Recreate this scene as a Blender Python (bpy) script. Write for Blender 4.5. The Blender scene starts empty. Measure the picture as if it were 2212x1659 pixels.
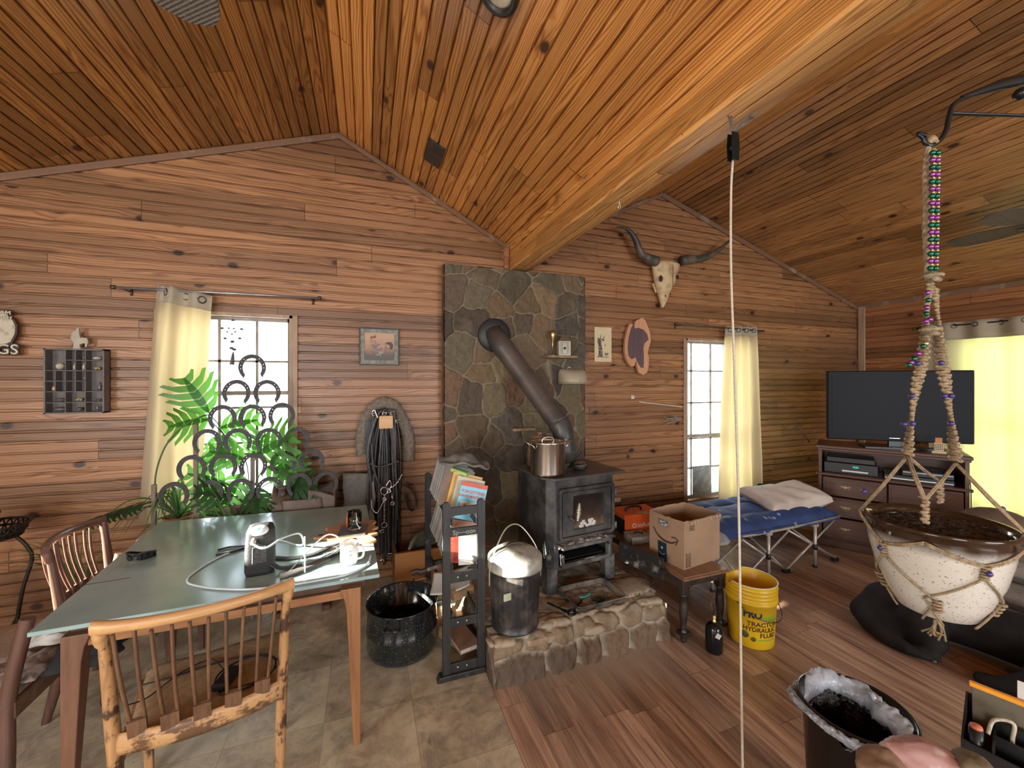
import bpy, bmesh, math, random
import numpy as np
from mathutils import Vector, Matrix, noise as mnoise
R_ = math.radians
rnd = random.Random(7)
SC = bpy.context.scene
COL = SC.collection
SC.render.engine = 'CYCLES'
SC.view_settings.view_transform = 'Standard'
SC.view_settings.look = 'None'
SC.view_settings.gamma = 1.0
SC.view_settings.use_curve_mapping = False
SC.view_settings.exposure = 0.72
SC.cycles.use_denoising = True
SC.cycles.max_bounces = 8
SC.cycles.diffuse_bounces = 5
SC.cycles.glossy_bounces = 4
SC.cycles.transmission_bounces = 8
SC.cycles.transparent_max_bounces = 12
SC.cycles.sample_clamp_indirect = 6.0
SC.cycles.caustics_reflective = False
SC.cycles.caustics_refractive = False
PI = math.pi

# ---------------------------------------------------------------- camera
FPX = 865.0
YAW = R_(19.95)
EYE = 1.62
cam_d = bpy.data.cameras.new('camera')
cam = bpy.data.objects.new('camera', cam_d)
COL.objects.link(cam)
cam.location = (0, 0, EYE)
cam.rotation_euler = (R_(90), 0, -YAW)
cam_d.sensor_width = 36.0
cam_d.lens = FPX / 2212.0 * 36.0
cam_d.shift_y = -0.0034
cam_d.clip_start = 0.03
SC.camera = cam

# ---------------------------------------------------------------- daylight and fill lamps
world = bpy.data.worlds.new('sky')
SC.world = world
world.use_nodes = True
bg = world.node_tree.nodes['Background']
bg.inputs['Color'].default_value = (0.74, 0.87, 1.0, 1)
bg.inputs['Strength'].default_value = 8.0
sun_d = bpy.data.lights.new('sun', 'SUN')
sun_d.energy = 55.0
sun_d.angle = R_(0.6)
sun_d.color = (1.0, 0.93, 0.80)
sun = bpy.data.objects.new('sun', sun_d)
COL.objects.link(sun)
SUN_DIR = Vector((1.0, 0.03, -0.32)).normalized()
sun.rotation_euler = SUN_DIR.to_track_quat('-Z', 'Y').to_euler()


def area_light(name, loc, direction, sx, sy, power, color, portal=False):
    d = bpy.data.lights.new(name, 'AREA')
    d.shape = 'RECTANGLE'
    d.size, d.size_y = sx, sy
    d.energy = power
    d.color = color
    if portal:
        d.cycles.is_portal = True
    o = bpy.data.objects.new(name, d)
    COL.objects.link(o)
    o.location = loc
    o.rotation_euler = Vector(direction).to_track_quat('-Z', 'Y').to_euler()
    return o


# window portals only guide the sky light in
area_light('portal_window_left', (-1.02, 3.66, 1.42), (0, -1, 0), 1.0, 1.5, 1, (1, 1, 1), True)
area_light('portal_window_right', (3.75, 3.66, 1.18), (0, -1, 0), 1.0, 1.9, 1, (1, 1, 1), True)
area_light('portal_window_east', (6.32, 1.5, 1.2), (-1, 0, 0), 2.1, 2.1, 1, (1, 1, 1), True)
# fill lamps added behind and beside the camera, where no windows are built
area_light('fill_rear_left', (-1.6, -3.9, 1.5), (0.1, 1, 0.12), 2.0, 1.6, 110, (0.97, 0.98, 1.0))
area_light('fill_rear_right', (2.9, -3.9, 1.5), (0, 1, 0.12), 2.4, 1.6, 120, (0.90, 0.95, 1.0))
area_light('fill_side', (-3.55, -0.9, 1.5), (1, 0.15, 0.1), 1.7, 1.5, 70, (1.0, 0.95, 0.88))

# ---------------------------------------------------------------- node helpers
class NT:
    def __init__(s, name):
        s.m = bpy.data.materials.new(name)
        s.m.use_nodes = True
        s.t = s.m.node_tree
        s.b = s.t.nodes['Principled BSDF']
        s.out = s.t.nodes['Material Output']
    def n(s, ty, **kw):
        nd = s.t.nodes.new(ty)
        for k, v in kw.items():
            setattr(nd, k, v)
        return nd
    def l(s, a, b):
        s.t.links.new(a, b)
    def val(s, x, sock):
        if isinstance(x, (int, float)):
            sock.default_value = x
        elif isinstance(x, tuple):
            sock.default_value = x
        else:
            s.l(x, sock)
    def math(s, op, a, b=0.0, c=0.0, clamp=False):
        nd = s.n('ShaderNodeMath', operation=op)
        nd.use_clamp = clamp
        s.val(a, nd.inputs[0]); s.val(b, nd.inputs[1]); s.val(c, nd.inputs[2])
        return nd.outputs[0]
    def coord(s, out='Object'):
        return s.n('ShaderNodeTexCoord').outputs[out]
    def sep(s, v):
        nd = s.n('ShaderNodeSeparateXYZ'); s.l(v, nd.inputs[0]); return nd.outputs
    def comb(s, x, y, z=0.0):
        nd = s.n('ShaderNodeCombineXYZ')
        s.val(x, nd.inputs[0]); s.val(y, nd.inputs[1]); s.val(z, nd.inputs[2]); return nd.outputs[0]
    def noise(s, v, scale=5, detail=3, rough=0.55, dist=0.0):
        nd = s.n('ShaderNodeTexNoise'); s.l(v, nd.inputs['Vector'])
        nd.inputs['Scale'].default_value = scale; nd.inputs['Detail'].default_value = detail
        nd.inputs['Roughness'].default_value = rough; nd.inputs['Distortion'].default_value = dist
        return nd.outputs['Fac']
    def white(s, v):
        nd = s.n('ShaderNodeTexWhiteNoise', noise_dimensions='3D'); s.l(v, nd.inputs['Vector']); return nd.outputs['Value']
    def ramp(s, f, stops):
        nd = s.n('ShaderNodeValToRGB'); s.l(f, nd.inputs[0])
        e = nd.color_ramp.elements
        while len(e) < len(stops): e.new(0.5)
        for i, (p, c) in enumerate(stops):
            e[i].position = p
            e[i].color = (c, c, c, 1) if isinstance(c, (int, float)) else (*c, 1)
        return nd.outputs['Color']
    def mix(s, f, a, b, mode='MIX'):
        nd = s.n('ShaderNodeMix', data_type='RGBA', blend_type=mode)
        s.val(f, nd.inputs[0])
        for q, sock in ((a, nd.inputs[6]), (b, nd.inputs[7])):
            if isinstance(q, tuple): sock.default_value = (*q[:3], 1)
            else: s.l(q, sock)
        return nd.outputs[2]
    def bump(s, h, strength=0.3, dist=0.01):
        nd = s.n('ShaderNodeBump'); s.l(h, nd.inputs['Height'])
        nd.inputs['Strength'].default_value = strength; nd.inputs['Distance'].default_value = dist
        s.l(nd.outputs[0], s.b.inputs['Normal'])
    def base(s, c):
        s.val(c if not isinstance(c, tuple) else (*c, 1), s.b.inputs['Base Color'])
    def set(s, **kw):
        for k, v in kw.items():
            s.val(v, s.b.inputs[k.replace('_', ' ')])


MATS = {}
def mat(name, c, rough=0.6, metal=0.0, var=0.18, scale=12, bump=0.15, c2=None, spec=0.5, coat=0.0, detail=4, thr=None):
    """general purpose surface: colour varied by noise, optional second colour in worn blotches"""
    if name in MATS: return MATS[name]
    N = NT(name)
    co = N.coord()
    f = N.noise(co, scale, detail, 0.6)
    if c2 is None:
        dk = tuple(x * (1 - var) for x in c); lt = tuple(min(1, x * (1 + var)) for x in c)
        col = N.ramp(f, [(0.3, dk), (0.7, lt)])
    else:
        a, b = thr or (0.42, 0.6)
        col = N.ramp(f, [(a, c), (b, c2)])
    N.base(col)
    N.set(Roughness=rough, Metallic=metal)
    N.b.inputs['Specular IOR Level'].default_value = spec
    N.b.inputs['Coat Weight'].default_value = coat
    if bump:
        N.bump(N.noise(co, scale * 6, 3), bump, 0.004)
    MATS[name] = N.m
    return N.m


def wood_mat(name, c1, c2, axis='X', scale=1.0, rough=0.45, worn=None, bump=0.15, spec=0.5):
    """plain sawn or turned wood with the grain along one local axis"""
    if name in MATS: return MATS[name]
    N = NT(name)
    x, y, z = N.sep(N.coord())[:3]
    k = {'X': (2.0, 26, 26), 'Y': (26, 2.0, 26), 'Z': (26, 26, 2.0)}[axis]
    v = N.comb(N.math('MULTIPLY', x, k[0] * scale), N.math('MULTIPLY', y, k[1] * scale), N.math('MULTIPLY', z, k[2] * scale))
    f = N.noise(v, 1.0, 6, 0.65, 0.8)
    f2 = N.noise(v, 4.0, 3, 0.6, 0.2)
    f = N.math('ADD', N.math('MULTIPLY', f, 0.7), N.math('MULTIPLY', f2, 0.3))
    col = N.ramp(f, [(0.32, c1), (0.62, c2)])
    if worn:
        g = N.noise(N.coord(), 9, 5, 0.7)
        g2 = N.math('ADD', N.math('MULTIPLY', g, 0.75), N.math('MULTIPLY', f2, 0.25))
        gr = N.ramp(g2, [(worn[1], 0.0), (worn[1] + 0.07, 1.0)])
        col = N.mix(gr, col, worn[0])
    N.base(col)
    N.set(Roughness=rough)
    N.b.inputs['Specular IOR Level'].default_value = spec
    if bump: N.bump(f, bump, 0.003)
    MATS[name] = N.m
    return N.m


def board_mat(name, ax_u, ax_v, pitch, vscale=1.0, dark=(0.17, 0.062, 0.022), mid=(0.36, 0.15, 0.05), light=(0.52, 0.25, 0.085),
              length=2.3, rough=0.36, knots=1.0, groove_of=0.0, off=0.0, ring=1.0, tone=1.0):
    """knotty pine boards laid side by side: u runs along a board, v across"""
    N = NT(name)
    o = N.sep(N.coord())
    u = o['XYZ'.index(ax_u)]
    v = N.math('MULTIPLY', o['XYZ'.index(ax_v)], vscale)
    v = N.math('SUBTRACT', v, off)
    vi = N.math('FLOOR', N.math('DIVIDE', v, pitch))
    vf = N.math('SUBTRACT', N.math('DIVIDE', v, pitch), vi)
    r1 = N.white(N.comb(vi, 3.3, 1.0))
    uu = N.math('ADD', N.math('DIVIDE', u, length), N.math('MULTIPLY', r1, 7.3))
    ui = N.math('FLOOR', uu)
    uf = N.math('SUBTRACT', uu, ui)
    r2 = N.white(N.comb(vi, ui, 5.0))
    r3 = N.white(N.comb(ui, vi, 9.0))
    # knots
    kv = N.comb(N.math('ADD', N.math('MULTIPLY', u, 3.0), N.math('MULTIPLY', r2, 31.0)), N.math('MULTIPLY', v, 4.6), vi)
    vor = N.n('ShaderNodeTexVoronoi', voronoi_dimensions='2D', feature='F1')
    N.l(kv, vor.inputs['Vector']); vor.inputs['Scale'].default_value = 1.0
    kd = vor.outputs['Distance']
    ksel = N.math('GREATER_THAN', N.sep(vor.outputs['Color'])[0], 0.80)
    halo = N.math('MULTIPLY', N.ramp(kd, [(0.0, 1.0), (0.42, 0.0)]), ksel)
    core = N.math('MULTIPLY', N.ramp(kd, [(0.07, 1.0), (0.12, 0.0)]), ksel)
    # cathedral grain
    base_v = N.math('ADD', N.math('MULTIPLY', vf, 0.9), N.math('MULTIPLY', r2, 13.0))
    gw = N.comb(N.math('ADD', N.math('MULTIPLY', u, 0.55), N.math('MULTIPLY', r3, 40.0)), base_v, r2)
    low = N.noise(gw, 1.5, 2, 0.5, 0.3)
    ph = N.math('ADD', N.math('MULTIPLY', low, 62.0 * ring), N.math('MULTIPLY', halo, 11.0))
    rings = N.math('SINE', N.math('ADD', ph, N.math('MULTIPLY', v, N.math('MULTIPLY_ADD', r3, 380.0, 220.0))))
    rings = N.math('MULTIPLY_ADD', rings, 0.5, 0.5)
    fib = N.noise(N.comb(N.math('MULTIPLY', u, 4.0), N.math('MULTIPLY', v, 130.0), r3), 1.0, 3, 0.6)
    g = N.math('ADD', N.math('MULTIPLY', N.math('POWER', rings, 2.2), 0.42), N.math('MULTIPLY', fib, 0.45))
    col = N.ramp(g, [(0.12, light), (0.42, mid), (0.85, dark)])
    tint = N.math('MULTIPLY_ADD', r2, 0.62, 0.62)
    blotch = N.noise(N.comb(N.math('MULTIPLY', u, 0.7), N.math('MULTIPLY', v, 2.0), 0.0), 1.6, 3, 0.6)
    tint = N.math('MULTIPLY', tint, N.math('MULTIPLY_ADD', blotch, 0.6, 0.72))
    tint = N.math('MULTIPLY', tint, tone)
    gray = N.n('ShaderNodeCombineColor')
    for i in range(3): N.l(tint, gray.inputs[i])
    col = N.mix(1.0, col, gray.outputs[0], 'MULTIPLY')
    col = N.mix(N.math('MULTIPLY', halo, 0.38 * knots), col, (dark[0] * 0.9, dark[1] * 0.8, dark[2] * 0.8))
    col = N.mix(N.math('MULTIPLY', core, 0.93 * knots), col, (0.03, 0.012, 0.006))
    joint = N.math('LESS_THAN', uf, 0.0016)
    col = N.mix(N.math('MULTIPLY', joint, 0.85), col, (0.03, 0.014, 0.008))
    N.base(col)
    N.set(Roughness=N.math('MULTIPLY_ADD', fib, 0.25, rough - 0.1))
    N.b.inputs['Specular IOR Level'].default_value = 0.5
    N.bump(N.math('SUBTRACT', N.math('MULTIPLY', fib, 0.6), N.math('MULTIPLY', joint, 1.0)), 0.22, 0.0025)
    return N.m


# ---------------------------------------------------------------- mesh helpers
def rot_to(d):
    return Vector(d).normalized().to_track_quat('Z', 'Y').to_matrix()


class MB:
    def __init__(s):
        s.v = []; s.f = []; s.mi = []; s.sm = []; s.cur = 0
        s.M = Matrix.Identity(4)
    def add(s, vs, fs, smooth=False, M=None):
        o = len(s.v)
        T = s.M if M is None else s.M @ M
        for p in vs: s.v.append(tuple(T @ Vector(p)))
        for f in fs:
            s.f.append([i + o for i in f]); s.mi.append(s.cur); s.sm.append(smooth)
        return s
    def box(s, x0, x1, y0, y1, z0, z1, M=None, bev=0.0):
        if bev > 0:
            b = min(bev, (x1 - x0) * .45, (y1 - y0) * .45, (z1 - z0) * .45)
            vs = []
            for x, sx in ((x0, 1), (x1, -1)):
                for y, sy in ((y0, 1), (y1, -1)):
                    for z, sz in ((z0, 1), (z1, -1)):
                        vs += [(x, y + sy * b, z + sz * b), (x + sx * b, y, z + sz * b), (x + sx * b, y + sy * b, z)]
            # corner order: idx = (ix*4+iy*2+iz)*3 + k
            def c(ix, iy, iz, k): return (ix * 4 + iy * 2 + iz) * 3 + k
            fs = []
            for ix in (0, 1):
                q = [c(ix, 0, 0, 0), c(ix, 1, 0, 0), c(ix, 1, 1, 0), c(ix, 0, 1, 0)]; fs.append(q if ix else q[::-1])
            for iy in (0, 1):
                q = [c(0, iy, 0, 1), c(1, iy, 0, 1), c(1, iy, 1, 1), c(0, iy, 1, 1)]; fs.append(q[::-1] if iy else q)
            for iz in (0, 1):
                q = [c(0, 0, iz, 2), c(1, 0, iz, 2), c(1, 1, iz, 2), c(0, 1, iz, 2)]; fs.append(q if iz else q[::-1])
            for ix in (0, 1):
                for iy in (0, 1):
                    q = [c(ix, iy, 0, 0), c(ix, iy, 1, 0), c(ix, iy, 1, 1), c(ix, iy, 0, 1)]; fs.append(q)
                for iz in (0, 1):
                    q = [c(ix, 0, iz, 0), c(ix, 1, iz, 0), c(ix, 1, iz, 2), c(ix, 0, iz, 2)]; fs.append(q)
            for iy in (0, 1):
                for iz in (0, 1):
                    q = [c(0, iy, iz, 1), c(1, iy, iz, 1), c(1, iy, iz, 2), c(0, iy, iz, 2)]; fs.append(q)
            for ix in (0, 1):
                for iy in (0, 1):
                    for iz in (0, 1):
                        fs.append([c(ix, iy, iz, 0), c(ix, iy, iz, 1), c(ix, iy, iz, 2)])
            return s.add(vs, fs, False, M)
        vs = [(x0, y0, z0), (x1, y0, z0), (x1, y1, z0), (x0, y1, z0), (x0, y0, z1), (x1, y0, z1), (x1, y1, z1), (x0, y1, z1)]
        return s.add(vs, [[0, 3, 2, 1], [4, 5, 6, 7], [0, 1, 5, 4], [1, 2, 6, 5], [2, 3, 7, 6], [3, 0, 4, 7]], False, M)
    def cbox(s, c, size, rz=0, M=None, bev=0.0, rx=0, ry=0):
        T = Matrix.Translation(c) @ Matrix.Rotation(rz, 4, 'Z') @ Matrix.Rotation(ry, 4, 'Y') @ Matrix.Rotation(rx, 4, 'X')
        if M is not None: T = M @ T
        a, b, d = (q / 2 for q in size)
        return s.box(-a, a, -b, b, -d, d, T, bev)
    def bar(s, p0, p1, w, h, up=(0, 0, 1), w1=None, h1=None, bev=0.0):
        """rectangular bar from p0 to p1: w across, h along up; may taper"""
        p0 = Vector(p0); p1 = Vector(p1); d = (p1 - p0).normalized(); up = Vector(up)
        if abs(d.dot(up.normalized())) > 0.98: up = Vector((0, 1, 0)) if abs(d.y) < .9 else Vector((1, 0, 0))
        a = d.cross(up).normalized(); b = a.cross(d).normalized()
        vs = []
        for p, ww, hh in ((p0, w, h), (p1, w1 or w, h1 or h)):
            for i, j in ((-1, -1), (1, -1), (1, 1), (-1, 1)):
                vs.append(p + a * (i * ww / 2) + b * (j * hh / 2))
        return s.add(vs, [[0, 3, 2, 1][::-1], [4, 5, 6, 7][::-1], [0, 1, 5, 4][::-1], [1, 2, 6, 5][::-1], [2, 3, 7, 6][::-1], [3, 0, 4, 7][::-1]])
    def sweep(s, pts, w, h, up=(0, 0, 1), ws=None, hs=None, r=0.25):
        """rounded-rectangle section swept along a path"""
        pts = [Vector(p) for p in pts]; n = len(pts); prof = []
        for a in range(8):
            t = (a + 0.5) / 8 * 2 * PI
            cx, sy_ = math.cos(t), math.sin(t)
            k = 1.0 / max(abs(cx), abs(sy_))
            k = 1 + (k - 1) * (1 - r)
            prof.append((cx * k, sy_ * k))
        vs = []
        for i, p in enumerate(pts):
            d = (pts[min(i + 1, n - 1)] - pts[max(i - 1, 0)]).normalized(); u = Vector(up)
            a = d.cross(u)
            if a.length < 1e-4: a = Vector((1, 0, 0))
            a.normalize(); b = a.cross(d).normalized()
            ww = (ws[i] if ws else w) / 2; hh = (hs[i] if hs else h) / 2
            for x, y in prof: vs.append(p + a * x * ww + b * y * hh)
        fs = []
        for i in range(n - 1):
            for j in range(8):
                k = (j + 1) % 8
                fs.append([i * 8 + j, i * 8 + k, (i + 1) * 8 + k, (i + 1) * 8 + j])
        s.add(vs, fs, True)
        s.add(vs[:8], [list(range(8))[::-1]]); s.add(vs[-8:], [list(range(8))])
        return s
    def tube(s, pts, r, n=8, closed=False, caps=True, rs=None, M=None):
        pts = [Vector(p) for p in pts]; m = len(pts)
        if m < 2: return s
        vs = []; prev = None
        for i, p in enumerate(pts):
            if closed: d = pts[(i + 1) % m] - pts[i - 1]
            else: d = pts[min(i + 1, m - 1)] - pts[max(i - 1, 0)]
            if d.length < 1e-9: d = Vector((0, 0, 1))
            d.normalize()
            if prev is None:
                a = d.orthogonal().normalized()
            else:
                a = prev - d * prev.dot(d)
                a = a.normalized() if a.length > 1e-6 else d.orthogonal().normalized()
            prev = a; b = d.cross(a)
            rr = rs[i] if rs else r
            for j in range(n):
                t = 2 * PI * j / n
                vs.append(p + (a * math.cos(t) + b * math.sin(t)) * rr)
        fs = []
        for i in range(m if closed else m - 1):
            i2 = (i + 1) % m
            for j in range(n):
                k = (j + 1) % n
                fs.append([i * n + j, i * n + k, i2 * n + k, i2 * n + j])
        if caps and not closed:
            fs.append(list(range(n))[::-1]); fs.append([(m - 1) * n + j for j in range(n)])
        return s.add(vs, fs, True, M)
    def lathe(s, prof, n=32, M=None, c=(0, 0, 0), sx=1, sy=1, wob=None):
        """prof = [(r, z)...] turned about z"""
        vs = []
        for i, (r, z) in enumerate(prof):
            for j in range(n):
                t = 2 * PI * j / n
                rr = r * (1 + (wob(t, z) if wob else 0))
                vs.append((c[0] + rr * math.cos(t) * sx, c[1] + rr * math.sin(t) * sy, c[2] + z))
        fs = []
        for i in range(len(prof) - 1):
            for j in range(n):
                k = (j + 1) % n
                fs.append([i * n + j, i * n + k, (i + 1) * n + k, (i + 1) * n + j])
        if prof[0][0] > 1e-5: fs.append(list(range(n))[::-1])
        if prof[-1][0] > 1e-5: fs.append([(len(prof) - 1) * n + j for j in range(n)])
        return s.add(vs, fs, True, M)
    def ball(s, c, r, n=12, sc=(1, 1, 1), M=None):
        prof = [(r * math.sin(PI * i / (n // 2 + 2)), -r * math.cos(PI * i / (n // 2 + 2))) for i in range(n // 2 + 3)]
        prof[0] = (1e-6, -r); prof[-1] = (1e-6, r)
        T = Matrix.Translation(c) @ Matrix.Diagonal((*sc, 1))
        return s.lathe(prof, n, (M @ T) if M is not None else T)
    def prism(s, pts, th, M=None, smooth=False):
        """outline in local xy, thickness along z from 0 to th"""
        n = len(pts)
        vs = [(p[0], p[1], 0) for p in pts] + [(p[0], p[1], th) for p in pts]
        fs = [list(range(n))[::-1], list(range(n, 2 * n))]
        fs += [[i, (i + 1) % n, (i + 1) % n + n, i + n] for i in range(n)]
        return s.add(vs, fs, smooth, M)
    def grid(s, fn, nu, nv, smooth=True, close_u=False):
        vs = [fn(i / nu, j / nv) for j in range(nv + 1) for i in range(nu if close_u else nu + 1)]
        w = nu if close_u else nu + 1
        fs = []
        for j in range(nv):
            for i in range(nu):
                k = (i + 1) % w if close_u else i + 1
                fs.append([j * w + i, j * w + k, (j + 1) * w + k, (j + 1) * w + i])
        return s.add(vs, fs, smooth)
    def torus(s, c, R, r, n=24, m=8, M=None, sx=1, sy=1):
        pts = [(c[0] + R * math.cos(2 * PI * i / n) * sx, c[1] + R * math.sin(2 * PI * i / n) * sy, c[2]) for i in range(n)]
        return s.tube(pts, r, m, True, M=M)
    def obj(s, name, mats, parent=None, loc=None, rot=None, bevel=0.0, solid=0.0, subsurf=0, label=None):
        me = bpy.data.meshes.new(name)
        me.from_pydata(s.v, [], s.f)
        if not isinstance(mats, (list, tuple)): mats = [mats]
        for m in mats: me.materials.append(m)
        me.polygons.foreach_set('material_index', s.mi)
        me.polygons.foreach_set('use_smooth', s.sm)
        me.validate()
        if len(me.polygons) < 6000:
            bm = bmesh.new(); bm.from_mesh(me)
            bmesh.ops.recalc_face_normals(bm, faces=bm.faces)
            bm.to_mesh(me); bm.free()
        me.update()
        o = bpy.data.objects.new(name, me)
        COL.objects.link(o)
        if parent is not None: o.parent = parent
        if loc is not None: o.location = loc
        if rot is not None: o.rotation_euler = rot
        if bevel > 0:
            md = o.modifiers.new('bevel', 'BEVEL'); md.width = bevel; md.segments = 2; md.limit_method = 'ANGLE'; md.angle_limit = R_(40)
        if solid > 0:
            md = o.modifiers.new('solid', 'SOLIDIFY'); md.thickness = solid; md.offset = 0
        if subsurf:
            md = o.modifiers.new('sub', 'SUBSURF'); md.levels = subsurf; md.render_levels = subsurf
        if label: o['label'] = label
        return o


def thing(name, label, cat, loc=(0, 0, 0), rz=0.0, group=None, rot=None):
    o = bpy.data.objects.new(name, None)
    COL.objects.link(o)
    o.empty_display_size = 0.05
    o.location = loc
    o.rotation_euler = rot if rot is not None else (0, 0, rz)
    tag(o, label, cat, group)
    return o
def tag(o, label, cat, group=None):
    o['label'] = label; o['category'] = cat
    if group: o['group'] = group
    return o
def structure(o):
    o['kind'] = 'structure'
    return o
def dup(root, loc, rot=None, label=None, group=None, scale=None):
    r = root.copy(); COL.objects.link(r); r.location = loc
    if rot is not None: r.rotation_euler = rot
    if scale is not None: r.scale = scale
    if label: r['label'] = label
    if group: r['group'] = group
    for ch in list(root.children):
        c = ch.copy(); COL.objects.link(c); c.parent = r
        for g in list(ch.children):
            d = g.copy(); COL.objects.link(d); d.parent = c
    return r
def text_part(name, s, size, m, parent, M, extrude=0.0006, bend=None, bold=0.0, align='CENTER', xs=1.0):
    """flat lettering laid on a surface; local x right, y up; bend = radius of a cylinder about local -z axis"""
    cu = bpy.data.curves.new('txt', 'FONT')
    cu.body = s; cu.size = size; cu.align_x = align; cu.extrude = extrude; cu.offset = bold
    cu.resolution_u = 3
    t = bpy.data.objects.new('txt', cu); COL.objects.link(t)
    bpy.context.view_layer.update()
    dg = bpy.context.evaluated_depsgraph_get()
    me0 = t.evaluated_get(dg).to_mesh()
    vs = [tuple(v.co) for v in me0.vertices]; fs = [list(p.vertices) for p in me0.polygons]
    t.evaluated_get(dg).to_mesh_clear()
    bpy.data.objects.remove(t); bpy.data.curves.remove(cu)
    mb = MB(); out = []
    for x, y, z in vs:
        x *= xs
        if bend:
            a = x / bend
            out.append(((bend + z) * math.sin(a), y, (bend + z) * math.cos(a) - bend))
        else: out.append((x, y, z))
    mb.add(out, fs, False, M)
    return mb.obj(name, m, parent)
def lerp(a, b, t): return a + (b - a) * t
def path(pts, n=8):
    """catmull-rom through the points"""
    P = [Vector(p) for p in pts]
    if len(P) < 3: return P
    out = []
    Q = [P[0] * 2 - P[1]] + P + [P[-1] * 2 - P[-2]]
    for i in range(1, len(Q) - 2):
        for k in range(n):
            t = k / n
            a, b, c, d = Q[i - 1], Q[i], Q[i + 1], Q[i + 2]
            out.append(0.5 * ((2 * b) + (c - a) * t + (2 * a - 5 * b + 4 * c - d) * t * t + (3 * b - a - 3 * c + d) * t ** 3))
    out.append(P[-1])
    return out
def facing(p, n=(0, -1, 0), up=(0, 0, 1)):
    """matrix: local z -> n (out of a surface), local y -> up, local x -> right when seen from outside"""
    z = Vector(n).normalized(); u = Vector(up); x = u.cross(z).normalized(); y = z.cross(x)
    m = Matrix((x, y, z)).transposed().to_4x4()
    return Matrix.Translation(p) @ m
def nz(x, y=0.0, z=0.0): return mnoise.noise(Vector((x, y, z)))
def at_y(px, py, y):
    """photo measurement -> point on the plane Y = y (a wall or a standing object)"""
    l = (px - 1106.0) / FPX
    dx = math.sin(YAW) + l * math.cos(YAW); dy = math.cos(YAW) - l * math.sin(YAW)
    t = y / dy
    return (t * dx, y, EYE + t * (822.0 - py) / FPX)
# ================================================================ the room
WY = 3.45            # inner face of the stove wall
XL, XR, YB = -3.7, 6.135, -4.1
RZ, RX = 3.583, -0.204
EAVE = 2.619
BX0, BX1, BZ = 1.225, 1.413, 2.635
R2X, R2Z = 2.945, 3.619
pine_wall = board_mat('pine_wall_boards', 'X', 'Z', 0.136, dark=(0.15, 0.06, 0.028), mid=(0.32, 0.148, 0.066), light=(0.45, 0.235, 0.108), length=2.6, tone=0.80)
pine_side = board_mat('pine_side_wall_boards', 'Y', 'Z', 0.136, dark=(0.15, 0.052, 0.022), mid=(0.33, 0.13, 0.05), light=(0.47, 0.21, 0.085), length=2.6, tone=0.78)
SLB = 1 / math.cos(math.atan(0.515)); SLA = 1 / math.cos(math.atan(0.33))
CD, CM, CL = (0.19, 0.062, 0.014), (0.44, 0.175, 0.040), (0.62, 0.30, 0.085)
pine_ceil_a = board_mat('pine_ceiling_shallow_boards', 'Y', 'X', 0.136, SLA, dark=CD, mid=CM, light=CL, length=3.1, off=-0.204 * SLA, rough=0.33, tone=0.74)  # same pine as the steep slope, shade put into the tone
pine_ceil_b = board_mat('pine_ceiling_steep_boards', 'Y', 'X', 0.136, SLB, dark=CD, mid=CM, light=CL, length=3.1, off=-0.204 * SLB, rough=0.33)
pine_beam = board_mat('pine_beam_boards', 'Y', 'Z', 0.11, 1, dark=(0.2, 0.07, 0.016), mid=(0.47, 0.2, 0.05), light=(0.64, 0.33, 0.1), length=3.1, knots=0.6)
pine_beam_b = board_mat('pine_beam_soffit', 'Y', 'X', 0.094, 1, dark=(0.22, 0.09, 0.025), mid=(0.5, 0.24, 0.075), light=(0.68, 0.38, 0.13), length=4.1, knots=0.5, off=BX0)
trim_m = wood_mat('pine_trim', (0.20, 0.09, 0.04), (0.42, 0.21, 0.10), 'X', 0.7, 0.4)
jamb_m = wood_mat('window_casing_wood', (0.26, 0.16, 0.10), (0.42, 0.29, 0.19), 'Z', 0.6, 0.5)


def wall_profile(z0, z1, g=0.0055, c=0.005, d=0.020):
    """one board face between two slots: slot bottom, slot wall, small chamfer, flat face"""
    return [(z0, d), (z0 + g, d), (z0 + g + 0.0002, c * 0.9), (z0 + g + c, 0.0), (z1 - g - c, 0.0), (z1 - g - 0.0002, c * 0.9), (z1 - g, d), (z1, d)]


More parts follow.
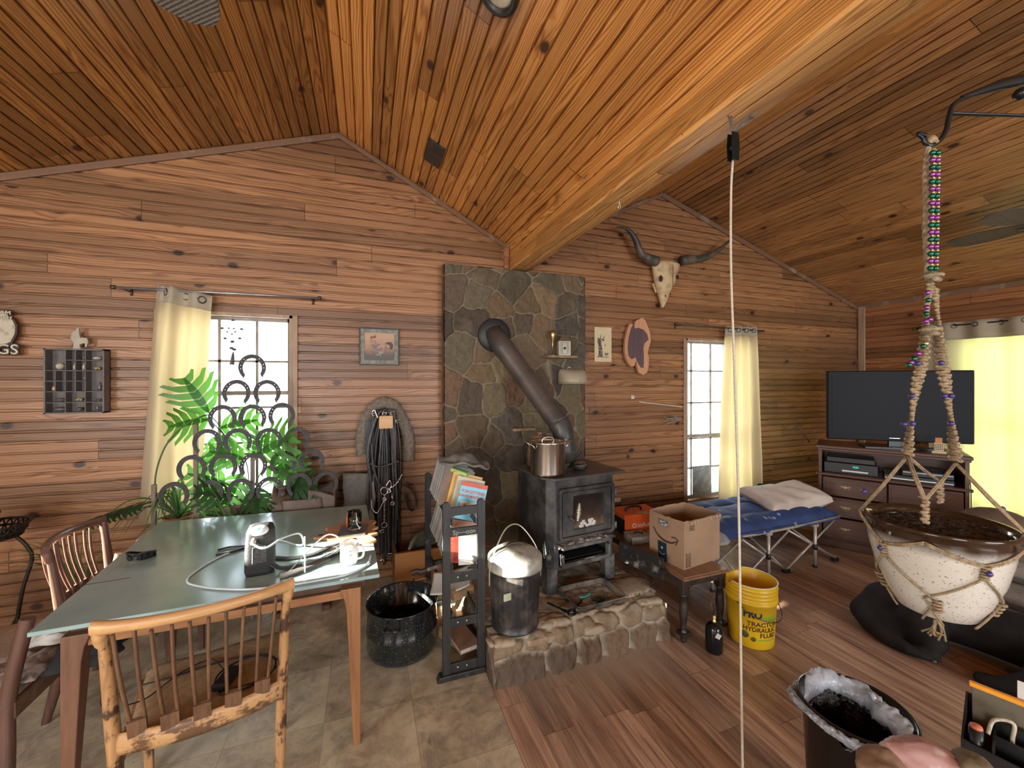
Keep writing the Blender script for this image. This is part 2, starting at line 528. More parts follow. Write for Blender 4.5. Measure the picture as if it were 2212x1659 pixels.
def board_wall(name, m, umin, umax, ztop, holes, toworld, thick=0.14, pitch=0.068):
    """toworld(u, depth, z): depth grows away from the room"""
    mb = MB()
    z = 0.0
    zs = []
    cuts = sorted({h[2] for h in holes} | {h[3] for h in holes})
    while z < ztop - 1e-6:
        z1 = min(z + pitch, ztop)
        a = z
        for c in cuts:
            if a + 1e-4 < c < z1 - 1e-4:
                zs.append((a, c)); a = c
        zs.append((a, z1)); z = z1
    for a, b in zs:
        segs = [(umin, umax)]
        for (h0, h1, hz0, hz1) in holes:
            if b > hz0 + 1e-5 and a < hz1 - 1e-5:
                ns = []
                for s0, s1 in segs:
                    if h0 > s0: ns.append((s0, min(h0, s1)))
                    if h1 < s1: ns.append((max(h1, s0), s1))
                segs = [q for q in ns if q[1] - q[0] > 1e-4]
        base = math.floor(a / pitch + 1e-4) * pitch
        full = wall_profile(base, base + pitch)
        pr = [p for p in full if a - 1e-6 <= p[0] <= b + 1e-6]
        if pr[0][0] > a + 1e-6: pr = [(a, 0.0)] + pr
        if pr[-1][0] < b - 1e-6: pr = pr + [(b, 0.0)]
        for s0, s1 in segs:
            n = len(pr)
            vs = [toworld(s0, d, zz) for zz, d in pr] + [toworld(s0, thick, b), toworld(s0, thick, a)]
            vs += [toworld(s1, d, zz) for zz, d in pr] + [toworld(s1, thick, b), toworld(s1, thick, a)]
            k = n + 2
            fs = [[i, i + 1, i + 1 + k, i + k] for i in range(k - 1)] + [[k - 1, 0, k, 2 * k - 1]]
            fs += [list(range(k))[::-1], list(range(k, 2 * k))]
            mb.add(vs, fs)
    return structure(mb.obj(name, m))


W1 = (-1.345, -0.532, 0.70, 2.115)
W2 = (3.262, 4.20, 0.29, 2.08)
W3 = (0.55, 2.45, 0.25, 2.12)        # on the right wall, behind the wide curtain
board_wall('wall_north', pine_wall, XL - 0.1, XR + 0.1, 3.95, [W1, W2], lambda u, d, z: (u, WY + d, z))
board_wall('wall_east', pine_side, YB, WY, 2.9, [W3], lambda u, d, z: (XR + d, u, z))
# unseen west wall openings, shaped to drop the low sun in patches
W4 = [(1.85, 2.26, 1.84, 2.12), (2.42, 2.86, 1.28, 1.58)]
board_wall('wall_west', pine_side, YB, WY, 2.7, W4, lambda u, d, z: (XL - d, u, z))
board_wall('wall_south', pine_wall, XL - 0.1, XR + 0.1, 3.95, [], lambda u, d, z: (u, YB - d, z))


def slope(name, m, x0, z0, x1, z1, n_pitch, y0=YB, y1=WY + 0.14, from_left=True):
    L = math.hypot(x1 - x0, z1 - z0)
    ex, ez = (x1 - x0) / L, (z1 - z0) / L
    nx, nzz = -ez, ex                      # upwards normal
    if nzz < 0: nx, nzz = -nx, -nzz
    pr = []
    s = 0.0
    k = 0
    while s < L - 1e-6:
        e = min(s + n_pitch, L)
        pr += [(s + q, d) for q, d in ((0, .016), (.0044, .016), (.0046, .0034), (.0082, 0.0))] + [(e - q, d) for q, d in ((.0082, 0.0), (.0046, .0034), (.0044, .016), (.00001, .016))]
        s = e
    pts = [(x0 + ex * q + nx * d, z0 + ez * q + nzz * d) for q, d in pr]
    pts += [(x1 + nx * 0.12, z1 + nzz * 0.12), (x0 + nx * 0.12, z0 + nzz * 0.12)]
    vs = [(p[0], y0, p[1]) for p in pts] + [(p[0], y1, p[1]) for p in pts]
    k = len(pts)
    fs = [[i, (i + 1) % k, (i + 1) % k + k, i + k] for i in range(k)] + [list(range(k)), list(range(k, 2 * k))[::-1]]
    mb = MB(); mb.add(vs, fs)
    return structure(mb.obj(name, m))


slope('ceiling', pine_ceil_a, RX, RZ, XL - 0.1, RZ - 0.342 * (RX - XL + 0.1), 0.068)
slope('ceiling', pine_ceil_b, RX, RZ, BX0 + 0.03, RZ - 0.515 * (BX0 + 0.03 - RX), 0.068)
slope('ceiling', pine_ceil_b, R2X, R2Z, BX1 - 0.03, R2Z - 0.49 * (R2X - BX1 + 0.03), 0.068)
pine_ceil_c = board_mat('pine_ceiling_east_boards', 'Y', 'X', 0.136, SLA, dark=(0.14, 0.055, 0.02), mid=(0.31, 0.14, 0.052), light=(0.45, 0.23, 0.09), length=3.1, off=R2X * SLA, rough=0.33)  # same pine mixed darker and duller, shade put into its colours
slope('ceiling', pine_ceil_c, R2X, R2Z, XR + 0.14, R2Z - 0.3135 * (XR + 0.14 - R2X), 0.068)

mb = MB()
for rx_, rz_ in ((RX, RZ), (R2X, R2Z)): mb.box(rx_ - 0.25, rx_ + 0.25, YB, WY + 0.14, rz_ + 0.012, rz_ + 0.2)
structure(mb.obj('ceiling', pine_ceil_a))

# boxed beam along the valley between the two gables
mb = MB()
mb.cur = 0
for (z0, z1, x) in ((BZ, 2.715, BX0), (2.722, 2.80, BX0 + 0.006), (2.806, 2.95, BX0 + 0.002)):
    mb.box(x, x + 0.06, YB, WY, z0, z1, bev=0.004)
mb.box(BX1 - 0.03, BX1, YB, WY, BZ + 0.012, 2.95, bev=0.004)
mb.box(BX0 + 0.05, BX1 - 0.02, YB, WY, BZ + 0.02, 2.95)
mb.cur = 1
mb.box(BX0 + 0.004, BX0 + 0.092, YB, WY, BZ - 0.012, BZ + 0.02, bev=0.004)
mb.box(BX0 + 0.098, BX1 - 0.045, YB, WY, BZ - 0.012, BZ + 0.02, bev=0.004)
mb.box(BX1 - 0.04, BX1 + 0.012, YB, WY, BZ + 0.002, BZ + 0.02, bev=0.003)
structure(mb.obj('ceiling_beam', [pine_beam, pine_beam_b]))

# trim boards along the top of the wall and in the corner
dusty = mat('worn_grey_trim', (0.20, 0.11, 0.065), 0.5, c2=(0.42, 0.35, 0.27), scale=5, thr=(0.56, 0.8), var=0.2)
def trim_bar(name, p0, p1, w=0.045, t=0.018):
    mb = MB(); mb.bar(p0, p1, t, w, up=(0, 0, 1))
    return structure(mb.obj(name, dusty, bevel=0.003))
def ztA(x): return RZ - 0.342 * (RX - x)
trim_bar('trim_1', (XL, WY - 0.01, ztA(XL) - 0.028), (RX + 0.005, WY - 0.01, RZ - 0.028))
trim_bar('trim_2', (RX - 0.005, WY - 0.012, RZ - 0.030), (BX0 - 0.03, WY - 0.012, RZ - 0.515 * (BX0 - 0.03 - RX) - 0.030), 0.034)
trim_bar('trim_3', (BX1 + 0.02, WY - 0.012, R2Z - 0.49 * (R2X - BX1 - 0.02) - 0.03), (R2X, WY - 0.012, R2Z - 0.03), 0.034)
trim_bar('trim_4', (R2X, WY - 0.010, R2Z - 0.036), (XR, WY - 0.010, EAVE - 0.036), 0.05)
mb = MB(); mb.box(BX0 - 0.052, BX0 - 0.006, WY - 0.02, WY, BZ - 0.0, 2.86, bev=0.003)
structure(mb.obj('trim_5', trim_m))
mb = MB(); mb.box(XR - 0.02, XR, WY - 0.105, WY - 0.03, 0.0, 2.59, bev=0.004)
structure(mb.obj('trim_6', jamb_m))
mb = MB(); mb.bar((XR - 0.008, YB, EAVE - 0.03), (XR - 0.008, WY, EAVE - 0.03), 0.016, 0.05)
structure(mb.obj('trim_7', dusty))

# floors
def floor_material():
    N = NT('laminate_planks')
    x, y, z = N.sep(N.coord())[:3]
    W = 0.152
    vi = N.math('FLOOR', N.math('DIVIDE', x, W)); vf = N.math('SUBTRACT', N.math('DIVIDE', x, W), vi)
    r1 = N.white(N.comb(vi, 2.0, 1.0))
    uu = N.math('ADD', N.math('DIVIDE', y, 1.22), N.math('MULTIPLY', r1, 5.1)); ui = N.math('FLOOR', uu); uf = N.math('SUBTRACT', uu, ui)
    r2 = N.white(N.comb(vi, ui, 4.0))
    g1 = N.noise(N.comb(N.math('MULTIPLY', x, 22), N.math('MULTIPLY_ADD', r2, 37.0, N.math('MULTIPLY', y, 1.1)), vi), 1.0, 5, 0.65, 1.2)
    g2 = N.noise(N.comb(N.math('MULTIPLY', x, 120), N.math('MULTIPLY', y, 4.0), 0.0), 1.0, 3, 0.6)
    g = N.math('ADD', N.math('MULTIPLY', g1, 0.72), N.math('MULTIPLY', g2, 0.28))
    col = N.ramp(g, [(0.30, (0.095, 0.055, 0.042)), (0.44, (0.29, 0.168, 0.115)), (0.56, (0.47, 0.305, 0.21)), (0.70, (0.63, 0.45, 0.33))])
    t = N.math('MULTIPLY_ADD', r2, 0.5, 0.72)
    cc = N.n('ShaderNodeCombineColor')
    for i in range(3): N.l(t, cc.inputs[i])
    col = N.mix(1.0, col, cc.outputs[0], 'MULTIPLY')
    edge = N.math('MAXIMUM', N.math('LESS_THAN', vf, 0.012), N.math('LESS_THAN', uf, 0.002))
    col = N.mix(N.math('MULTIPLY', edge, 0.75), col, (0.03, 0.014, 0.01))
    # ash and dust trodden out from the hearth
    d = N.noise(N.coord(), 2.2, 5, 0.7)
    dd = N.math('SUBTRACT', 1.0, N.math('MULTIPLY', N.math('ABSOLUTE', N.math('SUBTRACT', y, 1.97)), 3.2), clamp=True)
    dx = N.math('SUBTRACT', 1.0, N.math('ABSOLUTE', N.math('SUBTRACT', N.math('MULTIPLY', x, 1.25), 1.55)), clamp=True)
    ash = N.math('MULTIPLY', N.math('MULTIPLY', dd, dx), N.math('MULTIPLY_ADD', d, 1.6, 0.1), clamp=True)
    col = N.mix(ash, col, (0.40, 0.34, 0.27))
    N.base(col)
    N.set(Roughness=N.math('MULTIPLY_ADD', d, 0.30, 0.17), Coat_Weight=0.35, Coat_Roughness=0.22)
    N.bump(N.math('SUBTRACT', g2, edge), 0.08, 0.002)
    return N.m
mb = MB(); mb.box(0.62, XR + 0.1, YB, WY + 0.1, -0.06, 0.0)
structure(mb.obj('floor', floor_material()))
def vinyl_material():
    N = NT('stone_look_vinyl')
    co = N.coord(); x, y, z = N.sep(co)[:3]
    a = N.noise(co, 3.0, 7, 0.68, 0.6); b = N.noise(co, 11, 6, 0.7, 0.9)
    sx = N.math('DIVIDE', N.math('ADD', x, 0.19), 0.405); sy = N.math('DIVIDE', N.math('SUBTRACT', y, 0.46), 0.405)
    ix = N.math('FLOOR', sx); iy = N.math('FLOOR', sy); r = N.white(N.comb(ix, iy, 1.0))
    f = N.math('ADD', N.math('MULTIPLY', a, 0.55), N.math('MULTIPLY', b, 0.45))
    f = N.math('ADD', f, N.math('MULTIPLY_ADD', r, 0.10, -0.05))
    col = N.ramp(f, [(0.33, (0.24, 0.205, 0.165)), (0.45, (0.42, 0.36, 0.265)), (0.55, (0.60, 0.53, 0.38)), (0.68, (0.72, 0.66, 0.49))])
    fx = N.math('SUBTRACT', sx, ix); fy = N.math('SUBTRACT', sy, iy)
    e = N.math('MAXIMUM', N.math('LESS_THAN', fx, 0.008), N.math('LESS_THAN', fy, 0.008))
    col = N.mix(N.math('MULTIPLY', e, 0.45), col, (0.16, 0.14, 0.11))
    sp = N.noise(co, 60, 3, 0.7)
    col = N.mix(N.ramp(sp, [(0.66, 0.0), (0.7, 0.5)]), col, (0.12, 0.09, 0.06))
    N.base(col); N.set(Roughness=N.math('MULTIPLY_ADD', b, 0.35, 0.26))
    N.bump(N.math('SUBTRACT', b, e), 0.12, 0.003)
    return N.m
mb = MB(); mb.box(XL - 0.1, 0.622, YB, WY + 0.1, -0.06, 0.002)
structure(mb.obj('floor', vinyl_material()))

# ground outside
snowy = mat('pale_ground_outside', (0.62, 0.62, 0.58), 0.9, scale=0.6)
mb = MB(); mb.box(-14, 18, -14, 22, -0.62, -0.5)
structure(mb.obj('ground', snowy))

# windows
glass_m = None
def glass_material(name, tint=(1, 1, 1), rough=0.0, alpha=0.10):
    N = NT(name)
    tr = N.n('ShaderNodeBsdfTransparent'); tr.inputs[0].default_value = (*tint, 1)
    gl = N.n('ShaderNodeBsdfGlossy'); gl.inputs['Roughness'].default_value = rough
    fr = N.n('ShaderNodeFresnel'); fr.inputs['IOR'].default_value = 1.35
    dirt = N.noise(N.coord(), 3, 4, 0.7)
    mx = N.n('ShaderNodeMixShader'); N.l(fr.outputs[0], mx.inputs[0]); N.l(tr.outputs[0], mx.inputs[1]); N.l(gl.outputs[0], mx.inputs[2])
    df = N.n('ShaderNodeBsdfTranslucent'); df.inputs[0].default_value = (0.9, 0.93, 0.95, 1)
    m2 = N.n('ShaderNodeMixShader'); N.l(N.math('MULTIPLY', dirt, alpha), m2.inputs[0]); N.l(mx.outputs[0], m2.inputs[1]); N.l(df.outputs[0], m2.inputs[2])
    N.l(m2.outputs[0], N.out.inputs['Surface'])
    return N.m
glass_m = glass_material('window_glass')
frost_m = mat('clouded_grey_pane', (0.20, 0.23, 0.24), 0.35, c2=(0.33, 0.36, 0.36), scale=14)
sash_m = mat('painted_sash_bars', (0.33, 0.29, 0.24), 0.6, var=0.3)
def window(name, x0, x1, z0, z1, xs, zs, heavy, casing=0.036, y=WY, sill=True):
    t = bpy.data.objects.new(name, None); COL.objects.link(t); t['kind'] = 'structure'
    t.location = ((x0 + x1) / 2, y, z0)
    ox, oz = t.location.x, t.location.z
    mb = MB()       # jamb box
    D = 0.155
    a, b, c, d = x0 - ox, x1 - ox, z0 - oz, z1 - oz
    mb.box(a - 0.002, a + 0.022, -0.006, D, c, d); mb.box(b - 0.022, b + 0.002, -0.006, D, c, d)
    mb.box(a, b, -0.006, D, d - 0.022, d + 0.002); mb.box(a, b, -0.006, D, c - 0.002, c + 0.022)
    structure(mb.obj('window_jamb', jamb_m, t))
    mb = MB()       # casing on the wall
    w = casing
    mb.box(a - w, a, -0.014, 0.0, c - (0 if sill else w), d, bev=0.003); mb.box(b, b + w, -0.014, 0.0, c - (0 if sill else w), d, bev=0.003)
    structure(mb.obj('window_casing', jamb_m, t))
    if sill:
        mb = MB(); mb.box(a - w - 0.02, b + w + 0.02, -0.045, 0.01, c - 0.028, c + 0.002, bev=0.006)
        structure(mb.obj('window_sill', jamb_m, t))
    mb = MB()
    for xx in xs: mb.box(xx - ox - 0.009, xx - ox + 0.009, 0.075, 0.10, c, d)
    for i, zz in enumerate(zs):
        h = 0.016 if i in heavy else 0.008
        mb.box(a, b, 0.075 - (0.01 if i in heavy else 0), 0.10, zz - oz - h, zz - oz + h)
    mb.box(a + 0.02, a + 0.045, 0.07, 0.105, c, d); mb.box(b - 0.045, b - 0.02, 0.07, 0.105, c, d)
    mb.box(a, b, 0.07, 0.105, d - 0.045, d - 0.02); mb.box(a, b, 0.07, 0.105, c + 0.02, c + 0.05)
    structure(mb.obj('window_sash', sash_m, t))
    mb = MB(); mb.box(a + 0.02, b - 0.02, 0.086, 0.089, c + 0.02, d - 0.02)
    structure(mb.obj('window_pane', glass_m, t))
    return t
w1 = window('window_1', *W1, [-1.265, -1.025, -0.785], [1.765, 1.525, 1.415, 1.15, 1.065], (1,))
w2 = window('window_2', *W2, [3.415, 3.695, 3.96], [1.727, 1.37, 1.0, 0.97, 0.64], (2,))
mb = MB(); mb.box(3.425 - 3.731, 3.686 - 3.731, 0.068, 0.074, 0.03, 0.66 - 0.29)
structure(mb.obj('window_clouded_pane', frost_m, w2, label='clouded grey lower pane'))
w3 = bpy.data.objects.new('window_3', None); COL.objects.link(w3); w3['kind'] = 'structure'; w3.location = (XR, 1.5, 0.25)
mb = MB()
for yy in (-0.95, -0.32, 0.32, 0.95): mb.box(0.06, 0.10, yy - 0.02, yy + 0.02, 0, 1.87)
for zz in (0.0, 0.93, 1.85): mb.box(0.055, 0.10, -0.95, 0.95, zz, zz + 0.04)
structure(mb.obj('window_sash', sash_m, w3))
mb = MB(); mb.box(0.076, 0.079, -0.95, 0.95, 0, 1.87)
structure(mb.obj('window_pane', glass_m, w3))
# ================================================================ stonework
def attr_stone_mat(name, rough=0.85, bumpk=0.5):
    N = NT(name)
    a = N.n('ShaderNodeAttribute', attribute_name='stone')
    co = N.coord()
    n1 = N.noise(co, 26, 7, 0.72, 0.4); n2 = N.noise(co, 6, 4, 0.6)
    k = N.math('MULTIPLY_ADD', n1, 1.15, 0.42)
    cc = N.n('ShaderNodeCombineColor')
    for i in range(3): N.l(k, cc.inputs[i])
    col = N.mix(1.0, a.outputs['Color'], cc.outputs[0], 'MULTIPLY')
    col = N.mix(N.ramp(n2, [(0.55, 0.0), (0.75, 0.35)]), col, (0.22, 0.19, 0.12))
    N.base(col); N.set(Roughness=rough); N.bump(n1, bumpk, 0.012)
    return N.m
stone_m = attr_stone_mat('rough_field_stone')


def stone_patch(mb_list, nu, nv, ulen, vlen, seeds, cols, heights, toworld, mortar, edge=0.025, rough=0.006, seed=0.0, asp=(1.0, 1.0), dust=None):
    """returns (verts, faces, colours) of a voronoi stone relief"""
    U, V = np.meshgrid(np.linspace(0, ulen, nu + 1), np.linspace(0, vlen, nv + 1))
    wob = np.empty_like(U); wob2 = np.empty_like(U); fine = np.empty_like(U)
    for j in range(nv + 1):
        for i in range(nu + 1):
            u, v = U[j, i], V[j, i]
            wob[j, i] = mnoise.noise(Vector((u * 7, v * 7, seed))) * 0.030 + mnoise.noise(Vector((u * 24, v * 24, seed))) * 0.010
            wob2[j, i] = mnoise.noise(Vector((u * 7, v * 7, seed + 9))) * 0.030 + mnoise.noise(Vector((u * 24, v * 24, seed + 9))) * 0.010
            fine[j, i] = mnoise.noise(Vector((u * 16, v * 16, seed + 3))) + 0.5 * mnoise.noise(Vector((u * 40, v * 40, seed + 5)))
    P = np.stack([(U + wob) * asp[0], (V + wob2) * asp[1]], -1)
    S = np.array(seeds) * np.array(asp)
    D = np.sqrt(((P[:, :, None, :] - S[None, None]) ** 2).sum(-1))
    idx = np.argsort(D, axis=2)[:, :, :2]
    d1 = np.take_along_axis(D, idx[:, :, :1], 2)[..., 0]; d2 = np.take_along_axis(D, idx[:, :, 1:2], 2)[..., 0]
    e = np.clip((d2 - d1) / edge, 0, 1); e = e * e * (3 - 2 * e)
    Hh = np.array(heights)[idx[:, :, 0]]
    hgt = e * (Hh + fine * rough) + (1 - e) * fine * 0.0015
    C = np.array(cols)[idx[:, :, 0]]
    mt = np.array(mortar)
    em = np.clip((d2 - d1) / (edge * 0.6), 0, 1)[..., None]
    col = C * em + mt * (1 - em)
    vs = []; cs = []
    for j in range(nv + 1):
        for i in range(nu + 1):
            vs.append(toworld(U[j, i], V[j, i], hgt[j, i])); 
            c = col[j, i]
            if dust is not None: 
                k = dust(U[j, i], V[j, i], hgt[j, i]); c = c * (1 - k) + np.array((0.42, 0.36, 0.27)) * k
            cs.append((c[0], c[1], c[2], 1))
    w = nu + 1
    fs = [[j * w + i, j * w + i + 1, (j + 1) * w + i + 1, (j + 1) * w + i] for j in range(nv) for i in range(nu)]
    mb_list.append((vs, fs, cs))


def stone_obj(name, patches, m, parent=None, loc=None):
    vs = []; fs = []; cs = []
    for a, b, c in patches:
        o = len(vs); vs += a; cs += c; fs += [[q + o for q in f] for f in b]
    me = bpy.data.meshes.new(name); me.from_pydata(vs, [], fs)
    ca = me.color_attributes.new('stone', 'FLOAT_COLOR', 'POINT')
    ca.data.foreach_set('color', np.array(cs, dtype=np.float32).ravel())
    me.polygons.foreach_set('use_smooth', [True] * len(fs))
    me.materials.append(m); me.update()
    o = bpy.data.objects.new(name, me); COL.objects.link(o)
    if parent: o.parent = parent
    if loc: o.location = loc
    return o


def jitter_seeds(ul, vl, su, sv, r, jit=0.36):
    out = []
    nv = max(1, round(vl / sv))
    for j in range(-1, nv + 1):
        nu = max(1, round(ul / (su * r.uniform(0.8, 1.2))))
        ph = r.random()
        for i in range(-1, nu + 2):
            out.append(((i + ph + r.uniform(-jit, jit)) * ul / nu, (j + 0.5 + r.uniform(-jit, jit)) * vl / nv))
    return out


# chimney breast: dark irregular field stone set in mortar against the wall
CX0, CX1, CZ1, CY = 0.613, 1.948, 2.60, 3.355
chimney = thing('stone_chimney', 'flat dark brown fieldstone chimney panel rising from the hearth to the beam', 'chimney', ((CX0 + CX1) / 2, WY, 0.0))
rr = random.Random(11)
ul, vl = CX1 - CX0, CZ1 - 0.2
sd = jitter_seeds(ul, vl, 0.25, 0.21, rr, 0.47)
pal = [(0.085, 0.062, 0.042), (0.12, 0.085, 0.05), (0.10, 0.08, 0.05), (0.15, 0.10, 0.055), (0.07, 0.055, 0.042), (0.13, 0.075, 0.045), (0.16, 0.125, 0.07)]
cl = []
for _ in sd:
    k_ = rr.uniform(0.8, 1.35); c_ = rr.choice(pal); cl.append(tuple(q * k_ for q in c_))
ht = [rr.uniform(0.012, 0.03) for _ in sd]
pp = []
cx_, cy_ = (CX0 + CX1) / 2, WY
mortar_c = (0.27, 0.22, 0.14)
stone_patch(pp, 165, 290, ul, vl, sd, cl, ht, lambda u, v, h: (CX0 + u - cx_, CY - h - cy_, 0.2 + v), mortar_c, edge=0.022, rough=0.014)
for sx in (0, 1):
    stone_patch(pp, 8, 120, 0.10, vl, sd, cl, ht, (lambda u, v, h, sx=sx: ((CX0 - h * .3 if sx == 0 else CX1 + h * .3) - cx_, CY + u - cy_ - 0.01, 0.2 + v)), mortar_c)
stone_patch(pp, 60, 6, ul, 0.09, sd, cl, ht, lambda u, v, h: (CX0 + u - cx_, CY + v - cy_, CZ1 + h * .3), mortar_c)
stone_obj('stone_face', pp, stone_m, chimney)
# small projecting slabs
mb = MB()
def slab(mb, x0, x1, y0, y1, z0, z1, s=0.0):
    n = 10; top = []
    for i in range(n + 1):
        x = lerp(x0, x1, i / n); top.append((x, y0 + nz(x * 13, s) * 0.02))
    pts = top + [(x1, y1), (x0, y1)]
    mb.prism(pts, z1 - z0, Matrix.Translation((0, 0, z0)))
slab(mb, 1.20 - cx_, 1.42 - cx_, CY - 0.075 - cy_, CY + 0.02 - cy_, 1.175, 1.20, 3)
mb.obj('projecting_ledge', mat('tan_ledge_stone', (0.32, 0.24, 0.14), 0.8, c2=(0.2, 0.15, 0.09), scale=18), chimney, bevel=0.004)

# raised hearth
hearth = thing('stone_hearth', 'raised fieldstone hearth covered with pale ash dust under the wood stove', 'hearth', (1.22, 2.7, 0.0))
HX0, HY0, HZ = 0.634, 2.0, 0.215
def hx1(y): return 1.775 + 0.012 * nz(y * 4, 3) - 0.02 * max(0, 0.2 - abs(y - HY0))
rr = random.Random(5)
prof_h = 0.185
seeds = []; cols = []; hts = []
bigpal = [(0.115, 0.07, 0.04), (0.14, 0.088, 0.05), (0.09, 0.06, 0.042), (0.16, 0.10, 0.06)]
x = 0.10
for wdt in (0.36, 0.24, 0.07, 0.33, 0.2, 0.2):
    seeds.append((x + wdt / 2 - .08, 0.075)); cols.append(rr.choice(bigpal)); hts.append(0.035); x += wdt
x = 0.0
for wdt in (0.22, 0.16, 0.2, 0.15, 0.2, 0.2, 0.15):
    seeds.append((x + wdt / 2, 0.185 + rr.uniform(-.02, .02))); cols.append((0.19, 0.13, 0.075)); hts.append(0.022); x += wdt
x = 0.05
for wdt in (0.28, 0.2, 0.3, 0.25, 0.3):
    seeds.append((x + wdt / 2, 0.29 + rr.uniform(-.03, .03))); cols.append((0.34, 0.27, 0.18)); hts.append(0.016); x += wdt
for j in range(5):
    for i in range(4):
        seeds.append((0.15 + i * 0.33 + rr.uniform(-.1, .1), 0.5 + j * 0.27 + rr.uniform(-.08, .08))); cols.append((0.36, 0.29, 0.2)); hts.append(0.012)
VL = 0.215 + 1.36
def hearth_pt(u, v, h):
    # v: up the front, over a worn lip, then back along the top
    y_ = HY0 + max(0.0, v - 0.215)
    U1 = hx1(y_); X = HX0 + u / 1.3 * (U1 - HX0)
    # round the plan corner slightly
    if v < 0.15:
        return (X - 1.22, HY0 + 0.035 - h * 1.2 + 0.02 * (v / 0.15) - 2.7, v)
    if v < 0.28:
        a = (v - 0.15) / 0.13 * PI / 2; r = 0.065
        return (X - 1.22, HY0 + 0.055 - h * 1.1 * math.cos(a) + r * (1 - math.cos(a)) - 2.7, 0.15 + (r + h * .8) * math.sin(a))
    return (X - 1.22, HY0 + 0.12 + (v - 0.28) * (1.36 - 0.12) / (VL - 0.28) - 2.7, 0.215 + h * 0.5)
pp = []
def dustf(u, v, h):
    a = min(1, max(0, (v - 0.12) / 0.16)); return a * (0.80 - min(0.45, h * 16)) + 0.05
stone_patch(pp, 150, 170, 1.3, VL, seeds, cols, hts, hearth_pt, (0.42, 0.37, 0.28), edge=0.045, rough=0.013, seed=4, asp=(0.72, 1.45), dust=dustf)
stone_patch(pp, 90, 18, 1.4, 0.22, [(q[0], q[1]) for q in seeds[:13]] + [(1.3, .1)], cols[:13] + [(0.2, .14, .09)], hts[:13] + [.03],
            lambda u, v, h: (HX0 - h * 0.5 + 0.012 - 1.22, HY0 + 0.03 + u * 0.96 - 2.7, v), (0.30, 0.26, 0.19), edge=0.04)
stone_patch(pp, 90, 18, 1.4, 0.22, [(q[0], q[1]) for q in seeds[:13]] + [(1.3, .1)], cols[:13] + [(0.2, .14, .09)], hts[:13] + [.03],
            lambda u, v, h: (hx1(HY0 + u) + h * 0.5 - 0.012 - 1.22, HY0 + 0.03 + u * 0.96 - 2.7, v), (0.30, 0.26, 0.19), edge=0.04)
stone_obj('stone_bed', pp, attr_stone_mat('ash_dusted_stone', 0.9, 0.35), hearth)
# proud slab stones along the worn lip
mb = MB()
def lump(mb, c, s, seed, rz=0.0):
    T = Matrix.Translation(c) @ Matrix.Rotation(rz, 4, 'Z')
    def f(u, v):
        th = u * 2 * PI; ph = (v - 0.5) * PI
        d = Vector((math.cos(ph) * math.cos(th), math.cos(ph) * math.sin(th), math.sin(ph)))
        k = 1 + 0.22 * nz(d.x * 1.7 + seed, d.y * 1.7, d.z * 1.7) + 0.07 * nz(d.x * 5 + seed, d.y * 5, d.z * 5)
        q = Vector((math.copysign(abs(d.x) ** 0.7, d.x) * s[0], math.copysign(abs(d.y) ** 0.7, d.y) * s[1], math.copysign(abs(d.z) ** 0.8, d.z) * s[2])) * k
        return tuple(T @ q)
    mb.grid(f, 22, 12)
for i, (x, y, sx, sy, sz, z) in enumerate(((-0.52, -0.62, .085, .055, .022, .20), (-0.30, -0.645, .10, .03, .022, .17), (-0.22, -0.56, .12, .045, .022, .205), (0.03, -0.66, .075, .03, .026, .165),
                              (0.02, -0.50, .14, .05, .024, .215), (0.30, -0.53, .10, .05, .02, .205), (0.20, -0.44, .06, .06, .022, .222), (0.42, -0.42, .20, .12, .022, .222), (0.47, -0.60, .10, .04, .02, .19))):
    lump(mb, (x, y, z), (sx, sy, sz), i * 3.1, 0.1 * (i % 3 - 1))
mb.obj('lip_stones', mat('tan_hearth_slabs', (0.27, 0.19, 0.115), 0.85, c2=(0.40, 0.33, 0.24), scale=9, bump=0.5, thr=(0.42, 0.55)), hearth)

# ================================================================ wood stove
iron = mat('dusty_black_iron', (0.030, 0.031, 0.033), 0.42, 0.0, c2=(0.085, 0.083, 0.08), scale=7, bump=0.25, spec=0.5)
iron_gray = mat('ash_grey_iron', (0.055, 0.055, 0.055), 0.5, 0.0, c2=(0.20, 0.19, 0.175), scale=9, bump=0.3, thr=(0.45, 0.68))
iron_top = mat('scorched_stove_top', (0.10, 0.10, 0.105), 0.36, 0.4, c2=(0.22, 0.16, 0.12), scale=6, bump=0.25, thr=(0.5, 0.68))
ash_m = mat('wood_ash', (0.42, 0.39, 0.35), 0.95, c2=(0.15, 0.14, 0.13), scale=28, bump=0.8)
black_m = mat('soot_black', (0.008, 0.008, 0.008), 0.7)
nickel = mat('nickel_spring', (0.62, 0.58, 0.52), 0.25, 1.0, var=0.1)
stove = thing('wood_stove', 'black iron wood stove with glass door standing on the stone hearth', 'stove', (1.105, 2.345, 0.228), R_(6.0))
SW, SD, SH = 0.56, 0.44, 0.745
mb = MB()
def cham(x0, x1, y0, y1, c): return [(x0 + c, y0), (x1 - c, y0), (x1, y0 + c), (x1, y1), (x0, y1), (x0, y0 + c)]
mb.prism(cham(0, SW, 0, SD, 0.045), SH - 0.29, Matrix.Translation((0, 0, 0.29)))
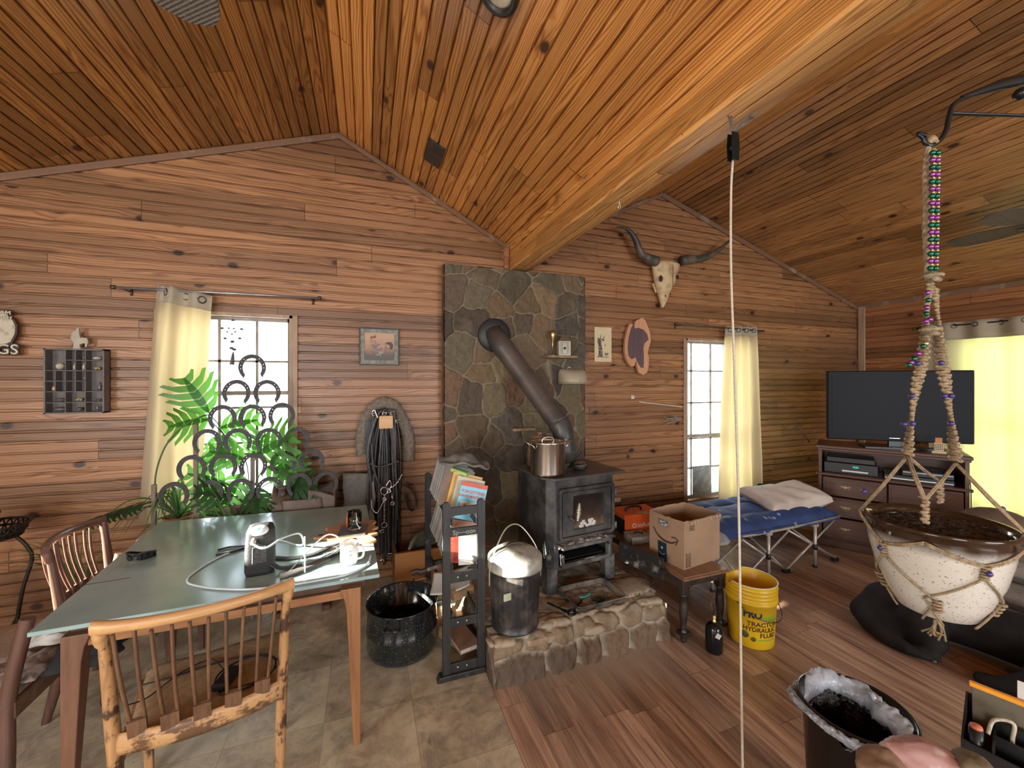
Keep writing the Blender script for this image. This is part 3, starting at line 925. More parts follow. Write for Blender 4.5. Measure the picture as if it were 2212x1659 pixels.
# lower compartment: shell with an open front
mb.prism([(0, 0.045), (0.045, 0), (0.075, 0), (0.075, 0.03), (0.03, 0.06), (0.03, SD), (0, SD)], 0.13, Matrix.Translation((0, 0, 0.16)))
mb.prism([(SW, 0.045), (SW - 0.045, 0), (SW - 0.075, 0), (SW - 0.075, 0.03), (SW - 0.03, 0.06), (SW - 0.03, SD), (SW, SD)][::-1], 0.13, Matrix.Translation((0, 0, 0.16)))
mb.box(0.03, SW - 0.03, SD - 0.03, SD, 0.16, 0.29)
mb.box(0.03, SW - 0.03, 0.05, SD - 0.03, 0.145, 0.165)
mb.box(-0.004, SW + 0.004, 0.02, SD, 0.155, 0.168)
mb.obj('body', iron, stove, bevel=0.004)
mb = MB()
mb.prism([(-0.03, 0.05), (0.02, -0.03), (SW + 0.05, -0.03), (SW + 0.05, SD + 0.02), (-0.03, SD + 0.02)], 0.014, Matrix.Translation((0, 0, SH)))
mb.obj('top_plate', iron_top, stove, bevel=0.002)
for x in (0.0, SW - 0.085):
    for y in (0.008, SD - 0.085):
        mb = MB(); mb.prism(cham(x, x + 0.085, y, y + 0.08, 0.018), 0.165)
        mb.obj('leg', iron_gray, stove, bevel=0.003)
# firebox door
def rrect(x0, x1, z0, z1, r, n=4):
    pts = []
    for cx, cz, a0 in ((x1 - r, z1 - r, 0), (x0 + r, z1 - r, 90), (x0 + r, z0 + r, 180), (x1 - r, z0 + r, 270)):
        for k in range(n + 1):
            a = R_(a0 + 90 * k / n); pts.append((cx + r * math.cos(a), cz + r * math.sin(a)))
    return pts
def frame_mesh(mb, outer, inner, y0, y1):
    """ring between two outlines of equal count in the xz plane"""
    n = len(outer)
    vs = [(p[0], y0, p[1]) for p in outer] + [(p[0], y0, p[1]) for p in inner] + [(p[0], y1, p[1]) for p in outer] + [(p[0], y1, p[1]) for p in inner]
    fs = []
    for i in range(n):
        k = (i + 1) % n
        fs += [[i, k, n + k, n + i], [2 * n + i, 3 * n + i, 3 * n + k, 2 * n + k], [i, 2 * n + i, 2 * n + k, k], [n + i, n + k, 3 * n + k, 3 * n + i]]
    mb.add(vs, fs)
DX0, DX1, DZ0, DZ1 = 0.065, 0.515, 0.345, 0.685
mb = MB()
frame_mesh(mb, rrect(DX0, DX1, DZ0, DZ1, 0.02), rrect(DX0 + 0.02, DX1 - 0.02, DZ0 + 0.02, DZ1 - 0.02, 0.012), -0.028, 0.002)
frame_mesh(mb, rrect(DX0 + 0.028, DX1 - 0.028, DZ0 + 0.028, DZ1 - 0.028, 0.012), rrect(0.175, 0.44, 0.405, 0.63, 0.008), -0.022, 0.002)
frame_mesh(mb, rrect(DX0 + 0.02, DX1 - 0.02, DZ0 + 0.02, DZ1 - 0.02, 0.012), rrect(0.18, 0.435, 0.41, 0.625, 0.008), -0.012, 0.002)
door = mb.obj('door', iron, stove, bevel=0.003)
N = NT('sooty_door_glass')
co = N.coord(); z = N.sep(co)[2]
st = N.noise(co, 14, 5, 0.7)
k = N.math('ADD', N.math('MULTIPLY', N.math('SUBTRACT', z, 0.40), 3.0), N.math('MULTIPLY', st, 0.5))
N.base(N.ramp(k, [(0.30, (0.16, 0.11, 0.075)), (0.46, (0.055, 0.042, 0.034)), (0.85, (0.018, 0.015, 0.015))]))
N.set(Roughness=0.12)
mb = MB(); mb.box(0.17, 0.445, -0.007, -0.003, 0.40, 0.635)
mb.obj('door_glass', N.m, door)
mb = MB()
for i in range(26):
    lump(mb, (0.23 + rnd.random() * 0.14, -0.010 - rnd.random() * .004, 0.418 + rnd.random() ** 2 * 0.035), (0.012, 0.004, 0.009), i)
mb.obj('peeling_ash', mat('white_flaked_ash', (0.6, 0.58, 0.55), 0.9), door)
mb = MB()
mb.tube([(0.135, -0.015, 0.50), (0.135, -0.05, 0.50), (0.15, -0.055, 0.485), (0.172, -0.058, 0.475)], 0.007)
mb.obj('door_latch', iron, door)
mb = MB()
prof = []
for i in range(49):
    t = i / 48; r = 0.0075 + 0.0105 * math.sin(PI * min(1, t * 0.95 + 0.05)) + 0.0018 * math.sin(t * 2 * PI * 10)
    prof.append((max(r, 0.003), t * 0.115))
mb.lathe([(0.0001, 0)] + prof + [(0.0001, 0.116)], 16, Matrix.Translation((0.178, -0.062, 0.478)) @ Matrix.Rotation(R_(8), 4, 'Y'))
mb.obj('handle', nickel, door, label='coiled nickel spring handle')
for zz in (0.385, 0.62):
    mb = MB(); mb.tube([(0.528, -0.018, zz - 0.022), (0.528, -0.018, zz + 0.022)], 0.011, 12); mb.box(0.50, 0.535, -0.012, 0.004, zz - 0.012, zz + 0.012)
    mb.obj('hinge', iron_gray, stove)
# ash lip and the open ash compartment
mb = MB()
mb.prism([(0.05, 0.0), (0.075, -0.055), (0.50, -0.055), (0.525, 0.0)], 0.008, Matrix.Translation((0, 0, 0.318)))
mb.prism([(0.07, 0.0), (0.09, -0.035), (0.485, -0.035), (0.505, 0.0)], 0.03, Matrix.Translation((0, 0, 0.288)))
lip = mb.obj('ash_lip', iron_gray, stove, bevel=0.002)
mb = MB()
def ashtop(u, v):
    x = lerp(0.075, 0.50, u); y = lerp(-0.052, 0.0, v)
    e = min(u, 1 - u, v * .8 + .05, 1) * 6; e = min(1, max(0, e))
    return (x, y, 0.325 + 0.014 * e * (0.6 + nz(x * 40, y * 40)) )
mb.grid(ashtop, 40, 8)
mb.obj('ash', ash_m, lip)['kind'] = 'stuff'
mb = MB(); mb.box(0.03, SW - 0.03, 0.40, 0.41, 0.17, 0.285); mb.box(0.09, 0.45, 0.02, 0.38, 0.20, 0.204)
mb.obj('ash_chamber', black_m, stove)
mb = MB()
mb.box(0.08, 0.47, -0.035, 0.0, 0.17, 0.20, bev=0.004); mb.box(0.08, 0.095, -0.035, 0.0, 0.20, 0.255); mb.box(0.455, 0.47, -0.035, 0.0, 0.20, 0.27)
mb.obj('ash_drawer', iron_gray, stove)
mb = MB(); mb.lathe([(0.0001, 0), (0.020, 0), (0.022, 0.01), (0.018, 0.022), (0.0001, 0.024)], 14, Matrix.Translation((0.005, 0.02, 0.245)) @ Matrix.Rotation(R_(70), 4, 'X') @ Matrix.Rotation(R_(-20), 4, 'Y'))
mb.obj('draft_knob', iron_gray, stove)
# ash door swung wide open on its right hinge

mb = MB()
mb.box(0.0, 0.345, -0.006, 0.004, 0.0, 0.135, bev=0.002)
mb.box(0.02, 0.325, 0.004, 0.008, 0.015, 0.12, bev=0.002)
mb.box(0.33, 0.375, -0.03, -0.006, 0.05, 0.072)
mb.torus((0.13, -0.008, 0.075), 0.028, 0.004, 20, 6, M=Matrix.Translation((0.13, -0.008, 0.075)) @ Matrix.Rotation(R_(90), 4, 'X') @ Matrix.Translation((-0.13, 0.008, -0.075)))
od = mb.obj('ash_door', mat('sooty_ash_door', (0.02, 0.02, 0.02), 0.45, c2=(0.25, 0.24, 0.22), scale=11, thr=(0.56, 0.72), bump=0.4), stove, loc=(SW + 0.012, -0.01, 0.125), rot=(0, 0, R_(-79)))
# stove pipe
pipe_m = mat('grey_brown_stove_pipe', (0.085, 0.075, 0.068), 0.42, 0.35, c2=(0.16, 0.125, 0.10), scale=4, bump=0.1, thr=(0.4, 0.65))
pipe = thing('stove_pipe', 'grey metal stove pipe slanting from the stove up into the stone chimney', 'stove pipe', (1.43, 2.735, 0.984))
PB = Vector((1.43, 2.735, 0.984)); E1 = Vector((1.42, 2.745, 1.24)) - PB; FL = Vector((1.045, 3.33, 2.015)) - PB
d2 = (FL - E1).normalized()
pr = 0.083
mb = MB()
pts = [Vector((0, 0, 0.0)), Vector((0, 0, 0.10)), E1 - Vector((0, 0, 0.075))]
for k in range(1, 6):
    t = k / 6; a = E1 - Vector((0, 0, 0.075)); b = E1 + d2 * 0.075
    pts.append((1 - t) ** 2 * a + 2 * t * (1 - t) * E1 + t * t * b)
pts.append(E1 + d2 * 0.075)
mb.tube(pts, pr, 28)
mb.obj('elbow_pipe', mat('blackened_pipe', (0.05, 0.05, 0.053), 0.4, 0.3, c2=(0.10, 0.09, 0.085), scale=6, bump=0.15), pipe)
mb = MB(); mb.tube([E1 + d2 * 0.06, E1 + d2 * 0.09, FL - d2 * 0.2, FL - d2 * 0.19, FL + d2 * 0.03], pr + 0.001, 32, rs=[pr + 0.003, pr - 0.001, pr + 0.002, pr + 0.007, pr + 0.006])
mb.obj('flue_pipe', pipe_m, pipe)
for p, q, rr_ in ((Vector((0, 0, 0.095)), Vector((0, 0, 0.103)), 0.004), (E1 - Vector((0, 0, .078)), E1 - Vector((0, 0, .070)), .004), (E1 + d2 * 0.066, E1 + d2 * 0.076, 0.006)):
    mb = MB(); mb.tube([p, q], pr + rr_, 28)
    mb.obj('pipe_seam', pipe_m, pipe)
mb = MB()
q = FL + Vector((0, 0.0, 0))
mb.lathe([(pr + 0.004, -0.03), (pr + 0.012, -0.028), (pr + 0.03, -0.02), (0.145, -0.012), (0.148, 0.0), (pr, 0.003)], 36, Matrix.Translation(FL + Vector((-0.0, 0.0, 0.0))) @ Matrix.Rotation(R_(-90), 4, 'X'))
mb.obj('wall_collar', mat('blackened_collar', (0.022, 0.024, 0.026), 0.5, scale=10), pipe)

# things standing on the stove top
ZT = 0.228 + SH + 0.0145
steel = mat('brushed_stainless', (0.60, 0.56, 0.50), 0.25, 1.0, c2=(0.42, 0.36, 0.29), scale=7, bump=0.05, thr=(0.4, 0.7))
sp = thing('stockpot', 'tall stainless stockpot with a lid standing on the left of the stove top', 'pot', (1.152, 2.462, ZT))
mb = MB()
R0 = 0.118
mb.lathe([(0.0001, 0), (R0 - 0.01, 0), (R0 - 0.002, 0.006), (R0, 0.02), (R0, 0.215), (R0 + 0.004, 0.222), (R0, 0.226), (R0 - 0.004, 0.22), (R0 - 0.004, 0.02), (0.0001, 0.012)], 48)
mb.obj('pot_body', steel, sp)
mb = MB(); mb.lathe([(R0 - 0.012, 0.206), (R0 - 0.004, 0.208), (R0 - 0.010, 0.213), (0.09, 0.216), (0.05, 0.221), (0.0001, 0.223)], 48)
lid = mb.obj('lid', steel, sp)
mb = MB(); mb.tube(path([(-0.045, 0, 0.219), (-0.035, 0, 0.243), (0, 0, 0.25), (0.035, 0, 0.243), (0.045, 0, 0.219)]), 0.006)
mb.obj('lid_handle', steel, lid)
for s in (-1, 1):
    mb = MB(); mb.tube(path([(s * (R0 - 0.002), -0.045, 0.185), (s * (R0 + 0.012), -0.043, 0.205), (s * (R0 + 0.045), -0.03, 0.223), (s * (R0 + 0.052), 0, 0.226), (s * (R0 + 0.045), 0.03, 0.223), (s * (R0 + 0.012), 0.043, 0.205), (s * (R0 - 0.002), 0.045, 0.185)]), 0.0045)
    mb.obj('handle', steel, sp)
kt = thing('kettle', 'dark lidded kettle half hidden behind the stainless stockpot on the stove', 'kettle', (1.20, 2.705, ZT))
enam = mat('brown_enamel', (0.12, 0.075, 0.045), 0.3, c2=(0.2, 0.14, 0.09), scale=9, bump=0.05)
mb = MB(); mb.lathe([(0.0001, 0), (0.085, 0), (0.098, 0.02), (0.10, 0.08), (0.085, 0.15), (0.06, 0.205), (0.055, 0.215), (0.0001, 0.215)], 32)
mb.obj('kettle_body', enam, kt)
mb = MB(); mb.lathe([(0.062, 0.212), (0.064, 0.222), (0.045, 0.232), (0.018, 0.236), (0.016, 0.243), (0.022, 0.247), (0.022, 0.252), (0.0001, 0.253)], 28)
mb.obj('kettle_lid', enam, kt)
mb = MB(); mb.tube(path([(-0.085, 0, 0.15), (-0.115, 0, 0.17), (-0.135, -0.0, 0.14), (-0.13, 0, 0.08), (-0.1, 0, 0.05)]), 0.007)
mb.obj('kettle_handle', black_m, kt)
tin_m = mat('mottled_tin', (0.45, 0.42, 0.36), 0.35, 0.7, c2=(0.14, 0.12, 0.10), scale=40, thr=(0.45, 0.52))
mb = MB(); mb.lathe([(0.0001, 0), (0.034, 0), (0.034, 0.036), (0.036, 0.038), (0.033, 0.041), (0.031, 0.036), (0.031, 0.01), (0.0001, 0.008)], 24)
tag(mb.obj('tin_can', tin_m, loc=(1.325, 2.56, ZT)), 'short round mottled tin beside the stockpot on the stove top', 'tin')
ld = thing('ladle', 'black iron ladle lying on the stove top next to the tin', 'ladle', (1.40, 2.495, ZT + 0.001), R_(15))
mb = MB(); mb.lathe([(0.0001, 0), (0.03, 0.004), (0.048, 0.02), (0.053, 0.033), (0.05, 0.034), (0.044, 0.022), (0.028, 0.01), (0.0001, 0.006)], 24, M=Matrix.Translation((0.02, 0, 0.002)) @ Matrix.Rotation(R_(-12), 4, 'X'))
mb.obj('bowl', iron, ld)
mb = MB(); mb.sweep(path([(-0.03, 0.0, 0.028), (-0.07, 0.01, 0.012), (-0.13, 0.02, 0.008)]), 0.012, 0.004)
mb.obj('handle', iron, ld)
mb = MB(); mb.lathe([(0.045, 0.0), (0.052, 0.004), (0.05, 0.02), (0.035, 0.036), (0.0001, 0.042)], 26)
tag(mb.obj('skillet_cover', mat('brown_scorched_tin', (0.25, 0.2, 0.15), 0.5, 0.3, c2=(.12, .1, .09), scale=20), loc=(1.475, 2.60, ZT + 0.001)), 'small domed brown tin cover lying upside on the stove behind the ladle', 'cover')
rk = thing('iron_rooster', 'little black cast figure standing at the back right of the stove top', 'figurine', (1.56, 2.77, ZT))
mb = MB(); mb.tube(path([(-0.02, 0, 0.0), (-0.015, 0, 0.025), (0.0, 0, 0.035), (0.02, 0, 0.045), (0.03, 0, 0.062)]), 0.009, rs=None); mb.ball((0.03, 0, 0.066), 0.012); mb.tube([(-0.02, 0, 0.03), (-0.045, 0, 0.05)], 0.006); mb.box(-0.03, 0.02, -0.012, 0.012, 0, 0.006)
mb.obj('figure_body', iron, rk)

# roasting tray on the hearth
HT = 0.238
tray = thing('roasting_tray', 'grey metal roasting tray of ash lying on the hearth in front of the stove', 'tray', (1.352, 2.232, HT), R_(2))
def rr_pts(a, b, r, n=5): return [(x, y) for x, y in rrect(-a, a, -b, b, r, n)]
def tray_mesh(mb, a, b, h, r, th=0.003):
    lv = [(a - 0.02, b - 0.02, 0.0), (a - 0.012, b - 0.012, 0.006), (a - 0.002, b - 0.002, h - 0.004), (a + 0.006, b + 0.006, h), (a + 0.006, b + 0.006, h - 0.004), (a - 0.001, b - 0.001, h - 0.010)]
    lv = lv[:4] + [(a + 0.006, b + 0.006, h + th), (a - 0.004, b - 0.004, h - 0.002 + th), (a - 0.015, b - 0.015, 0.008), (a - 0.024, b - 0.024, th)]
    vs = []; n = None
    for (x, y, z) in lv:
        p = rr_pts(x, y, r); n = len(p); vs += [(q[0], q[1], z) for q in p]
    fs = []
    for i in range(len(lv) - 1):
        for j in range(n):
            k = (j + 1) % n; fs.append([i * n + j, i * n + k, (i + 1) * n + k, (i + 1) * n + j])
    fs.append(list(range(n))[::-1]); fs.append([(len(lv) - 1) * n + j for j in range(n)])
    mb.add(vs, fs, True)
mb = MB(); tray_mesh(mb, 0.175, 0.13, 0.032, 0.03)
mb.obj('pan', mat('baked_grey_pan', (0.10, 0.10, 0.095), 0.45, 0.4, c2=(0.32, 0.29, 0.24), scale=8, bump=0.25), tray)
mb = MB(); mb.grid(lambda u, v: (lerp(-0.148, 0.148, u), lerp(-0.103, 0.103, v), 0.008 + 0.006 * nz(u * 6, v * 6) * 1.0 + 0.004 * nz(u * 30, v * 30)), 60, 44)
mb.obj('ash', mat('brown_pan_ash', (0.36, 0.31, 0.25), 0.95, c2=(0.22, 0.18, 0.14), scale=16, bump=0.6), tray)['kind'] = 'stuff'
tt = thing('fire_poker', 'thin grey rod with a turquoise flattened end lying in the roasting tray', 'poker', (1.335, 2.235, HT + 0.02), R_(22))
mb = MB(); mb.tube([(0.0, 0, 0.003), (0.11, 0.005, 0.012)], 0.0028); mb.obj('shaft', iron_gray, tt)
mb = MB(); mb.sweep(path([(-0.075, 0.01, 0.006), (-0.055, -0.004, 0.004), (-0.02, -0.006, 0.004), (0.0, 0, 0.004)]), 0.02, 0.006, ws=None); mb.ball((-0.07, 0.008, 0.004), 0.014, 10, (1.2, 1.0, 0.35))
mb.obj('grip', mat('turquoise_paint', (0.07, 0.38, 0.33), 0.5), tt, label='turquoise flattened end')
mb = MB()
for i in range(40): lump(mb, (1.355 + rnd.gauss(0, 0.022), 2.165 + rnd.gauss(0, 0.012), HT + 0.015 + rnd.random() * 0.006), (0.007, 0.006, 0.005), i)
o = mb.obj('charcoal_bits', mat('charcoal', (0.02, 0.017, 0.016), 0.8)); tag(o, 'small heap of black charcoal bits in the roasting tray', 'charcoal'); o['kind'] = 'stuff'
mb = MB()
for i in range(170):
    x = 1.45 + rnd.random() * 0.42; y = 2.15 + rnd.random() * 0.75
    lump(mb, (x, y, HT - 0.004), (rnd.uniform(.002, .006),) * 2 + (0.003,), i)
o = mb.obj('ash_crumbs', mat('dark_crumbs', (0.06, 0.045, 0.035), 0.9)); tag(o, 'dark charcoal crumbs scattered over the right side of the hearth', 'crumbs'); o['kind'] = 'stuff'
# twisted iron tools
def twisted(name, label, p, rz, L, ring):
    t = thing(name, label, 'fire tool', p, rz)
    mb = MB()
    n = 60; pts = []
    for i in range(n + 1):
        pts.append((i / n * L, 0.0, 0.0))
    sec = []
    vs = []
    for i in range(n + 1):
        a0 = i / n * L * 170
        for j in range(8):
            a = a0 + 2 * PI * j / 8; r = 0.0085 if j % 2 == 0 else 0.0058
            vs.append((i / n * L, r * math.cos(a), r * math.sin(a) + 0.009))
    fs = [[i * 8 + j, i * 8 + (j + 1) % 8, (i + 1) * 8 + (j + 1) % 8, (i + 1) * 8 + j] for i in range(n) for j in range(8)]
    mb.add(vs, fs)
    mb.obj('shaft', black_gloss, t)
    mb = MB()
    if ring: mb.torus((-0.022, 0, 0.008), 0.021, 0.008, 20, 8, sx=1.25)
    else: mb.sweep([(-0.05, 0, 0.006), (-0.04, 0, 0.006), (-0.02, 0, 0.008), (0.0, 0, 0.009)], 0.03, 0.01, ws=[0.018, 0.034, 0.028, 0.014])
    mb.obj('handle', black_gloss, t)
    return t
black_gloss = mat('forged_black', (0.012, 0.012, 0.012), 0.28, 0.3)
twisted('fire_shovel', 'black twisted iron tool with a paddle end sticking out beside the ash bin', (1.095, 2.155, 0.243), R_(118), 0.10, False)
twisted('fire_hook', 'black twisted iron tool with a ring end poking out from under the roasting tray', (1.155, 2.115, 0.243), R_(38), 0.13, True)

# ash bin
bin_m = mat('rusty_galvanised', (0.045, 0.045, 0.048), 0.42, 0.55, c2=(0.16, 0.145, 0.13), scale=7, bump=0.35, thr=(0.45, 0.66))
lid_m = mat('galvanised_lid', (0.30, 0.30, 0.27), 0.42, 0.35, c2=(0.62, 0.60, 0.52), scale=6, bump=0.2, thr=(0.4, 0.6))
ab = thing('ash_bin', 'dented galvanised ash bin with lid and bail handle on the hearth corner', 'bin', (0.800, 2.155, HT - 0.005))
mb = MB()
rib = lambda t, z: 0.012 * (1 if math.sin(t * 26) > 0.1 else 0) if 0.06 < z < 0.29 else 0.0
mb.lathe([(0.0001, 0.005), (0.128, 0.004), (0.135, 0.0), (0.137, 0.008), (0.132, 0.014), (0.133, 0.05), (0.134, 0.065), (0.138, 0.17), (0.143, 0.285), (0.144, 0.30), (0.146, 0.345), (0.15, 0.352), (0.14, 0.352), (0.14, 0.3)], 156, wob=rib)
mb.obj('bin_body', bin_m, ab)
mb = MB()
mb.lathe([(0.153, 0.33), (0.156, 0.328), (0.158, 0.336), (0.155, 0.342), (0.156, 0.385), (0.150, 0.392), (0.135, 0.405), (0.10, 0.425), (0.05, 0.437), (0.0001, 0.44)], 60, wob=lambda t, z: 0.012 * nz(math.cos(t) * 1.5, math.sin(t) * 1.5, z * 8))
lidb = mb.obj('lid', lid_m, ab)
mb = MB(); mb.tube(path([(-0.05, 0, 0.435), (-0.03, 0, 0.452), (0.03, 0, 0.452), (0.05, 0, 0.435)]), 0.005)
mb.obj('lid_handle', iron, lidb)
mb = MB()
hp = path([(-0.155, -0.01, 0.24), (-0.155, -0.02, 0.34), (-0.12, -0.02, 0.45), (-0.04, 0.03, 0.535), (0.05, 0.06, 0.53), (0.13, 0.03, 0.43), (0.158, 0.0, 0.33), (0.158, 0.0, 0.24)], 8)
mb.tube(hp, 0.0042)
mb.obj('bail_handle', mat('pale_wire', (0.62, 0.60, 0.52), 0.35, 0.6), ab)
mb = MB(); mb.box(-0.13, -0.085, -0.118, -0.112, 0.205, 0.245, M=Matrix.Rotation(R_(8), 4, 'Z'), bev=0.002)
mb.obj('ear_plate', mat('pale_green_paint', (0.42, 0.5, 0.33), 0.5), ab, label='pale green ear plate')
# ================================================================ table
TZ = 0.75
tc = [(-1.10, 1.865), (0.055, 1.895), (0.0, 2.985), (-1.20, 3.06)]
table = thing('dining_table', 'square wooden table with worn teal painted top in front of the left window', 'table', (-0.56, 2.45, 0))
teal = mat('worn_teal_paint', (0.25, 0.375, 0.37), 0.19, c2=(0.33, 0.455, 0.45), scale=3.5, bump=0.06, thr=(0.3, 0.7))
tan_leg = wood_mat('oiled_teak_leg', (0.20, 0.085, 0.032), (0.36, 0.17, 0.07), 'Z', 0.8, 0.4)
dk_brown = wood_mat('dark_brown_rail', (0.05, 0.026, 0.017), (0.11, 0.055, 0.032), 'X', 0.8, 0.5)
loc = lambda p, z=0: (p[0] + 0.56, p[1] - 2.45, z)
mb = MB(); mb.prism([loc(p)[:2] for p in tc], 0.016, Matrix.Translation((0, 0, TZ - 0.016)))
mb.obj('table_top', teal, table, bevel=0.003)
mb = MB()
ap = [(-1.02, 1.94), (-0.02, 1.965), (-0.07, 2.91), (-1.10, 2.97)]
for i in range(4):
    mb.bar(loc(ap[i], 0.706), loc(ap[(i + 1) % 4], 0.706), 0.02, 0.055)
mb.obj('apron', dk_brown, table)
mb = MB(); mb.bar(loc((-0.96, 1.915), 0.667), loc((-0.06, 1.938), 0.667), 0.02, 0.034)
mb.bar(loc((-0.052, 1.96), 0.667), loc((-0.10, 2.88), 0.667), 0.02, 0.034)
mb.obj('rail', wood_mat('oiled_teak_rail', (0.20, 0.085, 0.032), (0.36, 0.17, 0.07), 'X', 0.8, 0.4), table, bevel=0.003)
# one leaf joint across the top
mb = MB(); mb.bar(loc((-1.15, 2.22), TZ + 0.0003), loc((-0.98, 2.235), TZ + 0.0003), 0.003, 0.0012)
mb.obj('leaf_joint', black_m, table)
for (x, y, sx, sy) in ((-0.055, 1.935, -1, 1), (-1.0, 1.925, 1, 1), (-0.09, 2.90, -1, -1), (-1.09, 2.96, 1, -1)):
    mb = MB()
    vs = []
    for z, a, b in ((0.0, 0.030, 0.030), (0.60, 0.058, 0.058), (0.65, 0.066, 0.066), (0.70, 0.085, 0.066)):
        # outer corner stays vertical, the inner faces taper
        for i, j in ((0, 0), (1, 0), (1, 1), (0, 1)):
            vs.append((x + 0.56 - sx * 0.03 + sx * i * a, y - 2.45 - sy * 0.03 + sy * j * b, z))
    fs = [[0, 1, 2, 3], [12, 13, 14, 15]]
    for k in range(3):
        for j in range(4): fs.append([k * 4 + j, k * 4 + (j + 1) % 4, (k + 1) * 4 + (j + 1) % 4, (k + 1) * 4 + j])
    mb.add(vs, fs)
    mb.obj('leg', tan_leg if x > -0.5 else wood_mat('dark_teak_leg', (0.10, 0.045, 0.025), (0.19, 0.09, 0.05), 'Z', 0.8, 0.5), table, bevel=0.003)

# ================================================================ chairs
worn = (0.07, 0.035, 0.02)
ch_rail = wood_mat('worn_blond_rail', (0.42, 0.22, 0.085), (0.60, 0.35, 0.15), 'X', 0.9, 0.42)
ch_post = wood_mat('worn_blond_post', (0.30, 0.15, 0.06), (0.52, 0.29, 0.125), 'Z', 0.9, 0.45, worn=((0.075, 0.036, 0.02), 0.50))
ch_slat = wood_mat('brown_slat', (0.07, 0.035, 0.018), (0.19, 0.095, 0.046), 'Z', 1.2, 0.5)
ch_low = wood_mat('scuffed_back_rail', (0.42, 0.23, 0.09), (0.56, 0.33, 0.15), 'X', 0.9, 0.45, worn=((0.13, 0.065, 0.032), 0.49))
dk_rail = wood_mat('dark_rosewood_rail', (0.08, 0.035, 0.028), (0.17, 0.08, 0.055), 'X', 0.9, 0.28)
dk_post = wood_mat('dark_rosewood_post', (0.06, 0.028, 0.02), (0.14, 0.065, 0.042), 'Z', 0.9, 0.4)
seat_m = mat('tan_woven_seat', (0.30, 0.21, 0.125), 0.85, c2=(0.38, 0.28, 0.17), scale=40, bump=0.3)
def make_chair(name, label, p, rz, w, h, rail, post, slat, low):
    t = thing(name, label, 'chair', p, rz)
    hw = w / 2
    def bow(x, k=0.075): return -k * (1 - (x / hw) ** 2)          # curves away from the sitter
    # y: forward is +, back plane near y=-0.22
    def yback(z): return -0.20 - 0.055 * max(0, (z - 0.42) / 0.45) ** 1.2
    for s in (-1, 1):
        mb = MB(); pts = []; ws = []; hs = []
        for k in range(13):
            z = k / 12 * (h - 0.015)
            x = s * (hw - 0.018 - 0.035 * max(0, (0.55 - z)) - (0.012 * math.sin(PI * min(1, z / h))))
            pts.append((x, yback(z) - 0.07 * max(0, (0.42 - z) / 0.42) ** 1.5, z)); ws.append(0.024 + 0.012 * math.sin(PI * z / h)); hs.append(0.03 + 0.018 * math.sin(PI * min(1, z / h * 1.1)))
        mb.sweep(pts, 0.03, 0.03, up=(0, 1, 0), ws=ws, hs=hs)
        mb.obj('back_leg', post, t)
        mb = MB(); mb.bar((s * (hw - 0.03), 0.22, 0.0), (s * (hw - 0.02), 0.21, 0.43), 0.026, 0.026, w1=0.038, h1=0.04)
        mb.obj('front_leg', post, t, bevel=0.005)
    mb = MB(); pts = []; ws = []; hs = []
    for k in range(25):
        x = lerp(-hw, hw, k / 24); e = abs(x) / hw
        pts.append((x, yback(h) + bow(x, 0.07), h - 0.012 + 0.008 * (1 - e * e))); ws.append(0.030); hs.append(0.034 + 0.012 * e ** 6)
    mb.sweep(pts, 0.03, 0.04, ws=ws, hs=hs, r=0.5)
    for s in (-1, 1):
        mb.sweep([(s * (hw - 0.012), yback(h), h - 0.02), (s * (hw - 0.014), yback(h - 0.03), h - 0.05), (s * (hw - 0.017), yback(h - 0.06), h - 0.068)], 0.03, 0.036, up=(0, 1, 0), ws=[0.034, 0.034, 0.03], hs=[0.034, 0.036, 0.036], r=0.5)
    mb.obj('top_rail', rail, t)
    lz = 0.487
    mb = MB(); pts = []
    for k in range(17):
        x = lerp(-hw + 0.03, hw - 0.03, k / 16); pts.append((x, yback(lz) + bow(x, 0.055) + 0.005, lz))
    mb.sweep(pts, 0.018, 0.068, r=0.1)
    mb.obj('lower_rail', low, t)
    n = 5
    for i in range(n):
        f = (i - (n - 1) / 2) / ((n - 1) / 2)
        xb = f * (hw - 0.095); xt = f * (hw - 0.075)
        mb = MB()
        yb_ = yback(lz) + bow(xb, 0.055) + 0.005; yt = yback(h) + bow(xt, 0.07)
        for s in (-1, 1):
            pts = []
            for k in range(9):
                tt_ = k / 8; z = lerp(lz + 0.06, h - 0.028, tt_)
                pts.append((lerp(xb, xt, tt_) + s * lerp(0.0175, 0.024, tt_), lerp(yb_, yt, tt_) - 0.012 * math.sin(PI * tt_), z))
            mb.sweep(pts, 0.0105, 0.012, up=(0, 1, 0), r=0.5)
        mb.bar((xb, yb_, lz + 0.02), (lerp(xb, xt, .1), lerp(yb_, yt, .1) - 0.003, lz + 0.075), 0.047, 0.014, up=(0, 1, 0))
        mb.obj('slat', slat, t)
    mb = MB()
    def seat(u, v):
        x = lerp(-1, 1, u) * lerp(hw - 0.05, hw - 0.02, v); y = lerp(-0.19, 0.235, v)
        e = min(u, 1 - u, v, 1 - v); return (x, y, 0.452 + 0.022 * min(1, e * 8) ** 0.5 + 0.003 * nz(u * 4, v * 4))
    mb.grid(seat, 20, 20)
    mb.prism([(-(hw - 0.05), -0.16), (hw - 0.05, -0.16), (hw - 0.02, 0.235), (-(hw - 0.02), 0.235)], 0.02, Matrix.Translation((0, 0, 0.433)))
    mb.obj('seat', seat_m, t)
    mb = MB()
    for a, b in (((-hw + .02, 0.215), (hw - .02, 0.215)), ((-hw + .035, -0.2), (-hw + .02, 0.22)), ((hw - .035, -0.2), (hw - .02, 0.22))):
        mb.bar((*a, 0.405), (*b, 0.405), 0.02, 0.055)
    mb.obj('seat_rail', post, t, bevel=0.003)
    return t
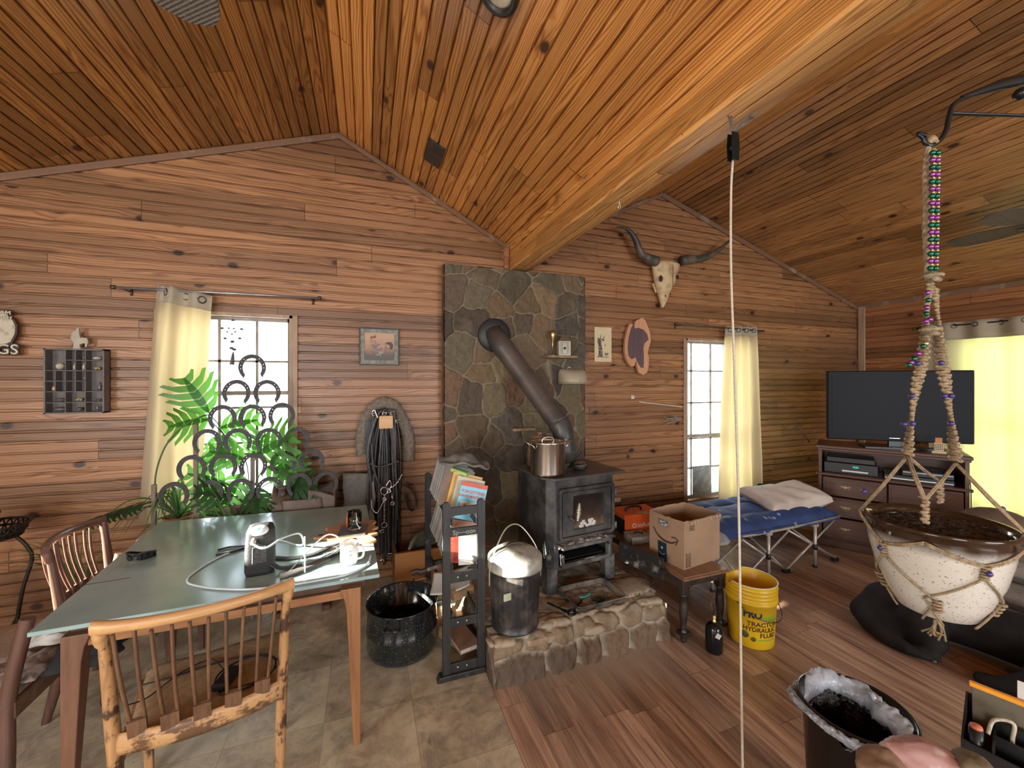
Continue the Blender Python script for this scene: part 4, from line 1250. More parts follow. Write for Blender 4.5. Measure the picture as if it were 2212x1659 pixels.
make_chair('dining_chair', 'blond wooden slat back chair with scuffed rails in front of the teal table', (-0.556, 1.845, 0), R_(10.6), 0.52, 0.895, ch_rail, ch_post, ch_slat, ch_low)
make_chair('dining_chair', 'dark reddish slat back chair side on at the left edge of the teal table', (-1.155, 2.715, 0), R_(-90), 0.45, 0.835, dk_rail, dk_post, dk_post, dk_rail)

# power brick and flex on the seat of the near chair
pbk = thing('power_brick', 'black laptop power brick lying on the seat of the near chair', 'charger', (-0.50, 1.80, 0.474), R_(75))
rubber = mat('black_plastic', (0.012, 0.012, 0.013), 0.38, bump=0.05)
mb = MB(); mb.box(-0.055, 0.055, -0.027, 0.027, 0.0, 0.03, bev=0.008); mb.obj('brick_case', rubber, pbk)
mb = MB(); mb.lathe([(0.0001, 0), (0.008, 0), (0.008, 0.001), (0.0001, 0.001)], 14, c=(0, 0, 0.0302)); mb.obj('label_disc', mat('grey_mark', (0.12, 0.12, 0.12), 0.5), pbk)
def coil(name, label, cat, pts, r, m, z=None):
    mb = MB(); mb.tube(path(pts, 10), r, 8); return tag(mb.obj(name, m), label, cat)
coil('flex', 'black power cord coiled loosely on the seat of the near chair', 'cord',
     [(-0.80, 1.88, 0.480), (-0.7, 1.89, 0.482), (-0.6, 1.92, 0.481), (-0.47, 1.93, 0.480), (-0.36, 1.88, 0.481), (-0.35, 1.79, 0.480), (-0.42, 1.73, 0.481), (-0.5, 1.73, 0.480), (-0.54, 1.83, 0.485), (-0.48, 1.90, 0.487), (-0.40, 1.91, 0.486), (-0.33, 1.83, 0.486), (-0.39, 1.745, 0.487), (-0.50, 1.75, 0.483)], 0.0032, rubber)
coil('charger_lead', 'thin dark lead trailing across the near chair seat to the left', 'cord', [(-0.53, 1.87, 0.484), (-0.6, 1.96, 0.480), (-0.68, 1.90, 0.484), (-0.74, 1.80, 0.481), (-0.78, 1.75, 0.50)], 0.0022, rubber)

# third seat at the left edge of the picture
th = thing('bench', 'low brown wooden bench with tan padded seat at the lower left', 'bench', (-1.52, 2.30, 0))
mb = MB()
mb.grid(lambda u, v: (lerp(-0.45, 0.28, u), lerp(-0.26, 0.33, v), 0.445 + 0.03 * min(1, min(u, 1 - u, v, 1 - v) * 7) ** .5 + 0.006 * nz(u * 5, v * 5)), 24, 24)
mb.box(-0.45, 0.28, -0.26, 0.33, 0.42, 0.447)
mb.obj('seat_pad', mat('dusty_tan_pad', (0.30, 0.23, 0.17), 0.9, c2=(0.23, 0.17, 0.12), scale=7, bump=0.4), th)
mb = MB(); mb.box(-0.46, 0.29, -0.28, -0.255, 0.36, 0.43, bev=0.006); mb.box(0.27, 0.295, -0.28, 0.34, 0.36, 0.43, bev=0.006); mb.box(-0.46, 0.29, 0.33, 0.35, 0.36, 0.43)
mb.obj('frame', wood_mat('brown_bench_frame', (0.10, 0.05, 0.03), (0.19, 0.1, 0.06), 'X', .8, .5), th)
for x, y in ((0.275, -0.27), (0.275, 0.34), (-0.44, -0.27), (-0.44, 0.34)):
    mb = MB()
    if x > 0: mb.sweep(path([(x + 0.02, y - 0.06, 0.0), (x + 0.005, y - 0.02, 0.22), (x - 0.005, y, 0.42), (x + 0.015, y + 0.01, 0.58), (x + 0.04, y + 0.02, 0.72)], 5), 0.045, 0.04, up=(0, 1, 0), r=0.3)
    else: mb.bar((x, y, 0), (x, y, 0.42), 0.04, 0.04)
    mb.obj('leg', dk_post, th)
paper_m = mat('off_white_paper', (0.62, 0.62, 0.60), 0.7, var=0.06, bump=0.05)
def crumple(mb, cx, cy, z, sx, sy, h, s, nu=26, nv=20):
    def f(u, v):
        x = lerp(-sx, sx, u); y = lerp(-sy, sy, v)
        e = min(1, min(u, 1 - u, v, 1 - v) * 5)
        x2 = x + 0.03 * nz(v * 4, s); y2 = y + 0.03 * nz(u * 4, s + 5)
        return (cx + x2, cy + y2, z + e * h * (0.55 + 0.6 * nz(u * 3 + s, v * 3) + 0.25 * nz(u * 9 + s, v * 9)))
    mb.grid(f, nu, nv)
mb = MB(); crumple(mb, -1.30, 2.16, 0.475, 0.11, 0.10, 0.05, 2)
tag(mb.obj('garment', mat('mauve_patterned_cloth', (0.20, 0.15, 0.13), 0.9, c2=(0.34, 0.27, 0.23), scale=26, thr=(.47, .53)), solid=0.004), 'crumpled brown patterned garment heaped on the low bench', 'garment')
bag = thing('carrier_bag', 'white plastic bag with dark upside-down letters lying on the bench under the table corner', 'bag', (-1.20, 2.33, 0.50), R_(12))
mb = MB(); crumple(mb, 0, 0, 0.0, 0.16, 0.055, 0.05, 8); mb.obj('bag_film', paper_m, bag, solid=0.002)
text_part('lettering', 'suic', 0.075, black_m, bag, Matrix.Translation((0.06, -0.06, 0.07)) @ Matrix.Rotation(R_(68), 4, 'X') @ Matrix.Rotation(PI, 4, 'Z'), bold=0.002)
mb = MB(); crumple(mb, -1.09, 2.20, 0.472, 0.10, 0.12, 0.10, 14)
tag(mb.obj('dark_coat', mat('black_cloth', (0.018, 0.018, 0.02), 0.9), solid=0.004), 'black folded coat on the bench beneath the table corner', 'coat')

# ================================================================ things on the table
T = TZ
gl = thing('sunglasses', 'black wraparound sunglasses lying folded on the left of the teal table', 'glasses', (-1.036, 2.445, T), R_(-10))
lens = mat('glossy_black_lens', (0.006, 0.006, 0.008), 0.06, bump=0)
mb = MB()
for s in (-1, 1):
    mb.grid(lambda u, v, s=s: (s * (0.006 + 0.058 * u), -0.012 - 0.02 * math.cos(u * 1.3) + 0.018 * u * u * 1.6, 0.006 + 0.036 * (v - 0.5) * (1 - 0.35 * abs(2 * u - 1) ** 2.5) + 0.018), 10, 8)
mb.obj('lens', lens, gl, solid=0.002)
mb = MB(); mb.tube(path([(-0.064, 0.01, 0.034), (-0.035, -0.026, 0.043), (0, -0.030, 0.036), (0.035, -0.026, 0.043), (0.064, 0.01, 0.034)]), 0.0035)
mb.obj('frame', rubber, gl)
for s in (-1, 1):
    mb = MB(); mb.sweep(path([(s * 0.064, 0.01, 0.032), (s * 0.05, 0.025, 0.028), (s * -0.01, 0.03 + s * .004, 0.018), (s * -0.055, 0.026 + s * .004, 0.006)]), 0.004, 0.012); mb.obj('temple', rubber, gl)
dev = thing('portable_sprayer', 'upright black padded case with a white dial and clear hose standing on the teal table', 'device', (-0.455, 2.10, T), R_(4))
nyl = mat('black_nylon', (0.016, 0.018, 0.018), 0.75, bump=0.5, scale=30)
mb = MB()
lv = [(0.052, 0.040, 0.0), (0.058, 0.046, 0.02), (0.058, 0.045, 0.12), (0.054, 0.042, 0.185), (0.046, 0.036, 0.205), (0.03, 0.02, 0.212)]
vs = []
for a, b, z in lv: vs += [(q[0], q[1] + z * 0.12, z) for q in rr_pts(a, b, min(a, b) * 0.55)]
n = len(rr_pts(1, 1, .4)); fs = [[i * n + j, i * n + (j + 1) % n, (i + 1) * n + (j + 1) % n, (i + 1) * n + j] for i in range(len(lv) - 1) for j in range(n)]
fs += [list(range(n))[::-1], [(len(lv) - 1) * n + j for j in range(n)]]
mb.add(vs, fs, True); mb.obj('padded_case', nyl, dev)
mb = MB(); mb.lathe([(0.0001, 0.004), (0.030, 0.004), (0.033, 0.0), (0.034, -0.004)], 24, Matrix.Translation((0.0, -0.022, 0.198)) @ Matrix.Rotation(R_(38), 4, 'X'), sx=1.1, sy=0.8)
dial = mb.obj('dial', mat('white_dial', (0.75, 0.77, 0.76), 0.3, var=0.03, bump=0), dev)
mb = MB()
for i, a in enumerate((0.2, 0.9, 2.2, -0.6)): mb.cbox((0.012 * math.cos(a * 2), 0.006 * math.sin(a * 3), 0.0045), (0.02, 0.002, 0.001), a, M=Matrix.Translation((0.0, -0.022, 0.198)) @ Matrix.Rotation(R_(38), 4, 'X'))
mb.obj('dial_marks', mat('teal_marks', (0.05, 0.2, 0.25), 0.5), dial)
mb = MB(); mb.box(-0.026, 0.03, -0.048, -0.040, 0.05, 0.125, M=Matrix.Rotation(R_(-5), 4, 'X'), bev=0.004)
mb.obj('mesh_panel', mat('grey_mesh_panel', (0.06, 0.065, 0.065), 0.6, c2=(0.02, 0.02, 0.02), scale=120), dev)
mb = MB(); mb.tube([(-0.02, -0.025, 0.158), (-0.02, -0.05, 0.152)], 0.011, 14); mb.obj('hose_port', mat('beige_port', (0.4, 0.36, 0.3), 0.4), dev)
mb = MB(); mb.sweep(path([(0.05, -0.03, 0.04), (0.085, -0.03, 0.015), (0.14, -0.02, 0.006), (0.17, -0.02, 0.005)]), 0.045, 0.006); mb.obj('strap_tab', nyl, dev)
clear = mat('milky_clear_tube', (0.62, 0.70, 0.74), 0.15, var=0.05, bump=0)
coil('clear_hose', 'clear plastic hose looping across the left and front of the teal table', 'hose',
     [(-0.478, 2.05, T + 0.152), (-0.42, 2.02, T + 0.135), (-0.36, 2.08, T + 0.15), (-0.31, 2.20, T + 0.12), (-0.30, 2.26, T + 0.05), (-0.34, 2.36, T + 0.006), (-0.45, 2.47, T + 0.005), (-0.56, 2.45, T + 0.005), (-0.68, 2.33, T + 0.005), (-0.735, 2.13, T + 0.005), (-0.66, 2.03, T + 0.005), (-0.5, 1.945, T + 0.005), (-0.35, 1.915, T + 0.005), (-0.2, 1.915, T + 0.005), (-0.08, 1.93, T + 0.005), (0.0, 2.0, T + 0.005), (0.02, 2.08, T + 0.012)], 0.0045, clear)
coil('thin_tube', 'second thin clear tube curling beside the black case on the table', 'hose',
     [(-0.33, 2.05, T + 0.004), (-0.27, 2.2, T + 0.03), (-0.2, 2.33, T + 0.05), (-0.14, 2.30, T + 0.04), (-0.13, 2.2, T + 0.02), (-0.2, 2.14, T + 0.01), (-0.28, 2.16, T + 0.005)], 0.003, clear)
mb = MB(); mb.tube([(-0.262, 2.02, T + 0.001), (-0.262, 2.02, T + 0.165)], 0.003, 10)
tag(mb.obj('clear_rod', clear), 'short clear rod standing upright behind the near chair rail on the table', 'rod')
st_ = thing('shoulder_strap', 'black webbing strap with a padded end looped on the teal table', 'strap', (-0.27, 2.18, T))
mb = MB()
def strap(mb, pts, w, th, ups=(0, 0, 1)): mb.sweep(path(pts, 6), w, th, up=ups, r=0.1)
strap(mb, [(-0.17, 0.06, 0.006), (-0.08, 0.02, 0.006), (0.02, 0.03, 0.007), (0.10, 0.10, 0.01), (0.14, 0.09, 0.012), (0.13, 0.01, 0.008), (0.08, -0.06, 0.006)], 0.035, 0.004)
mb.obj('webbing', nyl, st_)
mb = MB(); strap(mb, [(0.09, -0.05, 0.008), (0.02, -0.11, 0.008), (-0.05, -0.16, 0.007), (-0.09, -0.17, 0.007)], 0.055, 0.010); mb.obj('shoulder_pad', mat('grey_pad', (0.05, 0.048, 0.045), 0.8), st_)
mb = MB(); mb.torus((0.09, 0.0, 0.013), 0.014, 0.002, 14, 6, sx=1.5); mb.obj('buckle', mat('silver_buckle', (0.7, 0.7, 0.7), 0.2, 1.0), st_)
pl_ = thing('pliers', 'dark pliers lying open on the teal table behind the black case', 'pliers', (-0.60, 2.42, T), R_(10))
for i, pts in enumerate(([(-0.11, 0.03, 0.006), (-0.06, 0.042, 0.006), (0.0, 0.02, 0.006), (0.03, 0.005, 0.006)], [(-0.11, -0.035, 0.006), (-0.06, -0.035, 0.006), (0.0, -0.01, 0.006), (0.03, 0.0, 0.006)])):
    mb = MB(); mb.sweep(path(pts), 0.013, 0.009); mb.obj('handle', rubber, pl_)
mb = MB(); mb.lathe([(0.0001, 0), (0.018, 0), (0.018, 0.01), (0.0001, 0.01)], 14, c=(0.035, 0, 0.001)); mb.bar((0.04, 0.004, 0.006), (0.085, 0.006, 0.006), 0.012, 0.01); mb.obj('jaw', iron, pl_)
# cow shaped serving board with a slate
cb = thing('serving_board', 'shaped wooden serving board with a grey slate inset near the table right edge', 'board', (-0.075, 2.445, T))
N = 0
outl = [(-0.20, -0.02), (-0.13, -0.06), (-0.09, -0.13), (0.0, -0.16), (0.07, -0.185), (0.125, -0.17), (0.10, -0.10), (0.135, -0.07), (0.105, -0.01), (0.14, 0.03), (0.105, 0.075), (0.13, 0.13), (0.10, 0.165), (0.03, 0.155), (-0.06, 0.18), (-0.10, 0.13), (-0.15, 0.125), (-0.14, 0.06)]
mb = MB(); mb.prism([p[:2] for p in path([(a, b, 0) for a, b in outl + outl[:1]], 4)][:-1], 0.014)
mb.obj('wood_plank', wood_mat('pale_orange_board', (0.38, 0.19, 0.09), (0.52, 0.29, 0.15), 'X', .7, .4), cb, bevel=0.003)
mb = MB(); mb.box(-0.075, 0.075, -0.075, 0.10, 0.014, 0.019, M=Matrix.Rotation(R_(-6), 4, 'Z'), bev=0.001)
mb.obj('slate_inset', mat('grey_slate', (0.09, 0.105, 0.11), 0.5, c2=(0.16, 0.17, 0.17), scale=40), cb)
mb = MB(); mb.lathe([(0.007, 0.0), (0.011, 0.0), (0.011, 0.0015), (0.007, 0.0015)], 14, c=(-0.165, 0.0, 0.0142)); mb.obj('eyelet', black_m, cb)
gm = NT('drinking_glass'); gm.b.inputs['Transmission Weight'].default_value = 1.0; gm.set(Roughness=0.02, IOR=1.45); gm.base(gm.ramp(gm.noise(gm.coord(), 3), [(0, (0.9, 0.95, 0.95)), (1, (0.97, 1, 1))]))
gt = thing('glass_tumbler', 'clear glass tumbler with an orange figure on it, on the serving board', 'glass', (-0.065, 2.47, T + 0.0192))
mb = MB(); mb.lathe([(0.0001, 0), (0.032, 0), (0.036, 0.004), (0.040, 0.10), (0.0365, 0.10), (0.033, 0.012), (0.0001, 0.01)], 32)
mb.obj('tumbler_wall', gm.m, gt)
mb = MB(); mb.ball((-0.041, -0.006, 0.065), 0.011, 10, (0.4, 1, 1.1)); mb.ball((-0.040, -0.008, 0.045), 0.012, 10, (0.4, 1, 1.2)); mb.ball((-0.040, -0.004, 0.024), 0.009, 10, (0.4, 1.3, .8))
mb.obj('printed_figure', mat('orange_print', (0.75, 0.17, 0.06), 0.4), gt, label='orange printed figure')
mg = thing('mug', 'white ceramic mug with faint lettering in bright sun at the table right front', 'mug', (-0.078, 2.06, T), R_(-20))
cer = mat('white_ceramic', (0.80, 0.79, 0.76), 0.2, var=0.02, bump=0)
mb = MB(); mb.lathe([(0.0001, 0.003), (0.03, 0.0), (0.037, 0.003), (0.0405, 0.02), (0.0405, 0.095), (0.038, 0.098), (0.036, 0.095), (0.036, 0.012), (0.0001, 0.009)], 36)
mb.obj('cup', cer, mg)
mb = MB(); mb.tube(path([(0.038, 0, 0.078), (0.06, 0, 0.078), (0.069, 0, 0.055), (0.062, 0, 0.03), (0.038, 0, 0.02)]), 0.0055); mb.obj('handle', cer, mg)
for i, (s_, z_) in enumerate((('~N~', 0.066), ('oak', 0.048), ('E', 0.03))):
    text_part('lettering', s_, 0.014, mat('grey_print', (0.25, 0.23, 0.2), 0.5), mg, Matrix.Rotation(R_(25), 4, 'Z') @ Matrix.Translation((0, -0.0412, z_)) @ Matrix.Rotation(R_(90), 4, 'X'), bend=0.0412)
# ================================================================ horseshoe trellis
shoe_m = mat('rusted_horseshoe', (0.022, 0.020, 0.024), 0.6, 0.1, c2=(0.05, 0.042, 0.042), scale=14, bump=0.3)
hole_m = mat('bright_nail_hole', (0.6, 0.62, 0.62), 0.3, 0.5)
trel = thing('horseshoe_trellis', 'pyramid of welded horseshoes standing on stakes before the left window', 'trellis', (-0.73, 3.14, 0.0))
rows = [1, 2, 3, 4, 5, 6]
def shoe_mesh(a=0.0, rad=0.073):
    """horseshoe outline: open end at the bottom, with real nail holes"""
    n = 84; outer = []; inner = []
    for k in range(n + 1):
        t = lerp(-147, 147, k / n); th = R_(90 - t)
        w = 0.0135 * (1.0 - 0.30 * (abs(t) / 147) ** 3)
        e = abs(t) / 147
        r = rad * (1 + 0.02 * math.cos(R_(t) * 2))
        cx, cz = r * math.cos(th) * 0.95, r * math.sin(th) * 1.04
        if e > 0.90: cx += math.copysign((e - .90) * 0.16, cx)
        L = math.hypot(cx, cz); ux, uz = cx / L, cz / L
        outer.append((cx + ux * w, cz + uz * w)); inner.append((cx - ux * w, cz - uz * w))
    # heels flare outwards a little
    vs = []
    for y in (-0.0045, 0.0045):
        for p, q in zip(outer, inner):
            m1 = (p[0] * .57 + q[0] * .43, p[1] * .57 + q[1] * .43); m2 = (p[0] * .43 + q[0] * .57, p[1] * .43 + q[1] * .57)
            vs += [(p[0], y, p[1]), (m1[0], y, m1[1]), (m2[0], y, m2[1]), (q[0], y, q[1])]
    N1 = (n + 1) * 4; fs = []
    holes = set()
    for k in (15, 20, 25, 30, 53, 58, 63, 68): holes.add(k)
    for k in range(n):
        for j in range(3):
            a0, a1 = k * 4 + j, (k + 1) * 4 + j
            if j == 1 and k in holes:
                fs += [[a0, a1, a1 + N1, a0 + N1], [a0 + 1, a1 + 1, a1 + 1 + N1, a0 + 1 + N1], [a0, a0 + 1, a0 + 1 + N1, a0 + N1], [a1, a1 + 1, a1 + 1 + N1, a1 + N1]]
                continue
            fs.append([a0, a0 + 1, a1 + 1, a1]); fs.append([a0 + N1, a1 + N1, a1 + 1 + N1, a0 + 1 + N1])
        fs.append([k * 4, (k + 1) * 4, (k + 1) * 4 + N1, k * 4 + N1]); fs.append([k * 4 + 3, k * 4 + 3 + N1, (k + 1) * 4 + 3 + N1, (k + 1) * 4 + 3])
    for k in (0, n):
        for j in range(3): fs.append([k * 4 + j, k * 4 + j + 1, k * 4 + j + 1 + N1, k * 4 + j + N1])
    mb = MB(); mb.add(vs, fs); return mb
shoe0 = None
for r in range(6):
    for i in range(r + 1):
        x = (i - r / 2) * 0.176 + (0.004 * r); z = 1.702 - r * 0.165
        if shoe0 is None:
            shoe0 = shoe_mesh().obj('horseshoe', shoe_m, trel); o = shoe0
        else:
            o = shoe0.copy(); COL.objects.link(o); o.parent = trel
        o.location = (x + rnd.uniform(-.005, .005), rnd.uniform(-.004, .004), z + rnd.uniform(-.006, .006))
        o.rotation_euler = (0, R_(rnd.uniform(-6, 6)), 0)
stake = wood_mat('grey_brown_stake', (0.10, 0.07, 0.055), (0.22, 0.16, 0.12), 'Z', 1.0, 0.7)
for x, z1 in ((-0.32, 1.335), (-0.54, 0.96), (0.0, 1.10)):
    mb = MB(); mb.bar((x, 0.028, 0.0), (x, 0.028, z1), 0.024, 0.024); mb.obj('stake', stake, trel, bevel=0.003)

# ================================================================ plants
def leaf_mat(name, c, back):
    N = NT(name)
    f = N.noise(N.coord(), 9, 3)
    col = N.ramp(f, [(0.3, tuple(x * .75 for x in c)), (0.7, c)])
    N.base(col); N.set(Roughness=0.35)
    tr = N.n('ShaderNodeBsdfTranslucent'); tr.inputs[0].default_value = (*back, 1)
    mx = N.n('ShaderNodeMixShader'); mx.inputs[0].default_value = 0.45
    N.l(N.b.outputs[0], mx.inputs[1]); N.l(tr.outputs[0], mx.inputs[2]); N.l(mx.outputs[0], N.out.inputs['Surface'])
    return N.m
leaf_g = leaf_mat('philodendron_leaf', (0.05, 0.15, 0.03), (0.15, 0.42, 0.05))
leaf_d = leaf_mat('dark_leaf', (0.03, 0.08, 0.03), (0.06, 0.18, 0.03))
leaf_s = leaf_mat('striped_leaf', (0.10, 0.17, 0.08), (0.22, 0.35, 0.12))
stem_m = mat('green_stem', (0.06, 0.10, 0.035), 0.5)
def lobed_leaf(mb, base, tip_dir, up, size, lobes=7, depth=0.55):
    d = Vector(tip_dir).normalized(); s = d.cross(Vector(up)).normalized(); nrm = s.cross(d)
    base = Vector(base); spine = [base + d * (t * size) - nrm * (t * t * size * 0.18) for t in [i / 12 for i in range(13)]]
    for side in (-1, 1):
        prev = 0
        for k in range(lobes):
            t0 = (k + 0.1) / lobes; t1 = (k + 0.95) / lobes; tm = min(1.0, (t0 + t1) / 2 + 0.12)
            env = math.sin(PI * min(1, (t0 + 0.22) / 1.15)) ** 0.8
            L = size * (0.58 * env + 0.05)
            def P(t, off, curl=0.0):
                i = t * 12; a = int(min(11, i)); q = spine[a].lerp(spine[a + 1], i - a)
                return q + s * side * off + d * (off * 0.42) - nrm * (off * off / size * 0.35 + curl)
            inn = L * (1 - depth)
            pts = [P(t0, 0), P(t0 - 0.0, inn * 0.8), P(t0 + 0.02, inn), P((t0 + tm) / 2, L * 0.8), P(tm - 0.02, L), P(tm + 0.03, L * 0.82), P(t1 + 0.0, inn), P(t1, 0)]
            mid = [P(lerp(t0, t1, 0.5), 0)]
            n = len(pts)
            mb.add([*pts, P(lerp(t0, tm, 0.55), L * 0.5)], [[i, i + 1, n] for i in range(n - 1)] + [[n - 1, 0, n]], True)
    # narrow web along the rib
    vs = []
    for i, q in enumerate(spine):
        w = size * 0.10 * math.sin(PI * min(1, (i + 1) / 13.5)); vs += [q - s * w, q + nrm * 0.001, q + s * w]
    fs = [[i * 3 + j, i * 3 + j + 1, i * 3 + j + 4, i * 3 + j + 3] for i in range(12) for j in range(2)]
    mb.add(vs, fs, True)
ph = thing('philodendron', 'large cut leaf philodendron in a pot behind the horseshoe trellis at the window', 'plant', (-0.78, 3.27, 0.62))
mb = MB(); mb.lathe([(0.0001, 0), (0.085, 0), (0.11, 0.14), (0.118, 0.145), (0.118, 0.16), (0.105, 0.16), (0.10, 0.13), (0.0001, 0.13)], 28)
mb.obj('pot', mat('brown_plastic_pot', (0.10, 0.05, 0.035), 0.5), ph)
leaves = [((-1.00, 3.24, 1.40), (-0.35, -0.25, 0.75), 0.24, (0.2, -1, .3)), ((-0.99, 3.22, 1.36), (-0.9, -0.2, -0.1), 0.20, (0, -1, .5)), ((-0.95, 3.25, 1.26), (0.2, -0.2, -0.8), 0.20, (.3, -1, .2)), ((-0.93, 3.2, 1.30), (0.9, -0.1, 0.25), 0.20, (0, -1, .4)),
          ((-0.72, 3.2, 1.10), (0.5, -0.3, 0.35), 0.26, (0, -1, .5)), ((-0.78, 3.2, 1.08), (-0.7, -0.2, 0.3), 0.19, (0, -1, .4)), ((-0.74, 3.22, 1.10), (0.15, -0.1, 0.9), 0.15, (.1, -1, 0)), ((-0.66, 3.22, 1.02), (0.8, -0.2, -0.35), 0.20, (0, -1, .4)),
          ((-0.82, 3.25, 0.98), (-0.3, -0.3, -0.8), 0.20, (0, -1, .1)), ((-0.6, 3.25, 0.92), (0.4, -0.2, 0.5), 0.2, (0, -1, .3)), ((-0.9, 3.22, 0.92), (-0.6, -0.2, 0.3), 0.2, (0, -1, .3)), ((-0.72, 3.2, 0.88), (0.1, -0.4, -0.3), 0.17, (0, -1, .5)),
          ((-0.55, 3.2, 0.84), (0.6, -0.3, 0.2), 0.2, (0, -1, .6)), ((-0.5, 3.22, 0.80), (0.7, -.2, -.1), 0.16, (0, -1, .6)), ((-0.85, 3.18, 0.84), (-0.4, -.3, .2), 0.18, (0, -1, .6))]
for i, (b, d, s, u) in enumerate(leaves):
    mb = MB(); bb = (b[0] + 0.78, b[1] - 3.27, b[2] - 0.62)
    lobed_leaf(mb, bb, d, u, s * 1.12, 5, 0.42)
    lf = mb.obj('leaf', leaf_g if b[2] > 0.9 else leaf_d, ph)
    mb = MB(); mb.tube(path([(0.02 * nz(i), 0.02 * nz(i, 3), 0.13), (bb[0] * 0.45, bb[1] * 0.3 + 0.02, 0.13 + (bb[2] - 0.13) * 0.65), bb], 6), 0.004, 6)
    mb.obj('stalk', stem_m, lf)
# plant bench that carries the pots under the window
pbn = thing('plant_bench', 'low white board bench carrying the pot plants under the left window', 'bench', (-0.95, 3.28, 0))
mb = MB(); mb.box(-0.42, 0.36, -0.10, 0.14, 0.595, 0.618, bev=0.003); mb.obj('bench_top', wood_mat('white_painted_board', (0.55, 0.55, 0.52), (0.68, 0.67, 0.63), 'X'), pbn)
for x in (-0.36, 0.30):
    mb = MB(); mb.box(x - 0.03, x + 0.03, -0.08, 0.12, 0.0, 0.595); mb.obj('bench_end', wood_mat('white_painted_board', (0, 0, 0), (0, 0, 0)), pbn)
# long strappy leaves
def strap_leaf(mb, p0, p1, p2, w, n=14):
    pts = []
    for i in range(n + 1):
        t = i / n; pts.append((1 - t) ** 2 * Vector(p0) + 2 * t * (1 - t) * Vector(p1) + t * t * Vector(p2))
    vs = []
    for i, p in enumerate(pts):
        t = i / n; d = (pts[min(i + 1, n)] - pts[max(i - 1, 0)]).normalized(); s = d.cross(Vector((0, -0.6, 1)))
        s = s.normalized() if s.length > 1e-3 else Vector((1, 0, 0)); ww = w * (math.sin(PI * min(1, t * 0.93 + 0.07)) ** 0.6) * (1 - t * 0.55); up = s.cross(d)
        vs += [p - s * ww + up * ww * 0.35, p, p + s * ww + up * ww * 0.35]
    fs = [[i * 3 + j, i * 3 + j + 1, i * 3 + j + 4, i * 3 + j + 3] for i in range(n) for j in range(2)]
    mb.add(vs, fs, True)
sp1 = thing('spider_plant', 'pot of long arching strap leaves left of the horseshoe trellis', 'plant', (-1.16, 3.22, 0.62))
mb = MB(); mb.lathe([(0.0001, 0), (0.06, 0), (0.08, 0.10), (0.085, 0.11), (0.078, 0.115), (0.072, 0.09), (0.0001, 0.09)], 24); mb.obj('pot', mat('clay_pot', (0.35, 0.16, 0.09), 0.8), sp1)
rr = random.Random(3)
for i in range(30):
    a = rr.uniform(0, 2 * PI); L = rr.uniform(0.22, 0.42); h = rr.uniform(0.05, 0.32)
    mb = MB(); dx, dy = math.cos(a) * L * 1.25, math.sin(a) * L * 0.35 - 0.05
    strap_leaf(mb, (0, 0, 0.09), (dx * 0.5, dy * 0.5, 0.10 + h * 1.6), (dx, dy, 0.05 + h * 0.1 - 0.1 * rr.random()), 0.009)
    mb.obj('leaf', leaf_s if i % 3 else leaf_g, sp1)
sp2 = thing('trailing_plant', 'bundle of long low green straps spreading behind the teal table edge', 'plant', (-0.86, 3.2, 0.62))
for i in range(26):
    a = rr.uniform(-0.4, PI + 0.4); L = rr.uniform(0.2, 0.4)
    mb = MB(); dx = math.cos(a) * L; dy = -0.06 * rr.random()
    strap_leaf(mb, (0.05 * rr.uniform(-1, 1), 0, 0.02), (dx * 0.5, dy, 0.1 + 0.22 * rr.random()), (dx, dy, 0.02 + 0.14 * rr.random()), 0.008)
    mb.obj('leaf', (leaf_s, leaf_d, leaf_g)[i % 3], sp2)
coil('arching_vine', 'single long green vine arching up beside the left curtain', 'vine', [(-1.22, 3.2, 0.72), (-1.27, 3.18, 0.95), (-1.22, 3.17, 1.18), (-1.12, 3.17, 1.32), (-1.03, 3.19, 1.38), (-1.0, 3.22, 1.39)], 0.005, stem_m)
# far left plant stand with ivy
ps = thing('plant_stand', 'curved dark metal plant stand with a woven basket top at the left edge', 'plant stand', (-2.0, 3.12, 0))
ir = mat('dark_wrought_iron', (0.03, 0.022, 0.018), 0.5, 0.5)
for i, a in enumerate((0.15, 2.25, 4.3)):
    mb = MB(); c, s = math.cos(a), math.sin(a)
    mb.tube(path([(0.10 * c, 0.10 * s, 0.735), (0.15 * c, 0.15 * s, 0.66), (0.17 * c, 0.17 * s, 0.58), (0.135 * c, 0.135 * s, 0.42), (0.11 * c, 0.11 * s, 0.22), (0.10 * c, 0.10 * s, 0.0)]), 0.009)
    mb.tube(path([(0.115 * c, 0.115 * s, 0.27), (0.08 * c, 0.08 * s, 0.20), (0.05 * c, 0.05 * s, 0.18)]), 0.006)
    mb.obj('leg', ir, ps)
mb = MB()
for z, r in ((0.80, 0.155), (0.735, 0.125), (0.765, 0.14)): mb.torus((0, 0, z), r, 0.007, 32, 6)
for k in range(28):
    a = k * 2 * PI / 28
    mb.tube([(0.125 * math.cos(a), 0.125 * math.sin(a), 0.735), (0.155 * math.cos(a + .22), 0.155 * math.sin(a + .22), 0.80)], 0.004, 5)
    mb.tube([(0.125 * math.cos(a), 0.125 * math.sin(a), 0.735), (0.155 * math.cos(a - .22), 0.155 * math.sin(a - .22), 0.80)], 0.004, 5)
mb.lathe([(0.0001, 0.733), (0.125, 0.733), (0.125, 0.738), (0.0001, 0.738)], 24)
mb.obj('basket', ir, ps)
iv = thing('ivy_pot', 'dark pot of ivy with hanging leaves on the metal plant stand', 'plant', (-2.05, 3.12, 0.7385))
mb = MB(); mb.lathe([(0.0001, 0), (0.06, 0), (0.085, 0.12), (0.09, 0.13), (0.08, 0.13), (0.075, 0.11), (0.0001, 0.11)], 24); mb.obj('pot', mat('dark_green_pot', (0.01, 0.025, 0.022), 0.5), iv)
